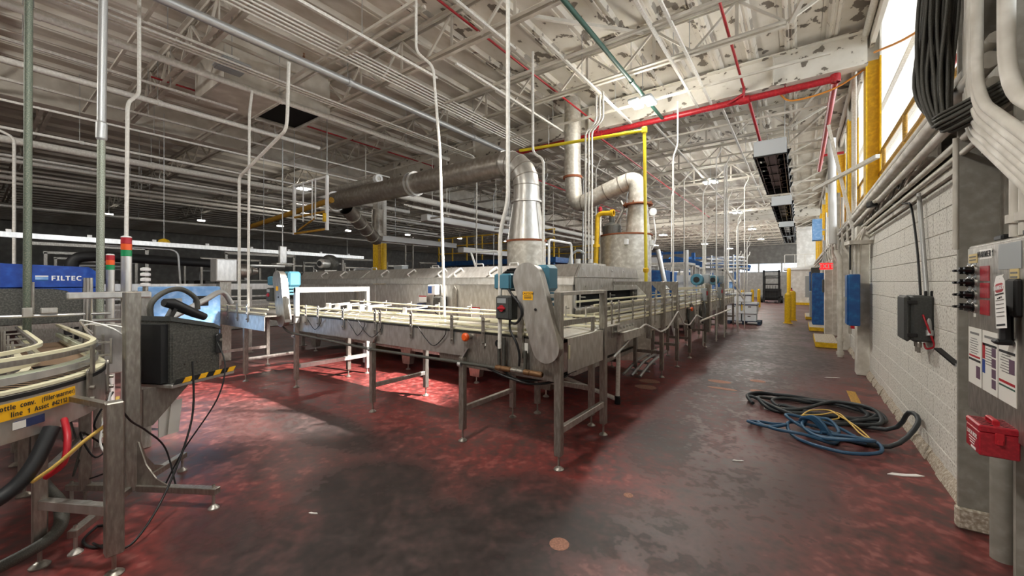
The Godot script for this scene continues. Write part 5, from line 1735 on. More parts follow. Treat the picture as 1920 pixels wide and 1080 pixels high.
	pbox(t, "head", M.white_paint, Vector3(0.05, 1.3, 0.1), Vector3(0.1, 0.4, 0.1), 0.02)
	pbox(t, "arm", M.steel_bright, Vector3(0.03, 1.5, 0.22), Vector3(0.1, 0.06, 0.55), 0.01)
	t = thing("wire_gate", "small steel machine gate low behind the conveyor bend", "gate", Vector3(-5.6, 0, -1.0))
	pbox(t, "panel", M.steel_bright, Vector3(0, 0.95, 0.15), Vector3(0.04, 0.5, 0.24), 0.01)
	pbox(t, "panel", M.steel, Vector3(0, 0.75, -0.2), Vector3(0.04, 0.5, 0.3), 0.01)
	for z in [0.25, -0.33]: pbox(t, "leg", M.steel_dull, Vector3(0, 0.5, z), Vector3(0.05, 1.0, 0.05))

	# --- pale blue cabinet and boxes behind
	t = thing("blue_cabinet", "pale blue electrical cabinet behind the control cabinet", "cabinet", Vector3(-8.0, 0, -2.0))
	pbox(t, "case", M.blue_pale, Vector3(0, 1.1, 0), Vector3(0.4, 0.9, 0.95), 0.015)
	pbox(t, "door", M.blue_pale, Vector3(0.205, 1.1, 0.0), Vector3(0.02, 0.84, 0.9), 0.006)
	pbox(t, "screen", M.black_gloss, Vector3(0.22, 1.32, -0.2), Vector3(0.01, 0.16, 0.2))
	pbox(t, "screen", M.grey_light, Vector3(0.22, 1.34, 0.15), Vector3(0.01, 0.06, 0.22))
	for z in [-0.4, 0.4]: pbox(t, "leg", M.steel_bright, Vector3(0, 0.33, z), Vector3(0.07, 0.66, 0.07))
	t = thing("steel_cabinet", "square stainless cabinet with a motor raised behind the pale blue cabinet", "cabinet", Vector3(-9.6, 0, -3.1))
	pbox(t, "case", M.steel_bright, Vector3(0, 1.86, 0), Vector3(0.35, 0.46, 0.36), 0.012)
	pbox(t, "door", M.steel_bright, Vector3(0.185, 1.86, 0.02), Vector3(0.02, 0.42, 0.31), 0.005)
	s = mb()
	lathe(s, Vector3(0, 1.86, -0.2), Vector3(0, 0, -1), [[0.12, 0], [0.15, 0.05], [0.15, 0.25], [0.1, 0.3], [0.06, 0.42], [0.0, 0.42]], 16)
	part(t, "motor", s, M.steel_dull)
	pbox(t, "pedestal", M.steel_dull, Vector3(0, 0.82, 0), Vector3(0.2, 1.63, 0.2))
	t = thing("rear_conveyor", "long steel conveyor frame with rails behind the pale blue cabinet", "conveyor", Vector3(-10.2, 0, -3.2))
	for y in [1.52, 1.3, 1.2, 1.1]: pbox(t, "rail", M.steel_bright if y > 1.4 else M.steel, Vector3(0, y, 0), Vector3(0.05, 0.13 if y > 1.4 else 0.03, 6.4))
	pbox(t, "side_plate", M.steel_dull, Vector3(0.0, 0.95, 0), Vector3(0.04, 0.22, 6.4))
	for z in [-3.0, -1.8, -0.6, 0.6, 1.8, 3.0]:
		pbox(t, "post", M.steel, Vector3(0, 0.76, z), Vector3(0.07, 1.52, 0.07))
		pbox(t, "foot", M.steel_dull, Vector3(0, 0.01, z), Vector3(0.14, 0.02, 0.14))

# ---------------------------------------------------------------- pipes under the roof
func run_z(called: String, label: String, cat: String, m: Material, x: float, y: float, z0: float, z1: float, r: float, group := "", clamps := 0):
	var t := thing(called, label, cat, Vector3(x, y, z0), group)
	var s := mb()
	cyl(s, Vector3.ZERO, Vector3(0, 0, z1 - z0), r, 10)
	part(t, "pipe", s, m)
	for k in clamps:
		s = mb()
		var z := (z1 - z0) * (k + 0.5) / clamps
		lathe(s, Vector3(0, 0, z), Vector3(0, 0, -1), [[r, 0], [r + 0.012, 0], [r + 0.012, 0.06], [r, 0.06]], 10)
		part(t, "coupling", s, m)
		s = mb()
		cyl(s, Vector3(0, r, z), Vector3(0, 5.98 - y, z), 0.006, 5)
		part(t, "hanger", s, M.galv)

func build_overhead_pipes():
	run_z("steam_pipe", "fat galvanised pipe running under the roof towards the first exhaust stack", "pipe", M.galv, -6.3, 5.08, 1.0, -8.7, 0.06, "", 3)
	for i in 5:
		run_z("roof_conduit", "thin white conduit in the bundle beside the fat galvanised pipe", "conduit", M.conduit, -5.95 + i * 0.06, 5.22 + 0.02 * i, 1.0, -8.75, 0.014, "conduits beside the galvanised pipe")
	for i in 3:
		var s := mb()
		var x := -7.15 - i * 0.09
		tube(s, rounded([Vector3(x, 5.05, 0.8), Vector3(x, 5.05, -8.2 - i * 0.1), Vector3(x - 0.1, 1.9, -8.3 - i * 0.1)], 0.25), 0.016, 8)
		single("roof_conduit", "thin white conduit bending down behind the horizontal duct", "conduit", s, M.conduit, "conduits bending down behind the duct")
	# sprinkler branches
	for q in [[-6.9, 1.0, -8.95, "red sprinkler branch beside the fat galvanised pipe"], [-3.95, -1.0, -8.95, "red sprinkler branch dropping onto the main left of the green pipe"], [-9.75, -2.0, -8.95, "red sprinkler branch farthest towards the unlit side"], [-0.88, -2.0, -8.95, "red sprinkler branch joining the main above the first strip heater"]]:
		var t := thing("sprinkler_branch", q[3], "pipe", Vector3(q[0], 5.44, 0))
		ptube(t, "pipe", M.red_pipe, rounded([Vector3(0, 0, q[1]), Vector3(0, 0, q[2]), Vector3(0, -0.2, q[2] - 0.04)], 0.06), 0.022 if q[0] > -1 else 0.018, 8)
		for z in [-3.4, -6.1]:
			var s := mb()
			lathe(s, Vector3(0, 0.02, z), Vector3.UP, [[0.012, -0.02], [0.02, 0.0], [0.02, 0.05], [0.008, 0.07], [0.018, 0.1], [0.0, 0.1]], 8)
			part(t, "sprinkler_head", s, M.brass)
	for x in [-4.0, -7.4]:
		for z in [-11.0]:
			run_z("sprinkler_branch", "red sprinkler branch running on beyond the deep girder", "pipe", M.red_pipe, x, 5.2, -9.2, -24.0, 0.022, "red branches beyond the girder")
	var t := thing("sprinkler_main", "bright red sprinkler main crossing under the deep girder", "pipe", Vector3(0, 5.23, -9.05))
	ptube(t, "main", M.red_pipe, [Vector3(0.48, 0, 0), Vector3(-12.4, 0.02, 0)], 0.062, 14)
	var t2 := thing("sprinkler_riser_pipe", "red sprinkler pipe turning off the main and running on along the wall", "pipe", Vector3(0, 5.23, -9.05))
	ptube(t2, "turned_end", M.red_pipe, rounded([Vector3(0.4, 0, 0), Vector3(0.52, 0, 0), Vector3(0.52, 0, -0.15), Vector3(0.52, -0.02, -7.0)], 0.1), 0.055, 14)
	ptube(t2, "wall_branch", M.red_pipe, [Vector3(0.52, -0.02, -5.2), Vector3(1.0, -0.02, -5.2)], 0.035, 10)
	var s := mb()
	lathe(s, Vector3(0.52, 0.075, 0), Vector3.DOWN, [[0.0, 0], [0.075, 0], [0.08, 0.03], [0.08, 0.12], [0.07, 0.14]], 12)
	part(t2, "elbow_fitting", s, M.red_pipe)
	for x in [-0.88, -3.95, -6.9, -9.75]:
		s = mb()
		lathe(s, Vector3(x + 0.09, 0, 0), Vector3(-1, 0, 0), [[0.06, 0], [0.082, 0], [0.082, 0.18], [0.06, 0.18]], 14)
		part(t, "tee_fitting", s, M.red_pipe)
		s = mb()
		tube(s, rounded([Vector3(x, 0.24, 0.06), Vector3(x, 0.1, 0.06), Vector3(x - 0.3, -0.05, 0.12)], 0.05), 0.026, 8)
		part(t, "swing_joint", s, M.red_pipe)
	s = mb()
	tube(s, [Vector3(-0.8, 5.19, -9.1), Vector3(-0.7, 4.75, -10.6)], 0.03, 8)
	single("sprinkler_drop", "short red pipe slanting from the main down to the nearest strip heater", "pipe", s, M.red_pipe)
	for x in [-0.2, -2.2, -4.6, -6.2]:
		s = mb()
		lathe(s, Vector3(x, 0, 0), Vector3(-1, 0, 0), [[0.063, 0], [0.07, 0], [0.07, 0.03], [0.063, 0.03]], 12)
		cyl(s, Vector3(x - 0.015, 0.06, 0), Vector3(x - 0.015, 0.13, 0), 0.008, 6)
		part(t, "hanger_ring", s, M.red_pipe)
	# yellow gas line
	t = thing("gas_line", "yellow gas pipe running under the red main and dropping past the heater drum", "pipe", Vector3(0, 0, -7.75))
	ptube(t, "horizontal_run", M.yellow_pipe, [Vector3(-5.4, 4.76, 0.0), Vector3(-2.44, 4.58, 0.0)], 0.034, 12)
	ptube(t, "drop", M.yellow_pipe, [Vector3(-2.44, 4.58, 0.0), Vector3(-2.41, 1.9, 0.0), Vector3(-2.41, 1.4, 0.0)], 0.032, 12)
	s = mb()
	lathe(s, Vector3(-2.44, 4.64, 0), Vector3.DOWN, [[0.0, 0], [0.05, 0.0], [0.055, 0.02], [0.055, 0.1], [0.04, 0.12]], 12)
	part(t, "elbow", s, M.yellow_pipe)
	s = mb()
	lathe(s, Vector3(-2.41, 1.9, 0), Vector3.DOWN, [[0.032, 0], [0.055, 0.02], [0.055, 0.07], [0.032, 0.1]], 12)
	part(t, "union", s, M.yellow)
	ptube(t, "support", M.galv, [Vector3(-4.6, 4.75, 0.0), Vector3(-4.6, 5.4, 0.0)], 0.007)
	# green pipe
	run_z("green_pipe", "dark green pipe running under the joists to the twin high-bay lamp", "pipe", M.green_pipe, -2.43, 5.22, -1.0, -8.95, 0.034, "", 2)
	# white pipes and channels
	for q in [["-8", -8.03, 5.1, 1.0, -8.0, 0.055, "fat white pipe with a plugged end over the left machines"], ["", -9.78, 5.0, 1.0, -5.2, 0.05, "white pipe above the low white strip beside the vent box"]]:
		run_z("roof_pipe", q[6], "pipe", M.conduit, q[1], q[2], q[3], q[4], q[5], "", 3)
	var thin := [[-7.4, 5.25, 1.0, -2.6], [-9.18, 5.1, 1.0, -3.2], [-5.0, 5.1, 1.0, -4.7], [-3.58, 5.25, 1.0, -5.0], [-1.7, 5.25, -1.0, -8.9], [-1.45, 5.25, -1.0, -8.9], [-2.7, 5.25, -9.3, -20.0], [-1.3, 5.25, -9.3, -22.0], [-5.2, 5.25, -9.3, -22.0], [-10.7, 5.0, 1.0, -8.0], [-11.6, 4.9, 1.0, -8.8], [-4.55, 5.2, -4.7, -8.9], [-3.1, 5.25, -5.0, -8.9]]
	for q in thin:
		var u := thing("roof_conduit", "single white conduit strung along under the roof joists", "conduit", Vector3(q[0], q[1], q[2]), "single roof conduits")
		pbar(u, "channel", M.conduit, Vector3.ZERO, Vector3(0, 0, q[3] - q[2]), 0.04, 0.04)
		for k in 2:
			var z: float = (q[3] - q[2]) * (0.35 + 0.4 * k)
			ptube(u, "hanger", M.galv, [Vector3(0, 0, z), Vector3(0, 5.98 - q[1], z)], 0.006, 5)
	# lower pipes over the dark side
	for q in [[-12.2, 4.55, 1.0, -8.5, 0.03], [-13.4, 4.6, 0.0, -11.0, 0.08], [-13.8, 4.35, 0.0, -12.0, 0.03], [-14.6, 4.4, 1.0, -14.0, 0.05], [-15.6, 4.3, 1.0, -14.0, 0.03], [-17.0, 4.4, 1.0, -16.0, 0.06], [-18.5, 4.5, 1.0, -18.0, 0.04], [-20.0, 4.0, 1.0, -18.0, 0.04]]:
		run_z("low_pipe", "pale pipe hung low over the unlit machines", "pipe", M.conduit, q[0], q[1], q[2], q[3], q[4], "low pipes over the unlit side", 2)
	# pipes along x
	for q in [[-1.45, 5.28, -0.8, -12.4], [-3.4, 5.26, -4.0, -12.5], [-3.55, 5.26, -4.0, -12.5], [-5.7, 5.26, -0.5, -12.5], [-8.0, 5.24, 0.4, -12.5], [-10.3, 5.25, 0.6, -12.5], [-12.8, 5.25, 0.6, -12.5], [-15.0, 5.2, 0.6, -12.5], [-17.4, 5.2, 0.6, -12.5], [-20.0, 5.2, 0.6, -12.5], [-23.0, 5.2, 0.6, -12.5]]:
		s = mb()
		bar(s, Vector3(q[2], q[1], q[0]), Vector3(q[3], q[1], q[0]), 0.04, 0.04)
		single("cross_channel", "pale steel channel crossing under the joists", "channel", s, M.roof_paint, "cross channels under the joists")
	# diagonal sway braces
	for q in [[Vector3(-0.1, 5.36, -6.95), Vector3(0.85, 5.9, -4.7)], [Vector3(-0.2, 5.36, -11.55), Vector3(0.8, 5.85, -9.3)], [Vector3(-3.1, 5.36, -4.6), Vector3(-2.2, 5.95, -6.9)], [Vector3(-4.5, 5.36, -6.95), Vector3(-5.6, 5.95, -4.6)], [Vector3(-6.8, 5.36, -6.95), Vector3(-8.0, 5.95, -4.6)], [Vector3(-0.5, 5.36, -13.9), Vector3(0.8, 5.85, -11.6)], [Vector3(-9.0, 5.36, -4.6), Vector3(-10.0, 5.95, -2.3)], [Vector3(-7.2, 5.36, -2.2), Vector3(-8.4, 5.95, -4.4)]]:
		s = mb()
		bar(s, q[0], q[1], 0.05, 0.05)
		single("sway_brace", "diagonal pale steel brace between two roof joists", "brace", s, M.roof_paint, "sway braces between joists")
	# thick pipe with a capped end near the column
	t = thing("capped_pipe", "fat pale pipe with an open flanged end left of the horizontal duct", "pipe", Vector3(-9.3, 4.45, -6.6))
	ptube(t, "pipe", M.duct_pale, [Vector3(-6.0, 0.0, 0.0), Vector3(0, 0, 0)], 0.09, 14)
	s = mb()
	lathe(s, Vector3(0, 0, 0), Vector3(1, 0, 0), [[0.09, -0.1], [0.12, -0.1], [0.12, 0.02], [0.06, 0.02], [0.06, -0.05], [0.0, -0.05]], 16)
	part(t, "flange", s, M.white)
	ptube(t, "hanger", M.conduit, [Vector3(-0.6, 0.09, 0), Vector3(-0.6, 1.4, 0)], 0.012)
	# long pipes beyond the warmer, mid height
	run_z("process_pipe", "fat pale process pipe running past behind the first exhaust stack", "pipe", M.conduit, -8.5, 3.9, -6.4, -24.0, 0.09, "", 0)
	for k in 3: run_z("process_pipe", "thin pale process pipe under the fat one behind the exhaust stack", "pipe", M.conduit, -8.25 + k * 0.15, 3.62 - 0.05 * k, -6.6, -24.0, 0.022, "thin process pipes")
	for z in [-8.0, -11.0, -14.0, -17.0]:
		t = thing("pipe_hanger", "pale trapeze hanger carrying the process pipes", "bracket", Vector3(-8.4, 0, z), "trapeze hangers")
		for x in [-0.3, 0.3]: ptube(t, "rod", M.conduit, [Vector3(x, 3.5, 0), Vector3(x, 5.95, 0)], 0.01, 5)
		pbar(t, "crossbar", M.conduit, Vector3(-0.35, 3.5, 0), Vector3(0.35, 3.5, 0), 0.05, 0.05)
	# boxed roof vent
	t = thing("roof_vent", "large boxed roof vent with shade painted black in its opening beside the unlit high-bay lamp", "vent", Vector3(-8.9, 0, -3.6))
	for q in [[Vector3(0.75, 5.6, 0.0), Vector3(0.03, 0.8, 1.9)], [Vector3(-0.75, 5.6, 0.0), Vector3(0.03, 0.8, 1.9)], [Vector3(0, 5.6, 0.95), Vector3(1.5, 0.8, 0.03)], [Vector3(0, 5.6, -0.95), Vector3(1.5, 0.8, 0.03)]]:
		pbox(t, "side_panel", M.roof_paint, q[0], q[1])
	pbox(t, "bottom_panel", M.roof_paint, Vector3(0.0, 5.21, 0.45), Vector3(1.5, 0.03, 0.95))
	pbox(t, "opening", M.void, Vector3(0.0, 5.28, -0.48), Vector3(1.46, 0.03, 0.92))  # black plate near the rim paints the shade inside the vent
	for q in [[Vector3(0, 5.2, -0.92), Vector3(1.5, 0.05, 0.05)], [Vector3(0, 5.2, -0.04), Vector3(1.5, 0.05, 0.05)], [Vector3(0.72, 5.2, -0.48), Vector3(0.05, 0.05, 0.9)], [Vector3(-0.72, 5.2, -0.48), Vector3(0.05, 0.05, 0.9)]]:
		pbox(t, "rim", M.white_paint, q[0], q[1])
	# strip heaters over the aisle
	for i in 4:
		strip_heater(Vector3(-0.5, 4.28, [-9.9, -16.6, -23.2, -28.2][i]), ["grey-hooded strip heater with a black grille hanging nearest the red main", "grey-hooded strip heater second along the aisle, behind the nearest one", "grey-hooded strip heater third along the aisle", "grey-hooded strip heater at the far end of the aisle row"][i])

func strip_heater(at: Vector3, label: String):
	var t := thing("strip_heater", label, "heater", at)
	var l := 4.4
	pbox(t, "end_plate", M.heater_hood, Vector3(0, 0.17, 0.02), Vector3(0.58, 0.32, 0.03), 0.01)
	var s := mb()
	bx(s, Vector3(0, 0.33, -l / 2), Vector3(0.5, 0.02, l))
	for k in [-1, 1]: bx(s, Vector3(k * 0.285, 0.15, -l / 2), Vector3(0.015, 0.3, l))
	bx(s, Vector3(0, 0.17, -l), Vector3(0.58, 0.32, 0.03))
	part(t, "hood", s, M.black)
	pbox(t, "inner_core", M.black_gloss, Vector3(0, 0.2, -l / 2), Vector3(0.3, 0.16, l - 0.1))
	for k in 4: pbar(t, "grille_bar", M.black_gloss, Vector3(-0.24 + k * 0.16, 0.0, 0), Vector3(-0.24 + k * 0.16, 0.0, -l), 0.016, 0.016)
	for k in 6: pbar(t, "grille_rib", M.black_gloss, Vector3(-0.3, 0.0, -l * k / 5.0), Vector3(0.3, 0.0, -l * k / 5.0), 0.022, 0.022)
	for k in 5:
		for q in [-1, 1]: pbar(t, "fin", M.black_gloss, Vector3(q * 0.2, 0.02, -l * (k + 0.5) / 5.0), Vector3(q * 0.27, 0.24, -l * (k + 0.7) / 5.0), 0.2, 0.01)
	for z in [-0.4, -l + 0.4]:
		for x in [-0.25, 0.25]: ptube(t, "hanger", M.galv, [Vector3(x, 0.33, z), Vector3(x, 1.78, z)], 0.008, 5)

# ---------------------------------------------------------------- poles and drops that come down to the machines
func drop(called: String, label: String, m: Material, pts: Array, r: float, group := "", n := 10, bend := 0.1) -> MeshInstance3D:
	var s := mb()
	tube(s, rounded(pts, bend), r, n)
	return single(called, label, "pole" if called.ends_with("pole") else "conduit", s, m, group)

func build_drop_poles():
	drop("green_pole", "old mottled green pipe pole standing in front of the blue inspection machine", M.galv_old, [Vector3(-5.47, 0.0, -0.30), Vector3(-5.5, 5.9, -0.32)], 0.026)
	var p := drop("galvanised_pole", "thick galvanised pole with a coupling between the two signal towers and the blue machine", M.pole_old, [Vector3(-5.9, 0.0, -0.80), Vector3(-5.9, 3.22, -0.82)], 0.032)
	var s := mb()
	lathe(s, Vector3(-5.9, 3.2, -0.82), Vector3.UP, [[0.034, -0.1], [0.045, -0.08], [0.045, 0.08], [0.036, 0.1]], 12)
	part(p, "coupling", s, M.galv)
	ptube(p, "upper_tube", M.galv, [Vector3(-5.9, 3.2, -0.82), Vector3(-5.87, 5.9, -0.84)], 0.036, 10)
	drop("white_drop", "thin white conduit dropping to the taller signal tower", M.conduit, [Vector3(-6.55, 2.17, -1.12), Vector3(-6.6, 3.8, -1.14), Vector3(-6.9, 4.05, -1.3), Vector3(-6.9, 5.3, -1.3)], 0.02)
	drop("white_drop", "thin white conduit dropping behind the blue inspection machine", M.conduit, [Vector3(-12.2, 1.2, -0.52), Vector3(-12.2, 4.4, -0.52), Vector3(-12.2, 4.55, -0.2)], 0.025)
	drop("white_drop", "white conduit with a kinked top dropping to the short conveyor", M.conduit, [Vector3(-8.1, 1.1, -2.85), Vector3(-8.1, 3.5, -2.85), Vector3(-6.45, 3.98, -2.9), Vector3(-6.4, 4.15, -2.9), Vector3(-6.35, 5.0, -2.9)], 0.025)
	drop("white_drop", "straight white conduit dropping to the short conveyor", M.conduit, [Vector3(-7.85, 1.1, -2.9), Vector3(-7.85, 4.6, -2.92), Vector3(-7.95, 5.05, -3.0)], 0.022)
	drop("white_drop", "slim white conduit in front of the horizontal duct reaching the bottle conveyor", M.conduit, [Vector3(-3.5, 1.1, -3.42), Vector3(-3.56, 3.2, -3.4), Vector3(-3.68, 4.3, -3.4), Vector3(-4.0, 4.6, -3.4), Vector3(-4.0, 5.36, -3.4)], 0.017)
	drop("white_drop", "stout jogged conduit dropping to the disconnect switch at the conveyor end", M.conduit, [Vector3(-2.27, 1.0, -2.93), Vector3(-2.265, 2.1, -2.93), Vector3(-2.175, 2.36, -2.93), Vector3(-2.175, 6.0, -2.93)], 0.02)
	drop("white_drop", "white pipe with a hooked top beside the first exhaust stack", M.conduit, [Vector3(-3.25, 1.87, -5.3), Vector3(-3.24, 3.55, -5.3), Vector3(-3.44, 3.68, -5.3), Vector3(-3.44, 5.3, -5.3)], 0.02)
	for i in 3:
		drop("white_drop", "white conduit in the trio rising beside the hooked flue", M.conduit, [Vector3(-3.43 + i * 0.07, 1.87, -7.2), Vector3(-3.43 + i * 0.07, 4.6, -7.2), Vector3(-3.2 + i * 0.07, 4.75, -7.2), Vector3(-3.2 + i * 0.07, 5.3, -7.2)], 0.018, "trio of conduits by the flue")
	drop("white_drop", "white conduit standing beyond the heater drum", M.conduit, [Vector3(-2.09, 1.1, -8.5), Vector3(-2.09, 4.2, -8.5), Vector3(-2.0, 4.4, -8.5), Vector3(-2.0, 5.3, -8.5)], 0.016)
	var bc := thing("beacon_pole", "slim pole with a small red beacon beside the heater drum", "beacon", Vector3(-3.55, 1.87, -8.2))
	ptube(bc, "pole", M.conduit, [Vector3(0, 0, 0), Vector3(0, 1.3, 0)], 0.025)
	s = mb()
	lathe(s, Vector3(0, 1.3, 0), Vector3.UP, [[0.03, 0], [0.045, 0.02], [0.045, 0.09], [0.02, 0.11], [0.0, 0.11]], 12)
	part(bc, "lens", s, M.red)
	# drops along the aisle conveyor and beyond
	for q in [[-1.98, -11.0, 4.2], [-2.05, -11.6, 3.0], [-1.83, -12.0, 5.3], [-1.77, -13.0, 5.3], [-1.64, -15.0, 4.0], [-1.55, -16.0, 5.3], [-1.9, -17.0, 4.0], [-2.3, -18.0, 5.3], [-1.75, -19.0, 3.6], [-1.9, -20.5, 3.4], [-2.2, -22.0, 3.2], [-2.5, -23.0, 3.2], [-2.2, -24.0, 3.2], [-2.7, -25.5, 3.2], [-3.1, -14.0, 5.3], [-4.0, -16.0, 5.3], [-3.4, -19.5, 5.3], [-5.4, -15.0, 5.3], [-6.3, -13.0, 5.3], [-7.0, -11.5, 5.3], [-5.8, -12.0, 5.3], [-4.9, -11.0, 5.3], [-9.6, -12.0, 5.3], [-10.8, -14.5, 5.3]]:
		drop("far_drop", "slim white conduit dropping to the machines down the aisle", M.conduit if q[0] > -5 else M.galv, [Vector3(q[0], 0.0, q[1]), Vector3(q[0], q[2] - 0.3, q[1]), Vector3(q[0] + 0.12, q[2] - 0.1, q[1]), Vector3(q[0] + 0.12, q[2], q[1])], 0.018, "far conduit drops", 6)
	drop("far_drop", "slanting white pipe leaning over the far part of the aisle conveyor", M.conduit, [Vector3(-1.4, 1.1, -14.2), Vector3(-1.85, 2.0, -14.0), Vector3(-1.85, 5.3, -14.0)], 0.03)
	drop("far_drop", "steel twin post leaning beside the drive stations", M.steel_bright, [Vector3(-2.6, 0.0, -11.0), Vector3(-3.1, 2.5, -11.0)], 0.06)
	drop("far_drop", "second steel post leaning beside the drive stations", M.steel_bright, [Vector3(-2.5, 0.0, -11.6), Vector3(-2.5, 2.5, -11.6)], 0.05)

# ---------------------------------------------------------------- far end of the aisle
func build_far_hall():
	# pallet with file boxes
	var pl := thing("pallet", "dark blue pallet on the aisle floor under the white file boxes", "pallet", Vector3(-1.72, 0, -17.9))
	for k in 5: pbox(pl, "deck_board", M.pallet, Vector3(0, 0.12, -0.4 + k * 0.2), Vector3(1.1, 0.02, 0.14))
	for k in 3: pbox(pl, "runner", M.pallet, Vector3(-0.5 + k * 0.5, 0.055, 0), Vector3(0.1, 0.11, 0.95))
	var bi := 0
	for q in [[-0.33, 0.13, "white file box bottom left on the pallet", 0.0], [0.17, 0.13, "white file box bottom right on the pallet", 0.0], [-0.36, 0.49, "white file box with navy lid rim on the middle layer, left one", 0.05], [0.2, 0.49, "white file box with navy lid rim on the middle layer, right one", -0.04], [-0.2, 0.86, "long white file box topmost on the pallet", 0.03]]:
		var b := thing("file_box", q[2], "box", Vector3(-1.72 + q[0], q[1], -17.85), "file boxes on the pallet", q[3])
		var w := 0.48 if q[1] < 0.8 else 0.86
		pbox(b, "body", M.card, Vector3(0, 0.15, 0), Vector3(w - 0.02, 0.3, 0.6), 0.006)
		pbox(b, "lid", M.card, Vector3(0, 0.315, 0), Vector3(w + 0.02, 0.08, 0.64), 0.006)
		if q[1] > 0.3: pbox(b, "rim", M.navy, Vector3(0, 0.265, 0), Vector3(w + 0.022, 0.025, 0.642))
		if q[1] < 0.8: pbox(b, "hand_hole", M.ink, Vector3(0, 0.18, 0.302), Vector3(0.1, 0.03, 0.004))
	# bollards
	for q in [[-0.36, -19.0, 1.2, "yellow bollard standing in the aisle, the nearer of the pair"], [-0.22, -20.6, 1.25, "yellow bollard standing in the aisle behind the first"], [-0.55, -32.0, 2.55, "tall yellow guard post at the corner of the white room"]]:
		var b := thing("bollard", q[3], "bollard", Vector3(q[0], 0, q[1]))
		var s := mb()
		lathe(s, Vector3.ZERO, Vector3.UP, [[0.11, 0], [0.11, q[2] - 0.08], [0.085, q[2] - 0.03], [0.04, q[2]], [0, q[2]]], 16, false)
		part(b, "tube", s, M.yellow)
		pbox(b, "base_plate", M.yellow, Vector3(0, 0.008, 0), Vector3(0.3, 0.016, 0.3))
	for q in [[-2.6, -26.0], [-2.3, -28.0], [-2.1, -30.0]]:
		var b := thing("bollard", "short yellow bollard guarding the far machine row", "bollard", Vector3(q[0], 0, q[1]), "far bollards")
		var s := mb()
		lathe(s, Vector3.ZERO, Vector3.UP, [[0.09, 0], [0.09, 1.1], [0.05, 1.18], [0, 1.18]], 12)
		part(b, "tube", s, M.yellow)
	# white room at the end of the aisle
	var w := thing("white_room", "small white-walled room with a flat roof at the end of the aisle", "room", Vector3(0.05, 0, -36))
	pbox(w, "walls", M.plaster, Vector3(0.1, 1.25, -1.0), Vector3(1.7, 2.5, 4.0))
	pbox(w, "roof_edge", M.white, Vector3(0.0, 2.6, -1.0), Vector3(2.0, 0.18, 4.3))
	pbox(w, "upper_wall", M.plaster, Vector3(0.35, 4.2, -1.6), Vector3(1.1, 3.0, 3.0))
	pbox(w, "panel_door", M.grey_light, Vector3(0.55, 1.3, 1.02), Vector3(0.5, 1.5, 0.04))
	pbox(w, "kerb", M.yellow, Vector3(0.1, 0.08, 1.1), Vector3(1.9, 0.16, 0.2))
	for k in 4: ptube(w, "roof_rail", M.conduit, [Vector3(-0.9 + k * 0.6, 2.69, 1.0), Vector3(-0.9 + k * 0.6, 3.6, 1.0)], 0.02)
	ptube(w, "roof_rail", M.conduit, [Vector3(-0.9, 3.6, 1.0), Vector3(0.95, 3.6, 1.0)], 0.02)
	var ex := thing("fire_extinguisher", "red fire extinguisher on the front of the white room", "extinguisher", Vector3(-0.45, 0.55, -34.88))
	var s2 := mb()
	lathe(s2, Vector3.ZERO, Vector3.UP, [[0.0, 0], [0.09, 0], [0.09, 0.45], [0.04, 0.53], [0.03, 0.6], [0.0, 0.6]], 12)
	part(ex, "cylinder", s2, M.red)
	pbox(ex, "valve", M.black, Vector3(0, 0.63, 0), Vector3(0.1, 0.08, 0.05))
	# forklift
	var f := thing("forklift", "dark forklift with a tall mast parked beside the white room", "forklift", Vector3(-1.75, 0, -37.0))
	pbox(f, "body", M.black, Vector3(0, 0.65, -0.8), Vector3(1.2, 0.9, 1.6), 0.06)
	for x in [-0.5, 0.5]:
		pbox(f, "mast_rail", M.black, Vector3(x, 1.3, 0.15), Vector3(0.14, 2.5, 0.12))
		pbox(f, "fork", M.black, Vector3(x * 0.6, 0.1, 0.75), Vector3(0.12, 0.06, 1.1))
		var q := mb()
		lathe(q, Vector3(x * 1.15, 0.28, -0.2), Vector3(signf(x), 0, 0), [[0.0, 0], [0.28, 0], [0.28, 0.16], [0.0, 0.16]], 16)
		part(f, "wheel", q, M.rubber)
	for k in 5: pbox(f, "mast_cross", M.black, Vector3(0, 0.45 + k * 0.5, 0.18), Vector3(1.1, 0.08, 0.06))
	for k in 6: pbox(f, "load_guard_bar", M.black, Vector3(-0.45 + k * 0.18, 0.85, 0.24), Vector3(0.03, 1.0, 0.03))
	pbox(f, "overhead_guard", M.black, Vector3(0, 2.1, -0.8), Vector3(1.1, 0.06, 1.3))
	for q in [[-0.5, -0.2], [0.5, -0.2], [-0.5, -1.4], [0.5, -1.4]]: pbox(f, "guard_post", M.black, Vector3(q[0], 1.6, q[1]), Vector3(0.06, 1.0, 0.06))
	# machines left of the aisle, far down
	var rowz := [-13.5, -15.5, -17.6, -20.0, -22.5, -25.0]
	for i in 6:
		var m := thing("line_machine", ["steel labelling machine with a blue cabinet past the drive stations", "steel line machine with blue guards behind the labelling machine", "steel line machine with an open frame left of the pallet", "steel line machine with white panels past the pallet", "steel line machine with a tall frame near the far bollards", "last steel line machine before the far wall"][i], "machine", Vector3(-3.4 - 0.25 * (i % 3) - (1.7 if i == 3 else 0.0), 0, rowz[i]))
		pbox(m, "base", M.steel, Vector3(0, 0.55, 0), Vector3(1.3, 0.5, 1.3), 0.02)
		pbox(m, "table", M.steel_bright, Vector3(0, 0.95, 0), Vector3(1.5, 0.06, 1.5), 0.01)
		for q in [[-0.6, -0.6], [0.6, -0.6], [-0.6, 0.6], [0.6, 0.6]]:
			pbox(m, "frame_post", M.steel, Vector3(q[0], 1.1, q[1]), Vector3(0.07, 2.2, 0.07))
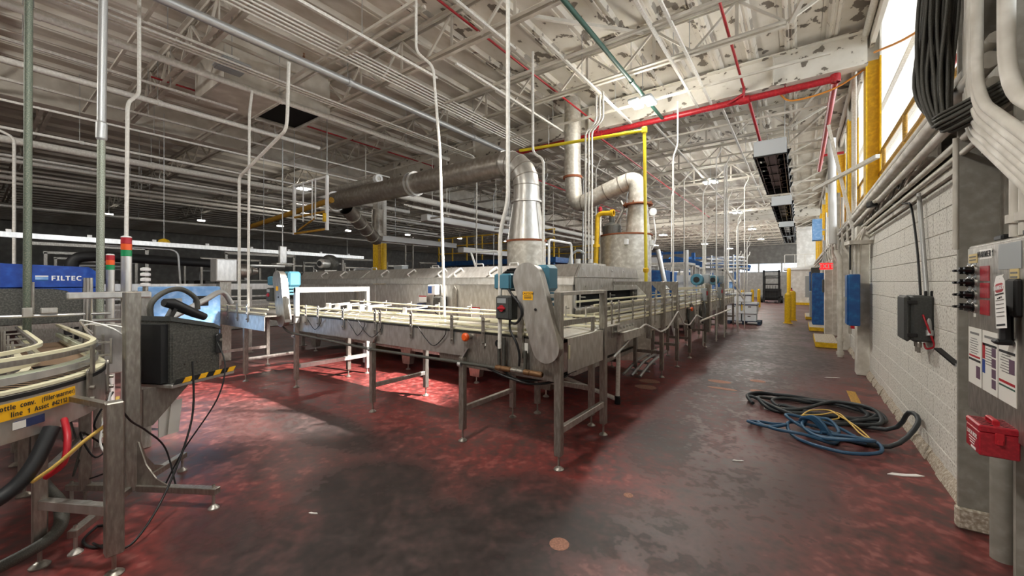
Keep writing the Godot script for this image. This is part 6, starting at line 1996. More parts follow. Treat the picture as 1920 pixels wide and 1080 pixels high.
		for q in [[0, -0.6], [0, 0.6]]: pbox(m, "frame_beam", M.steel, Vector3(q[0], 2.2, q[1]), Vector3(1.27, 0.07, 0.07))
		for x in [-0.6, 0.6]: pbox(m, "frame_beam", M.steel, Vector3(x, 2.2, 0), Vector3(0.07, 0.07, 1.27))
		pbox(m, "cabinet", [M.blue, M.blue, M.steel, M.white, M.steel, M.blue][i], Vector3(-0.3, 1.55, 0.3), Vector3(0.6, 0.9, 0.5), 0.02)
		for k in 3: pbox(m, "guide_rail", M.steel_bright, Vector3(0.72, 1.05 + k * 0.1, 0), Vector3(0.03, 0.03, 1.9))
		pbox(m, "guard_panel", [M.white, M.blue_pale, M.white, M.steel_bright, M.blue, M.white][i], Vector3(0.3, 1.5, -0.58), Vector3(0.5, 0.7, 0.02))
	# rotary bottle carousel standing high
	var c := thing("carousel", "raised round steel carousel with stacked rings over the far line", "machine", Vector3(-2.7, 0, -20.0))
	for k in 4:
		var s := mb()
		lathe(s, Vector3(0, 2.2 + k * 0.16, 0), Vector3.UP, [[0.75, 0], [0.95 - 0.05 * k, 0], [0.95 - 0.05 * k, 0.05], [0.75, 0.05]], 24)
		part(c, "ring", s, M.steel_bright)
	for k in 6: ptube(c, "post", M.steel_bright, [Vector3(cos(k * TAU / 6) * 0.85, 0, sin(k * TAU / 6) * 0.85), Vector3(cos(k * TAU / 6) * 0.85, 2.8, sin(k * TAU / 6) * 0.85)], 0.03)
	# palletiser, blue, behind
	var p := thing("palletiser", "large blue and white palletiser frame beyond the heater drum", "machine", Vector3(-6.4, 0, -22))
	for x in [-1.8, -0.6, 0.6, 1.8]: pbox(p, "post", M.blue, Vector3(x, 1.6, 0.9), Vector3(0.16, 3.2, 0.16))
	for x in [-1.8, 1.8]: pbox(p, "post", M.blue, Vector3(x, 1.6, -0.9), Vector3(0.16, 3.2, 0.16))
	for y in [1.1, 1.7, 2.3, 3.1]: pbox(p, "beam", M.blue if y > 3 else M.white, Vector3(0, y, 0.95), Vector3(3.8, 0.12, 0.1))
	for q in [[-1.2, 1.4, M.white], [0.0, 2.0, M.white], [1.2, 1.5, M.blue_pale], [0.0, 2.7, M.white], [1.2, 2.6, M.blue], [-1.2, 2.6, M.white]]:
		pbox(p, "panel", q[2], Vector3(q[0], q[1], 0.85), Vector3(1.0, 0.45, 0.04))
	pbox(p, "slanted_chute", M.blue, Vector3(1.9, 2.6, 1.1), Vector3(1.5, 0.35, 0.4), 0.02, Basis(Vector3(0, 0, 1), -0.25))
	var p2 := dup(p, "second blue and white palletiser frame nearer the aisle line")
	p2.position = Vector3(-4.9, 0, -27.5)
	# shelving rack towers between
	for q in [[-6.1, -18.2, "steel parts rack with blue boxes beyond the heater drum"], [-7.6, -17.0, "steel parts rack with white boxes deeper in the hall"]]:
		var r := thing("parts_rack", q[2], "rack", Vector3(q[0], 0, q[1]))
		for k in [[-0.5, -0.2], [0.5, -0.2], [-0.5, 0.2], [0.5, 0.2]]: pbox(r, "post", M.steel_dull, Vector3(k[0], 1.1, k[1]), Vector3(0.05, 2.2, 0.05))
		for y in [0.5, 1.0, 1.5, 2.0]:
			pbox(r, "shelf", M.steel_dull, Vector3(0, y, 0), Vector3(1.05, 0.03, 0.45))
			for k in 4: pbox(r, "bin", M.blue if (k + int(y * 2)) % 2 else M.white, Vector3(-0.38 + k * 0.25, y + 0.12, 0.05), Vector3(0.2, 0.2, 0.3), 0.01)

# ---------------------------------------------------------------- the unlit side of the hall
func build_dark_side():
	var t := thing("light_strip", "long pale unlit strip rail strung across the dark machines", "rail", Vector3(-11.3, 2.42, -4.0))
	pbar(t, "rail", M.steel_bright, Vector3(0.65, 0.0, 4.6), Vector3(-0.25, 0.0, -3.6), 0.08, 0.09)
	for k in 8:
		var z := 3.6 - k * 0.95
		pbox(t, "clamp", M.white, Vector3(0.55 - k * 0.105, 0.06, z), Vector3(0.04, 0.06, 0.06))
	for z in [2.5, -0.5, -3.0]: ptube(t, "hanger", M.galv, [Vector3(0.42 + (z - 2.5) * 0.11, 0.04, z), Vector3(0.42 + (z - 2.5) * 0.11, 3.5, z)], 0.006, 5)
	var q := mb()
	tube(q, rounded([Vector3(-11.0, 2.34, -1.5), Vector3(-11.0, 2.32, -2.7), Vector3(-11.0, 1.5, -2.75)], 0.15), 0.02, 8)
	single("rail_conduit", "thin pale conduit hooked under the long strip rail", "conduit", q, M.galv)
	# yellow pull ball
	t = thing("pull_ball", "yellow ball hanging on a cord over the dark machines", "pull cord", Vector3(-11.6, 2.52, -2.6))
	q = mb()
	lathe(q, Vector3.ZERO, Vector3.UP, [[0, -0.07], [0.09, -0.04], [0.11, 0.0], [0.09, 0.05], [0.02, 0.08]], 14, true)
	part(t, "ball", q, M.yellow)
	ptube(t, "cord", M.galv, [Vector3(0, 0.08, 0), Vector3(0, 2.9, 0)], 0.008, 5)
	# hanging rectangular frame
	t = thing("hanging_frame", "white and yellow tubular frame hanging left of the horizontal duct", "frame", Vector3(-9.85, 2.85, -5.0))
	for x in [-0.8, 0.8]: pbar(t, "upright", M.white, Vector3(x, 0, 0), Vector3(x, 1.3, 0), 0.06, 0.06)
	for y in [0.03, 0.45, 1.27]: pbar(t, "crossbar", M.white if y > 1 else M.yellow_worn, Vector3(-0.8, y, 0), Vector3(0.8, y, 0), 0.045, 0.045)
	for x in [-0.3, 0.15, 0.3]: pbar(t, "slat", M.white, Vector3(x, 0.3, 0.02), Vector3(x, 1.3, 0.02), 0.035, 0.02)
	pbar(t, "diagonal", M.yellow_worn, Vector3(-0.6, 0.1, 0), Vector3(0.3, 0.35, 0), 0.03, 0.03)
	pbox(t, "latch", M.yellow, Vector3(0.78, 0.3, 0.05), Vector3(0.08, 0.2, 0.05))
	for x in [-0.8, 0.8]: ptube(t, "rope", M.galv, [Vector3(x, 1.3, 0), Vector3(x, 3.0, 0)], 0.01, 5)
	q = mb()
	tube(q, [Vector3(-14.0, 3.35, -5.2), Vector3(-9.2, 3.62, -5.2)], 0.07, 10)
	single("yellow_duct", "dull yellow pipe passing behind the hanging frame", "pipe", q, M.yellow_worn)
	# wall panel box on a bracket
	t = thing("wall_screen", "pale flat box screen on a bracket above the dark machines", "screen", Vector3(-10.4, 2.2, -4.6))
	pbox(t, "box", M.steel_bright, Vector3(0, 0.1, 0), Vector3(0.1, 0.42, 0.16), 0.01)
	pbox(t, "shelf", M.steel, Vector3(0, -0.13, 0.0), Vector3(0.3, 0.03, 0.4))
	ptube(t, "hanger", M.galv, [Vector3(0, 0.3, 0), Vector3(0, 3.4, 0)], 0.015)
	# rows of dark machines
	var k2 := 0
	for i in 5:
		for j in 3:
			var m := thing("idle_machine", "idle machine block in the unlit rows on the far side", "machine", Vector3(-16.5 - j * 4.5, 0, -2.0 - i * 4.2 - j * 0.6), "idle machines in the unlit rows")
			pbox(m, "base", M.steel_dull, Vector3(0, 0.5, 0), Vector3(2.0, 1.0, 2.4), 0.03)
			pbox(m, "upper", M.hmi_grey, Vector3(0.1, 1.35, 0.2), Vector3(1.4, 0.7, 1.5), 0.03)
			for z in [-1.1, 1.1]: pbox(m, "frame_post", M.steel_dull, Vector3(0.9, 1.3, z), Vector3(0.08, 2.6, 0.08))
			pbox(m, "frame_beam", M.steel_dull, Vector3(0.9, 2.6, 0), Vector3(0.08, 0.08, 2.3))
			ptube(m, "pipe", M.galv, rounded([Vector3(0.6, 1.7, 0.4), Vector3(0.6, 2.2, 0.4), Vector3(0.6, 2.2, -0.9)], 0.2), 0.06)
	# yellow-railed platform behind the warmer
	t = thing("platform", "blue-edged walkway platform with yellow rails behind the first exhaust stack", "platform", Vector3(-11.6, 0, -15.0))
	pbox(t, "deck", M.blue, Vector3(0, 2.55, 0), Vector3(7.0, 0.22, 1.6))
	for i in 8:
		pbar(t, "rail_post", M.yellow, Vector3(-3.4 + i * 0.97, 2.66, 0.75), Vector3(-3.4 + i * 0.97, 3.85, 0.75), 0.05, 0.05)
	for y in [3.05, 3.42, 3.82]: pbar(t, "rail", M.yellow, Vector3(-3.45, y, 0.75), Vector3(3.45, y, 0.75), 0.045, 0.045)
	for x in [-3.2, -1.1, 1.1, 3.2]:
		pbox(t, "support", M.blue, Vector3(x, 1.22, 0.5), Vector3(0.15, 2.44, 0.15))
		pbar(t, "knee_brace", M.white, Vector3(x, 1.6, 0.55), Vector3(x + 0.8, 2.42, 0.55), 0.06, 0.06)
	t = thing("platform", "blue-edged walkway platform with yellow rails beyond the heater drum", "platform", Vector3(-9.0, 0, -19.2))
	pbox(t, "deck", M.blue, Vector3(0, 2.3, 0), Vector3(5.0, 0.2, 1.2))
	for i in 6: pbar(t, "rail_post", M.yellow, Vector3(-2.4 + i * 0.96, 2.4, 0.55), Vector3(-2.4 + i * 0.96, 3.5, 0.55), 0.05, 0.05)
	for y in [2.8, 3.15, 3.48]: pbar(t, "rail", M.yellow, Vector3(-2.45, y, 0.55), Vector3(2.45, y, 0.55), 0.045, 0.045)
	for x in [-2.3, 2.3]: pbox(t, "support", M.blue, Vector3(x, 1.1, 0.4), Vector3(0.14, 2.2, 0.14))
	# long boxed cable troughs; the first stands for a fluorescent fixture row, unlit
	for w in [[-9.4, 3.62, -8.3, -13.8, "long pale unlit tube light fixture hanging behind the exhaust stack"], [-12.2, 3.2, -8.6, -12.5, "long pale boxed trough left of the yellow column"], [-7.2, 3.3, -15.5, -20.0, "long pale boxed trough beyond the heater drum"], [-10.4, 2.85, -11.0, -15.0, "long pale boxed trough lower down behind the warmer"]]:
		t = thing("hanging_box", w[4], "trough", Vector3(w[0], w[1], w[2]))
		pbox(t, "trough", M.white, Vector3(0, 0, (w[3] - w[2]) / 2), Vector3(0.3, 0.2, absf(w[3] - w[2])), 0.01)
		for k in 2: ptube(t, "hanger", M.galv, [Vector3(0, 0.1, (w[3] - w[2]) * (0.2 + 0.6 * k)), Vector3(0, 5.95 - w[1], (w[3] - w[2]) * (0.2 + 0.6 * k))], 0.01, 5)
	t = thing("stair_ladder", "pale upright ladder standing in the dark beyond the warmer", "ladder", Vector3(-14.0, 0, -11.5))
	for x in [-0.25, 0.25]: pbar(t, "stile", M.steel_dull, Vector3(x, 0, 0), Vector3(x, 3.6, 0), 0.05, 0.05)
	for k in 9: pbar(t, "rung", M.steel_dull, Vector3(-0.25, 0.4 + k * 0.36, 0), Vector3(0.25, 0.4 + k * 0.36, 0), 0.04, 0.04)
	# tall fans and far-side ducting silhouettes
	q = mb()
	tube(q, rounded([Vector3(-12.6, 0.0, -1.3), Vector3(-12.6, 2.15, -1.3), Vector3(-12.6, 2.2, -1.7), Vector3(-12.9, 2.1, -4.5)], 0.3), 0.11, 12)
	single("black_hose_duct", "black pipe arching behind the blue inspection machine", "duct", q, M.rubber)
	# dim lamps deep on the unlit side
	for i in 8:
		t = thing("pilot_lamp", "tiny white lamp glowing deep in the unlit side", "lamp", Vector3(-27.0 + i * 1.6, 4.9 - i * 0.05, -4.0 - i * 3.2), "pilot lamps of the unlit side")
		pbox(t, "lens", M.lamp_glow, Vector3(0, 0, 0), Vector3(0.16, 0.07, 0.3), 0.01)
		ptube(t, "hanger", M.galv, [Vector3(0, 0.03, 0), Vector3(0, 1.16 + i * 0.05, 0)], 0.01, 5)

# ---------------------------------------------------------------- equipment on the right wall
func build_wall_equipment():
	var s: SurfaceTool
	# steel column that carries the control panel
	var t := thing("wall_column", "grey steel column, darkened for shade, with a chipped foot behind the control panel", "column", Vector3(0.98, 0, -3.5))
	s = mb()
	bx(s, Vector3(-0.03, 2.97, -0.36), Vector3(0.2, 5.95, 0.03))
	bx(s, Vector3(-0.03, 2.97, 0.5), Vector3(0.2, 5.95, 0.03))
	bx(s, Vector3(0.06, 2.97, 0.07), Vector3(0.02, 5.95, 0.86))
	part(t, "shaft", s, M.column_shaded)
	pbox(t, "foot", M.curb, Vector3(-0.03, 0.07, -0.36), Vector3(0.22, 0.14, 0.07), 0.012)
	pbox(t, "foot", M.curb, Vector3(-0.03, 0.05, 0.5), Vector3(0.22, 0.1, 0.07), 0.012)
	ptube(t, "inner_conduit", M.column_shaded, [Vector3(-0.02, 0.0, -0.05), Vector3(-0.02, 1.2, -0.05)], 0.05, 12)
	pbox(t, "wall_filler", M.plaster, Vector3(0.12, 1.3, 0.0), Vector3(0.1, 2.6, 0.9))
	# control panel
	t = thing("operator_cabinet", "stainless control panel with black knobs, notices and a warning tag on the wall", "panel", Vector3(0.79, 0, -2.7))
	pbox(t, "case", M.steel_dull, Vector3(0.045, 1.36, 0), Vector3(0.09, 0.93, 1.36), 0.006)
	pbox(t, "door", M.steel_dull, Vector3(-0.004, 1.36, 0), Vector3(0.012, 0.90, 1.32), 0.004)
	for z in [-0.5, 0.1]:
		pbar(t, "wall_bracket", M.galv, Vector3(0.09, 1.5, z), Vector3(0.2, 1.5, z), 0.04, 0.04)
	for z in [-0.32, 0.0]:
		s = mb()
		bx(s, Vector3(0.03, 1.84, z), Vector3(0.04, 0.03, 0.1), Basis(), 0.008)
		part(t, "top_latch", s, M.black)
	var k := 0
	for r in 4:
		for c in 2:
			s = mb()
			var p := Vector3(-0.01, 1.685 - r * 0.068, -0.63 + c * 0.085)
			lathe(s, p, Vector3(-1, 0, 0), [[0.026, 0], [0.026, 0.012], [0.02, 0.014], [0.02, 0.04], [0.0, 0.042]], 12)
			bx(s, p + Vector3(-0.05, 0, 0), Vector3(0.03, 0.014, 0.036), Basis(), 0.004)
			var kn := part(t, "knob", s, M.black_gloss)
			s = mb()
			lathe(s, p, Vector3(-1, 0, 0), [[0.03, 0], [0.03, 0.008], [0.024, 0.01]], 12)
			part(kn, "knob_collar", s, M.chrome)
			pbox(t, "legend_plate", M.grey_light, p + Vector3(0.0, 0.036, 0), Vector3(0.004, 0.014, 0.05))
	pbox(t, "name_plate", M.paper_card, Vector3(-0.011, 1.765, -0.385), Vector3(0.003, 0.05, 0.16))
	letters(t, "name_print", "WARMER 1", 0.032, M.ink, Vector3(-0.0135, 1.765, -0.385), Vector3(0, 0, 1), Vector3.UP, 0.0008)
	pbox(t, "tape_note", M.blank_tag, Vector3(-0.011, 1.75, -0.57), Vector3(0.003, 0.05, 0.13))
	for y in [0.0, 0.018]: pbox(t, "note_print", M.ink_soft, Vector3(-0.0135, 1.742 + y, -0.57), Vector3(0.001, 0.006, 0.1))
	for r in 3: pbox(t, "red_notice", M.red_box, Vector3(-0.011, 1.665 - r * 0.088, -0.40), Vector3(0.004, 0.078, 0.12))
	pbox(t, "tape_note", M.blank_tag, Vector3(-0.011, 1.65, -0.05), Vector3(0.003, 0.06, 0.09))
	for y in [0.0, 0.02]: pbox(t, "note_print", M.ink_soft, Vector3(-0.0135, 1.642 + y, -0.05), Vector3(0.001, 0.008, 0.07))
	pbox(t, "clear_cover", M.grey_light, Vector3(-0.011, 1.74, -0.1), Vector3(0.004, 0.12, 0.24))
	pbox(t, "small_tag", M.paper, Vector3(-0.011, 1.44, -0.545), Vector3(0.003, 0.02, 0.03))
	# disconnect handle
	pbox(t, "disconnect_plate", M.black, Vector3(-0.02, 1.55, -0.02), Vector3(0.03, 0.17, 0.1), 0.01)
	pbox(t, "disconnect_handle", M.black, Vector3(-0.035, 1.43, -0.05), Vector3(0.04, 0.17, 0.04), 0.012)
	pbox(t, "disconnect_grip", M.black, Vector3(-0.045, 1.35, -0.05), Vector3(0.06, 0.025, 0.06), 0.01)
	# three printed notices
	for i in 3:
		var z: float = [-0.535, -0.325, -0.12][i]
		var w := 0.19
		var y := 1.215
		var nt := pbox(t, "notice", M.paper, Vector3(-0.012, y, z), Vector3(0.003, 0.31, w), 0.0, Basis(), ["printed notice with a red line", "printed notice with red and blue bands", "printed notice with one photo"][i])
		var xx := -0.0142
		pbox(nt, "title_line", M.ink_soft, Vector3(xx, y + 0.125, z), Vector3(0.0008, 0.012, w * 0.7))
		pbox(nt, "rule", M.ink, Vector3(xx, y + [-0.02, 0.085, 0.08][i], z), Vector3(0.0008, 0.012, w * 0.92))
		if i == 0: pbox(nt, "red_rule", M.red, Vector3(xx, y + 0.0, z), Vector3(0.0008, 0.01, w * 0.85))
		if i == 2:
			pbox(nt, "red_rule", M.red, Vector3(xx, y - 0.06, z), Vector3(0.0008, 0.012, w * 0.9))
			pbox(nt, "green_rule", M.green_pipe, Vector3(xx, y - 0.08, z), Vector3(0.0008, 0.008, w * 0.9))
		if i == 1:
			pbox(nt, "red_band", M.red, Vector3(xx, y + 0.05, z - w * 0.4), Vector3(0.0008, 0.08, w * 0.18))
			pbox(nt, "blue_band", M.blue_deep, Vector3(xx, y - 0.03, z - w * 0.4), Vector3(0.0008, 0.07, w * 0.18))
			for j in 4: pbox(nt, "photo", M.photo, Vector3(xx, y + 0.055 - j * 0.052, z + w * 0.28), Vector3(0.0008, 0.044, w * 0.26))
		else:
			pbox(nt, "photo", M.photo, Vector3(xx, y + (-0.08 if i == 0 else 0.02), z + w * 0.28), Vector3(0.0008, 0.065, w * 0.3))
		for j in 7:
			pbox(nt, "text_line", M.ink_soft, Vector3(xx, y + 0.095 - j * 0.013 - (0.03 if i else 0.0), z - w * 0.05), Vector3(0.0006, 0.004, w * (0.55 if i == 1 else 0.7) * (0.7 + 0.3 * ((j * 7) % 3) / 2.0)))
	# danger tag tied to the handle
	t = thing("danger_tag", "white danger tag tied to the disconnect handle of the control panel", "tag", Vector3(0.725, 1.535, -2.70), "", 0.0)
	var tilt := Basis(Vector3(1, 0, 0), -0.12)
	s = mb()
	prism(s, [Vector2(-0.055, -0.12), Vector2(0.055, -0.12), Vector2(0.055, 0.085), Vector2(0.03, 0.115), Vector2(-0.03, 0.115), Vector2(-0.055, 0.085)], 0.002, Transform3D(tilt * Basis(Vector3(0, 0, 1), Vector3.UP, Vector3(-1, 0, 0)), Vector3.ZERO))
	part(t, "card", s, M.paper_card)
	s = mb()
	prism(s, stadium(Vector2(-0.025, 0.06), 0.02, Vector2(0.025, 0.06), 0.02, 8), 0.001, Transform3D(tilt * Basis(Vector3(0, 0, 1), Vector3.UP, Vector3(-1, 0, 0)), Vector3(-0.002, 0, 0)))
	part(t, "red_oval", s, M.red)
	letters(t, "danger_print", "DANGER", 0.02, M.white, tilt * Vector3(-0.0045, 0.06, 0.0), tilt * Vector3(0, 0, 1), tilt * Vector3.UP, 0.0008)
	for j in 5: pbox(t, "tag_line", M.ink_soft, tilt * Vector3(-0.003, 0.005 - j * 0.018, 0), Vector3(0.001, 0.003, 0.085), 0.0, tilt)
	pbox(t, "tag_print", M.ink, tilt * Vector3(-0.003, 0.032, 0), Vector3(0.001, 0.006, 0.09), 0.0, tilt)
	pbox(t, "tag_print", M.ink, tilt * Vector3(-0.003, -0.105, 0), Vector3(0.001, 0.008, 0.09), 0.0, tilt)
	for j in 3: pbox(t, "handwriting", M.ink, tilt * Vector3(-0.003, 0.013 + 0.002 * j, -0.018 + j * 0.018), Vector3(0.001, 0.006 + 0.003 * (j % 2), 0.012), 0.0, tilt)
	ptube(t, "string", M.paper_card, [Vector3(-0.002, 0.1, 0.0), Vector3(0.04, 0.12, -0.12)], 0.002, 4)
	# red lock box
	t = thing("lock_box", "red metal lock box with a carrying handle and slots under the control panel notices", "box", Vector3(0.726, 0.83, -2.80))
	t.scale = Vector3.ONE * 0.72
	pbox(t, "body", M.red_box, Vector3(0, 0.075, 0), Vector3(0.17, 0.15, 0.24), 0.006)
	var ld := pbox(t, "lid", M.red_box, Vector3(0, 0.17, 0), Vector3(0.175, 0.045, 0.245), 0.008)
	for j in 6:
		pbox(ld, "slot", M.black, Vector3(-0.045, 0.1935, -0.09 + j * 0.036), Vector3(0.05, 0.002, 0.008))
		pbox(ld, "slot", M.black, Vector3(0.045, 0.1935, -0.09 + j * 0.036), Vector3(0.05, 0.002, 0.008))
	s = mb()
	bx(s, Vector3(0, 0.215, 0), Vector3(0.03, 0.014, 0.13), Basis(), 0.005)
	for z in [-0.06, 0.06]: bx(s, Vector3(0, 0.2, z), Vector3(0.03, 0.03, 0.014))
	part(ld, "handle", s, M.red)
	letters(t, "print", "LOCK BOX", 0.028, M.paper_card, Vector3(-0.0875, 0.105, 0), Vector3(0, 0, 1), Vector3.UP, 0.0008)
	for j in 3: pbox(t, "print_line", M.paper_card, Vector3(-0.0855, 0.075 - j * 0.017, -0.005), Vector3(0.0012, 0.006, 0.12 - j * 0.02))
	pbox(t, "white_tag", M.paper_card, Vector3(-0.0858, 0.018, 0.02), Vector3(0.0014, 0.014, 0.08))
	s = mb()
	bx(s, Vector3(0.0, 0.12, 0.124), Vector3(0.04, 0.07, 0.01), Basis(), 0.003)
	bx(s, Vector3(0.0, 0.1, 0.132), Vector3(0.025, 0.03, 0.012), Basis(), 0.003)
	part(t, "hasp", s, M.red)
	# conduits that come down the column and sweep to the panel
	for i in 6:
		var z := -3.44 + i * 0.078
		s = mb()
		var yb := 2.5 + i * 0.012
		var x := 0.80 - 0.012 * i
		tube(s, rounded([Vector3(x, 5.95, z), Vector3(x, yb, z), Vector3(x - 0.01, yb - 0.5, -2.62 + i * 0.075), Vector3(0.83, 1.84, -2.56 + i * 0.09)], 0.2, 6), 0.023, 10)
		single("sweep_conduit", "thick white conduit sweeping down the column to the control panel", "conduit", s, M.white_paint, "conduits sweeping to the control panel")
	s = mb()
	tube(s, rounded([Vector3(0.78, 5.95, -2.84), Vector3(0.78, 2.5, -2.84), Vector3(0.78, 2.2, -2.3), Vector3(0.78, 1.9, -1.6)], 0.25, 6), 0.03, 12)
	single("sweep_conduit", "single thick white conduit standing apart from the sweeping bundle", "conduit", s, M.white_paint)
	for i in 2:
		s = mb()
		cyl(s, Vector3(0.83, 1.835, -2.92 + i * 0.1), Vector3(0.83, 2.35, -2.92 + i * 0.1), 0.02, 10)
		lathe(s, Vector3(0.83, 1.9, -2.92 + i * 0.1), Vector3.UP, [[0.02, 0], [0.032, 0], [0.032, 0.04], [0.02, 0.04]], 10)
		single("panel_conduit", "short white conduit entering the top of the control panel", "conduit", s, M.white_paint, "conduits entering the panel top")
	s = mb()
	cyl(s, Vector3(0.775, 1.82, -3.55), Vector3(0.775, 2.5, -3.55), 0.014, 8)
	single("column_conduit", "slim white conduit on the column face above the control panel", "conduit", s, M.white_paint)
	# hanging loop of black cables
	t = thing("cable_bundle", "heavy loop of dark cables hanging beside the column", "cables", Vector3(0.68, 2.52, -3.4))
	for i in 34:
		var a := i * 2.4
		var rr := 0.0125 * sqrt(i + 0.5)
		var o := Vector3(cos(a) * rr, 0, sin(a) * rr)
		s = mb()
		var w := Vector3(sin(i * 1.7), 0, cos(i * 2.3)) * 0.012
		tube(s, spline([Vector3(0.06, 3.4, 0.05) + o, Vector3(0.04, 1.6, 0.02) + o + w, Vector3(0.0, 0.8, -0.05) + o * 1.15 - w, Vector3(-0.01, 0.32, -0.07) + o * 1.25 + w, Vector3(0.0, 0.06 - o.z * 0.8, 0.03) + o * 0.7, Vector3(0.04, 0.02 - o.z * 0.9, 0.16) + Vector3(o.x, 0, 0), Vector3(0.2, 0.09 - o.z * 0.7, 0.34) + Vector3(o.x * 0.5, 0, 0)], 5), 0.0095, 6)
		part(t, "cable", s, M.cable_grey)
	# orange wires above
	s = mb()
	tube(s, spline([Vector3(0.95, 5.2, -8.3), Vector3(1.3, 4.9, -7.2), Vector3(1.6, 4.8, -5.4), Vector3(1.3, 4.7, -4.2)], 6), 0.016, 6)
	single("orange_cable", "orange cable slung across the gallery opening", "cable", s, M.orange_cable)
	s = mb()
	tube(s, spline([Vector3(-0.3, 5.28, -9.3), Vector3(-0.1, 5.12, -9.35), Vector3(0.5, 5.15, -9.3), Vector3(0.95, 5.35, -9.2)], 6), 0.016, 6)
	single("orange_cable", "orange cable drooping along the deep girder to the yellow column", "cable", s, M.orange_cable)
	s = mb()
	cyl(s, Vector3(1.7, 5.0, -3.0), Vector3(1.7, 4.1, -14.0), 0.03, 8)
	single("gallery_sprinkler_pipe", "red sprinkler pipe running inside the gallery", "pipe", s, M.red_pipe)
	for q in [[1.5, 5.6], [1.9, 5.3], [2.3, 5.9], [2.9, 5.6]]:
		s = mb()
		bar(s, Vector3(q[0], q[1], -2.0), Vector3(q[0], q[1] - 0.2, -30.0), 0.06, 0.04)
		single("gallery_conduit", "white conduit running inside the bright gallery", "conduit", s, M.conduit, "gallery conduits")
	# pipes that run along the edge of the gallery over the wall
	for q in [[0.795, 2.77, 0.045], [0.81, 2.65, 0.03], [0.815, 2.88, 0.03], [0.88, 2.57, 0.024], [0.87, 2.47, 0.018]]:
		s = mb()
		cyl(s, Vector3(q[0], q[1], -3.1), Vector3(q[0], q[1], -32.0), q[2], 8)
		single("ledge_pipe", "white pipe running along the gallery ledge above the block wall", "pipe", s, M.white_paint, "pipes along the gallery ledge")
	# sagging wires under the ledge
	for i in 5:
		s = mb()
		var z := -4.6 - i * 0.75
		tube(s, spline([Vector3(0.86, 2.72, z), Vector3(0.83, 2.6 - 0.03 * (i % 2), z - 0.25), Vector3(0.85, 2.66, z - 0.5), Vector3(0.84, 2.56, z - 0.8)], 5), 0.008, 5)
		single("ledge_wire", "thin wire drooping between the pipes of the gallery ledge", "wire", s, M.cable_grey if i % 2 else M.white_paint, "drooping wires on the ledge")
	t = thing("wall_camera", "small white bracket lamp with a cable under the gallery ledge", "lamp", Vector3(0.82, 2.62, -6.6))
	ptube(t, "arm", M.white_paint, [Vector3(0.1, 0.1, 0.1), Vector3(-0.05, 0.02, -0.2)], 0.025)
	pbox(t, "head", M.black, Vector3(-0.06, 0.0, -0.24), Vector3(0.08, 0.07, 0.12), 0.01, Basis(Vector3.UP, 0.3))
	# grey enclosure on the wall
	t = thing("wall_enclosure", "dark grey rounded electrical enclosure with latches on the block wall", "box", Vector3(0.885, 1.285, -5.24))
	pbox(t, "case", M.grey_box, Vector3(0.02, 0, 0), Vector3(0.15, 0.42, 0.33), 0.018)
	pbox(t, "door", M.grey_box, Vector3(-0.078, 0, 0), Vector3(0.045, 0.42, 0.33), 0.018)
	for y in [-0.15, 0.15]:
		pbox(t, "hinge", M.black, Vector3(-0.05, y, 0.17), Vector3(0.07, 0.035, 0.016), 0.005)
	for q in [0.05, 0.09]: pbox(t, "mounting_foot", M.black, Vector3(q, 0.23, 0.1), Vector3(0.02, 0.05, 0.03), 0.006)
	for z in [0.05, 0.13]:
		s = mb()
		lathe(s, Vector3(0.0, -0.21, z), Vector3.DOWN, [[0.016, 0], [0.02, 0.01], [0.02, 0.05], [0.012, 0.055], [0.012, 0.1]], 10)
		part(t, "cable_gland", s, M.steel_dull)
	ptube(t, "red_wire", M.red, spline([Vector3(0.02, 0.04, 0.17), Vector3(0.04, -0.05, 0.2), Vector3(0.07, -0.16, 0.2), Vector3(0.09, -0.24, 0.17), Vector3(0.05, -0.27, 0.12), Vector3(0.04, -0.22, 0.1)], 5), 0.008, 6)
	s = mb()
	cyl(s, Vector3(0.945, 1.14, -5.05), Vector3(0.94, 2.48, -5.42), 0.018, 10)
	lathe(s, Vector3(0.945, 1.14, -5.05), Vector3(0, 1, -0.27), [[0.018, 0], [0.026, 0.0], [0.026, 0.05], [0.018, 0.05]], 10)
	single("enclosure_conduit", "slanting galvanised conduit passing in front of the grey enclosure", "conduit", s, M.galv)
	s = mb()
	tube(s, spline([Vector3(0.93, 1.5, -5.3), Vector3(0.95, 1.95, -5.55), Vector3(0.95, 2.4, -5.8), Vector3(0.93, 2.47, -5.95), Vector3(0.88, 2.52, -6.3)], 6), 0.01, 6)
	single("enclosure_cable", "black cable rising from the grey enclosure to the ledge", "cable", s, M.black)
	for q in [[-5.6, 1.1, "black flat bracket sticking out of the wall left of the grey enclosure"], [-4.35, 1.0, "black flat bracket sticking out of the wall beside the column"]]:
		t = thing("wall_bracket_arm", q[2], "bracket", Vector3(0.978, q[1], q[0]))
		pbar(t, "plate", M.galv, Vector3(0, 0, 0.35), Vector3(-0.02, 0.0, 0.0), 0.03, 0.02)
		pbar(t, "arm", M.black, Vector3(-0.02, 0.0, 0.0), Vector3(-0.1, 0.1, -0.12), 0.05, 0.012)
	# blue cabinet at the pier
	t = thing("wall_cabinet", "tall narrow blue cabinet mounted on the pier under the yellow column", "cabinet", Vector3(0.735, 0.89, -8.86))
	pbox(t, "case", M.blue, Vector3(0.01, 0.43, 0), Vector3(0.15, 0.86, 0.36), 0.01)
	pbox(t, "door", M.blue, Vector3(-0.075, 0.43, 0.0), Vector3(0.02, 0.84, 0.34), 0.006)
	pbox(t, "latch", M.steel, Vector3(-0.09, 0.45, 0.13), Vector3(0.02, 0.06, 0.02))
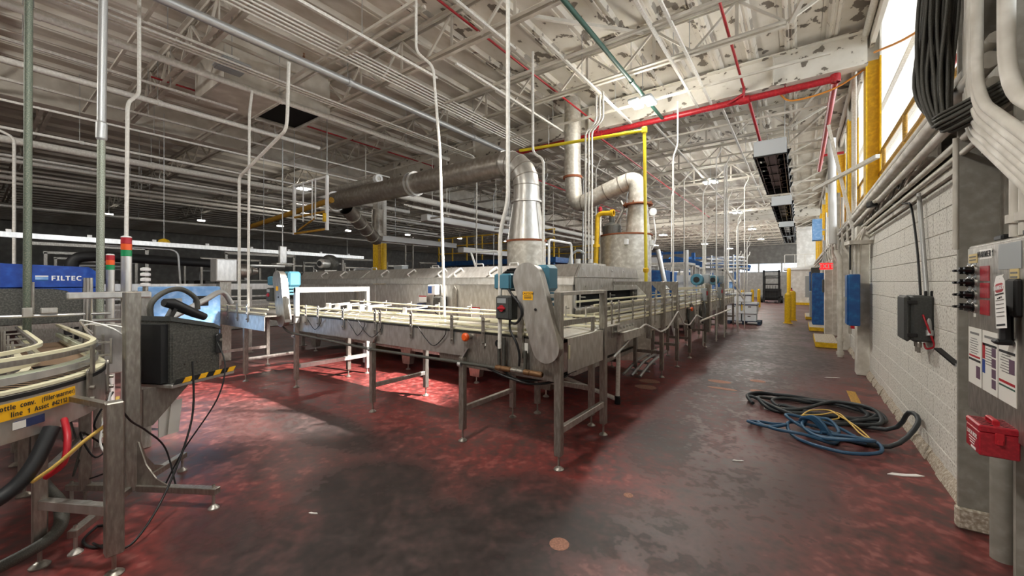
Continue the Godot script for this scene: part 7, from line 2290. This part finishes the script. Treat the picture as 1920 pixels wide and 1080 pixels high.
	for i in 3:
		s = mb()
		tube(s, rounded([Vector3(0.72 + i * 0.05, 1.75, -8.82), Vector3(0.72 + i * 0.05, 2.25, -8.82 + i * 0.03), Vector3(0.86, 2.5, -8.5 + i * 0.05)], 0.15), 0.02, 8)
		single("cabinet_conduit", "white conduit rising from the blue pier cabinet", "conduit", s, M.white_paint, "conduits over the blue cabinet")
	t = thing("fire_extinguisher", "red fire extinguisher hanging beside the blue pier cabinet", "extinguisher", Vector3(0.86, 0.75, -9.75))
	s = mb()
	lathe(s, Vector3.ZERO, Vector3.UP, [[0.0, 0], [0.08, 0], [0.08, 0.4], [0.04, 0.47], [0.03, 0.52], [0.0, 0.52]], 14)
	part(t, "cylinder", s, M.red)
	pbox(t, "valve", M.chrome, Vector3(0, 0.55, 0), Vector3(0.1, 0.06, 0.05), 0.01)
	ptube(t, "hose", M.black, spline([Vector3(-0.05, 0.55, 0), Vector3(-0.11, 0.4, 0), Vector3(-0.1, 0.2, 0)]), 0.012)
	pbox(t, "wall_plate", M.white_paint, Vector3(0.1, 0.4, 0), Vector3(0.04, 0.3, 0.1))
	# downpipe beyond
	t = thing("down_pipe", "white drain pipe with collars standing beyond the blue pier cabinet", "pipe", Vector3(0.72, 0, -11.1))
	ptube(t, "pipe", M.white_paint, rounded([Vector3(0, 0, 0), Vector3(0, 2.1, 0), Vector3(-0.05, 2.3, -0.2)], 0.15), 0.05, 12)
	for y in [0.05, 0.35, 1.0]:
		s = mb()
		lathe(s, Vector3(0, y, 0), Vector3.UP, [[0.05, 0], [0.068, 0], [0.068, 0.07], [0.05, 0.07]], 12)
		part(t, "collar", s, M.white_paint)
	s = mb()
	cyl(s, Vector3(0.62, 2.5, -11.6), Vector3(0.6, 4.9, -11.6), 0.075, 12)
	single("white_column_pipe", "fat white vertical pipe beside the second yellow column", "pipe", s, M.white)
	s = mb()
	cyl(s, Vector3(0.82, 2.0, -9.6), Vector3(0.82, 5.6, -9.6), 0.04, 10)
	single("white_column_pipe", "slim white vertical pipe beside the first yellow column", "pipe", s, M.conduit)
	s = mb()
	bar(s, Vector3(0.78, 2.6, -9.4), Vector3(0.45, 4.6, -9.6), 0.05, 0.05)
	single("strut_brace", "slanting white strut beside the first yellow column", "brace", s, M.conduit)
	s = mb()
	bar(s, Vector3(0.25, 3.55, -10.4), Vector3(1.0, 3.6, -8.4), 0.06, 0.06)
	single("strut_brace", "level white strut bracing the first yellow column", "brace", s, M.conduit)
	t = thing("strut_shelf", "short grey strut channel shelf on the pipes above the blue pier cabinet", "bracket", Vector3(0.75, 2.28, -8.8))
	pbar(t, "channel", M.white_paint, Vector3(-0.1, 0, 0.05), Vector3(0.2, 0, 0.0), 0.3, 0.06)
	ptube(t, "rod", M.black, [Vector3(-0.05, -0.03, 0), Vector3(-0.05, -0.45, 0)], 0.012)
	# concrete pads with yellow edges
	for q in [[0.56, -13.4, 0.45, 2.0, "concrete pad with a yellow kerb under the wall pipes"], [0.53, -17.5, 0.5, 2.2, "concrete pad with a yellow kerb under the second blue cabinet"], [0.51, -22.5, 0.55, 2.4, "concrete pad with a yellow kerb far along the wall"]]:
		t = thing("concrete_pad", q[4], "pad", Vector3(q[0], 0, q[1]))
		pbox(t, "slab", M.curb, Vector3(0, 0.07, 0), Vector3(q[2], 0.14, q[3]), 0.01)
		pbox(t, "kerb_paint", M.yellow, Vector3(-q[2] / 2 - 0.004, 0.07, 0), Vector3(0.012, 0.12, q[3]))
		pbox(t, "kerb_paint", M.yellow, Vector3(0, 0.07, q[3] / 2 + 0.004), Vector3(q[2], 0.12, 0.012))
	t = thing("wall_cabinet", "tall blue cabinet standing on the second concrete pad", "cabinet", Vector3(0.55, 0.14, -17.6))
	pbox(t, "case", M.blue, Vector3(0, 0.9, 0), Vector3(0.34, 1.8, 0.6), 0.01)
	pbox(t, "door", M.blue, Vector3(-0.175, 0.9, 0), Vector3(0.02, 1.74, 0.56), 0.005)
	t = thing("wall_cabinet", "blue cabinet beside grey boxes on the far pad", "cabinet", Vector3(0.55, 0.14, -22.2))
	pbox(t, "case", M.blue, Vector3(0, 1.3, 0), Vector3(0.36, 1.3, 0.6), 0.01)
	pbox(t, "stand", M.hmi_grey, Vector3(0, 0.32, 0), Vector3(0.3, 0.64, 0.5))
	t = thing("grey_cabinet", "grey disconnect cabinets on the far pad beside the blue one", "cabinet", Vector3(0.56, 0.14, -21.2))
	pbox(t, "case", M.grey_light, Vector3(0, 0.55, 0), Vector3(0.4, 1.1, 0.5), 0.01)
	pbox(t, "upper_case", M.hmi_grey, Vector3(0, 1.6, 0), Vector3(0.3, 1.0, 0.4), 0.01)
	t = thing("grey_cabinet", "slim grey cabinet with conduits beyond the first concrete pad", "cabinet", Vector3(0.78, 0.0, -15.6))
	pbox(t, "case", M.white_paint, Vector3(0, 1.0, 0), Vector3(0.3, 2.0, 0.35), 0.01)
	pbox(t, "switch", M.hmi_grey, Vector3(-0.17, 1.5, 0), Vector3(0.06, 0.4, 0.16), 0.01)
	# exit sign
	t = thing("exit_sign", "small red lit exit sign hanging by the wall past the pier", "sign", Vector3(0.62, 2.07, -14.3))
	pbox(t, "box", M.exit_glow, Vector3(0, 0, 0), Vector3(0.3, 0.18, 0.06), 0.01)
	letters(t, "lettering", "EXIT", 0.12, M.white, Vector3(0, 0, 0.033), Vector3.RIGHT, Vector3.UP, 0.004)
	ptube(t, "hanger", M.conduit, [Vector3(0, 0.09, 0), Vector3(0.36, 0.4, 0)], 0.012)
	# grey box far up the wall
	t = thing("grey_cabinet", "pale blue-grey box high on the wall beside the far strip heaters", "box", Vector3(0.55, 3.6, -19.0))
	pbox(t, "case", M.blue_pale, Vector3(0, 0, 0), Vector3(0.3, 0.8, 0.5), 0.01)
	pbox(t, "bracket", M.conduit, Vector3(0.25, 0, 0), Vector3(0.2, 0.06, 0.06))
	# clutter of conduits on the wall further on
	for i in 10:
		s = mb()
		var z := -10.2 - i * 1.1
		tube(s, rounded([Vector3(0.9, 0.3 + 0.2 * (i % 3), z), Vector3(0.9, 2.2, z), Vector3(0.78, 2.4, z - 0.1), Vector3(0.78, 3.2 + 0.3 * (i % 4), z - 0.1)], 0.12), 0.02 + 0.008 * (i % 3), 8)
		single("wall_conduit", "white conduit climbing the wall past the pier", "conduit", s, M.white_paint, "conduits climbing the wall")

# ---------------------------------------------------------------- things on the floor
func build_floor_things():
	# black hose in wide loops
	var s := mb()
	var p := []
	var loops := [[-0.06, -6.3, 0.62, 0.42], [0.06, -6.2, 0.6, 0.4], [0.0, -6.35, 0.66, 0.36], [0.16, -6.25, 0.55, 0.36]]
	var k := 0
	for L in loops:
		for i in 10:
			var a := TAU * i / 10.0 + 2.6
			p.append(Vector3(0.1 + L[0] + cos(a) * L[2], 0.03 + 0.02 * (k % 3) + 0.012 * sin(k * 1.3), L[1] + 0.02 + sin(a) * L[3] * (1.0 + 0.12 * sin(k * 2.1))))
			k += 1
	p.append_array([Vector3(0.75, 0.05, -5.75), Vector3(0.9, 0.3, -5.6), Vector3(0.92, 0.26, -5.35), Vector3(0.7, 0.04, -5.2), Vector3(0.3, 0.03, -5.25)])
	tube(s, spline(p, 4), 0.021, 8)
	single("black_hose", "thick dark hose coiled in wide loops against the block wall", "hose", s, M.hose_black)
	s = mb()
	tube(s, spline([Vector3(-0.35, 0.025, -6.0), Vector3(0.0, 0.07, -5.95), Vector3(0.35, 0.09, -6.5), Vector3(0.7, 0.12, -6.3), Vector3(0.72, 0.06, -5.9), Vector3(0.4, 0.06, -5.65), Vector3(0.1, 0.03, -5.5)], 6), 0.021, 8)
	single("black_hose", "second dark hose length bridging over the wide loops", "hose", s, M.hose_black)
	# blue hose tangle
	s = mb()
	p = []
	var pts := [[-0.35, -5.28], [-0.45, -5.15], [-0.25, -5.02], [-0.1, -5.12], [-0.22, -5.3], [-0.36, -5.2], [-0.2, -4.98], [0.05, -4.9], [0.3, -5.0], [0.32, -5.25], [0.1, -5.35], [-0.08, -5.2], [0.0, -4.95], [0.35, -4.72], [0.62, -4.85], [0.6, -5.1], [0.35, -5.28], [0.12, -5.2], [0.15, -5.0], [0.4, -4.98], [0.55, -5.2], [0.3, -5.4], [0.02, -5.42], [-0.1, -5.3], [0.12, -5.12], [0.42, -5.08], [0.6, -5.0], [0.45, -4.85], [0.2, -4.95], [0.05, -5.15], [0.1, -5.38], [0.28, -5.42], [0.35, -5.22], [0.2, -5.05]]
	for i in pts.size(): p.append(Vector3(pts[i][0] - 0.02, 0.02 + 0.022 * (i % 4) + (0.05 if i > 20 else 0.0), pts[i][1] - 0.05))
	tube(s, spline(p, 5), 0.0165, 8)
	single("blue_hose", "blue rubber hose lying in a tangle in front of the dark hose", "hose", s, M.hose_blue)
	s = mb()
	for i in 5:
		var o := Vector3(0.012 * i, 0, 0.012 * i)
		tube(s, spline([Vector3(0.0, 0.05, -5.45) + o, Vector3(0.03, 0.14 + 0.008 * i, -5.35) + o, Vector3(0.12, 0.16 + 0.008 * i, -5.25) + o, Vector3(0.22, 0.06, -5.18) + o], 5), 0.0165, 8)
	single("hose_hank", "tight hank of blue hose strands on top of the tangle", "hose", s, M.hose_blue)
	s = mb()
	tube(s, spline([Vector3(0.0, 0.06, -5.6), Vector3(0.1, 0.1, -5.85), Vector3(0.3, 0.1, -6.0), Vector3(0.36, 0.09, -5.75), Vector3(0.15, 0.09, -5.55), Vector3(0.02, 0.09, -5.62), Vector3(0.2, 0.1, -5.75), Vector3(0.36, 0.11, -5.9), Vector3(0.45, 0.09, -5.6), Vector3(0.5, 0.09, -5.3), Vector3(0.56, 0.1, -5.12), Vector3(0.5, 0.1, -5.45), Vector3(0.42, 0.1, -5.7), Vector3(0.3, 0.12, -5.9)], 5), 0.008, 6)
	single("extension_cord", "thin yellow extension cord lying over the hoses", "cord", s, M.cord_yellow)
	# scraps on the floor
	for q in [[0.72, -4.62, 0.14, "torn white plastic scrap on the floor near the wall"], [-0.45, -4.1, 0.05, "tiny white paper scrap on the open floor"], [0.45, -8.6, 0.12, "flattened white scrap on the floor far from the hoses"], [-2.75, -1.42, 0.035, "tiny white scrap on the dark floor stain"]]:
		s = mb()
		var w: float = q[2]
		prism(s, [Vector2(-w, -w * 0.1), Vector2(-w * 0.3, -w * 0.22), Vector2(w * 0.5, -w * 0.12), Vector2(w, 0.0), Vector2(w * 0.7, w * 0.22), Vector2(w * 0.1, w * 0.1), Vector2(-w * 0.6, w * 0.14)], 0.006, Transform3D(Basis(Vector3(0.9, 0, -0.4), Vector3(-0.4, 0, -0.9), Vector3(0, 1, 0)), Vector3(q[0], 0.001, q[1])))
		single("scrap", q[3], "litter", s, M.paper_card)
	# remains of a yellow floor line
	s = mb()
	bx(s, Vector3(0.62, 0.001, -7.2), Vector3(0.1, 0.002, 1.0))
	single("floor_line", "worn yellow floor marking behind the coiled hose", "floor marking", s, M.yellow_worn)
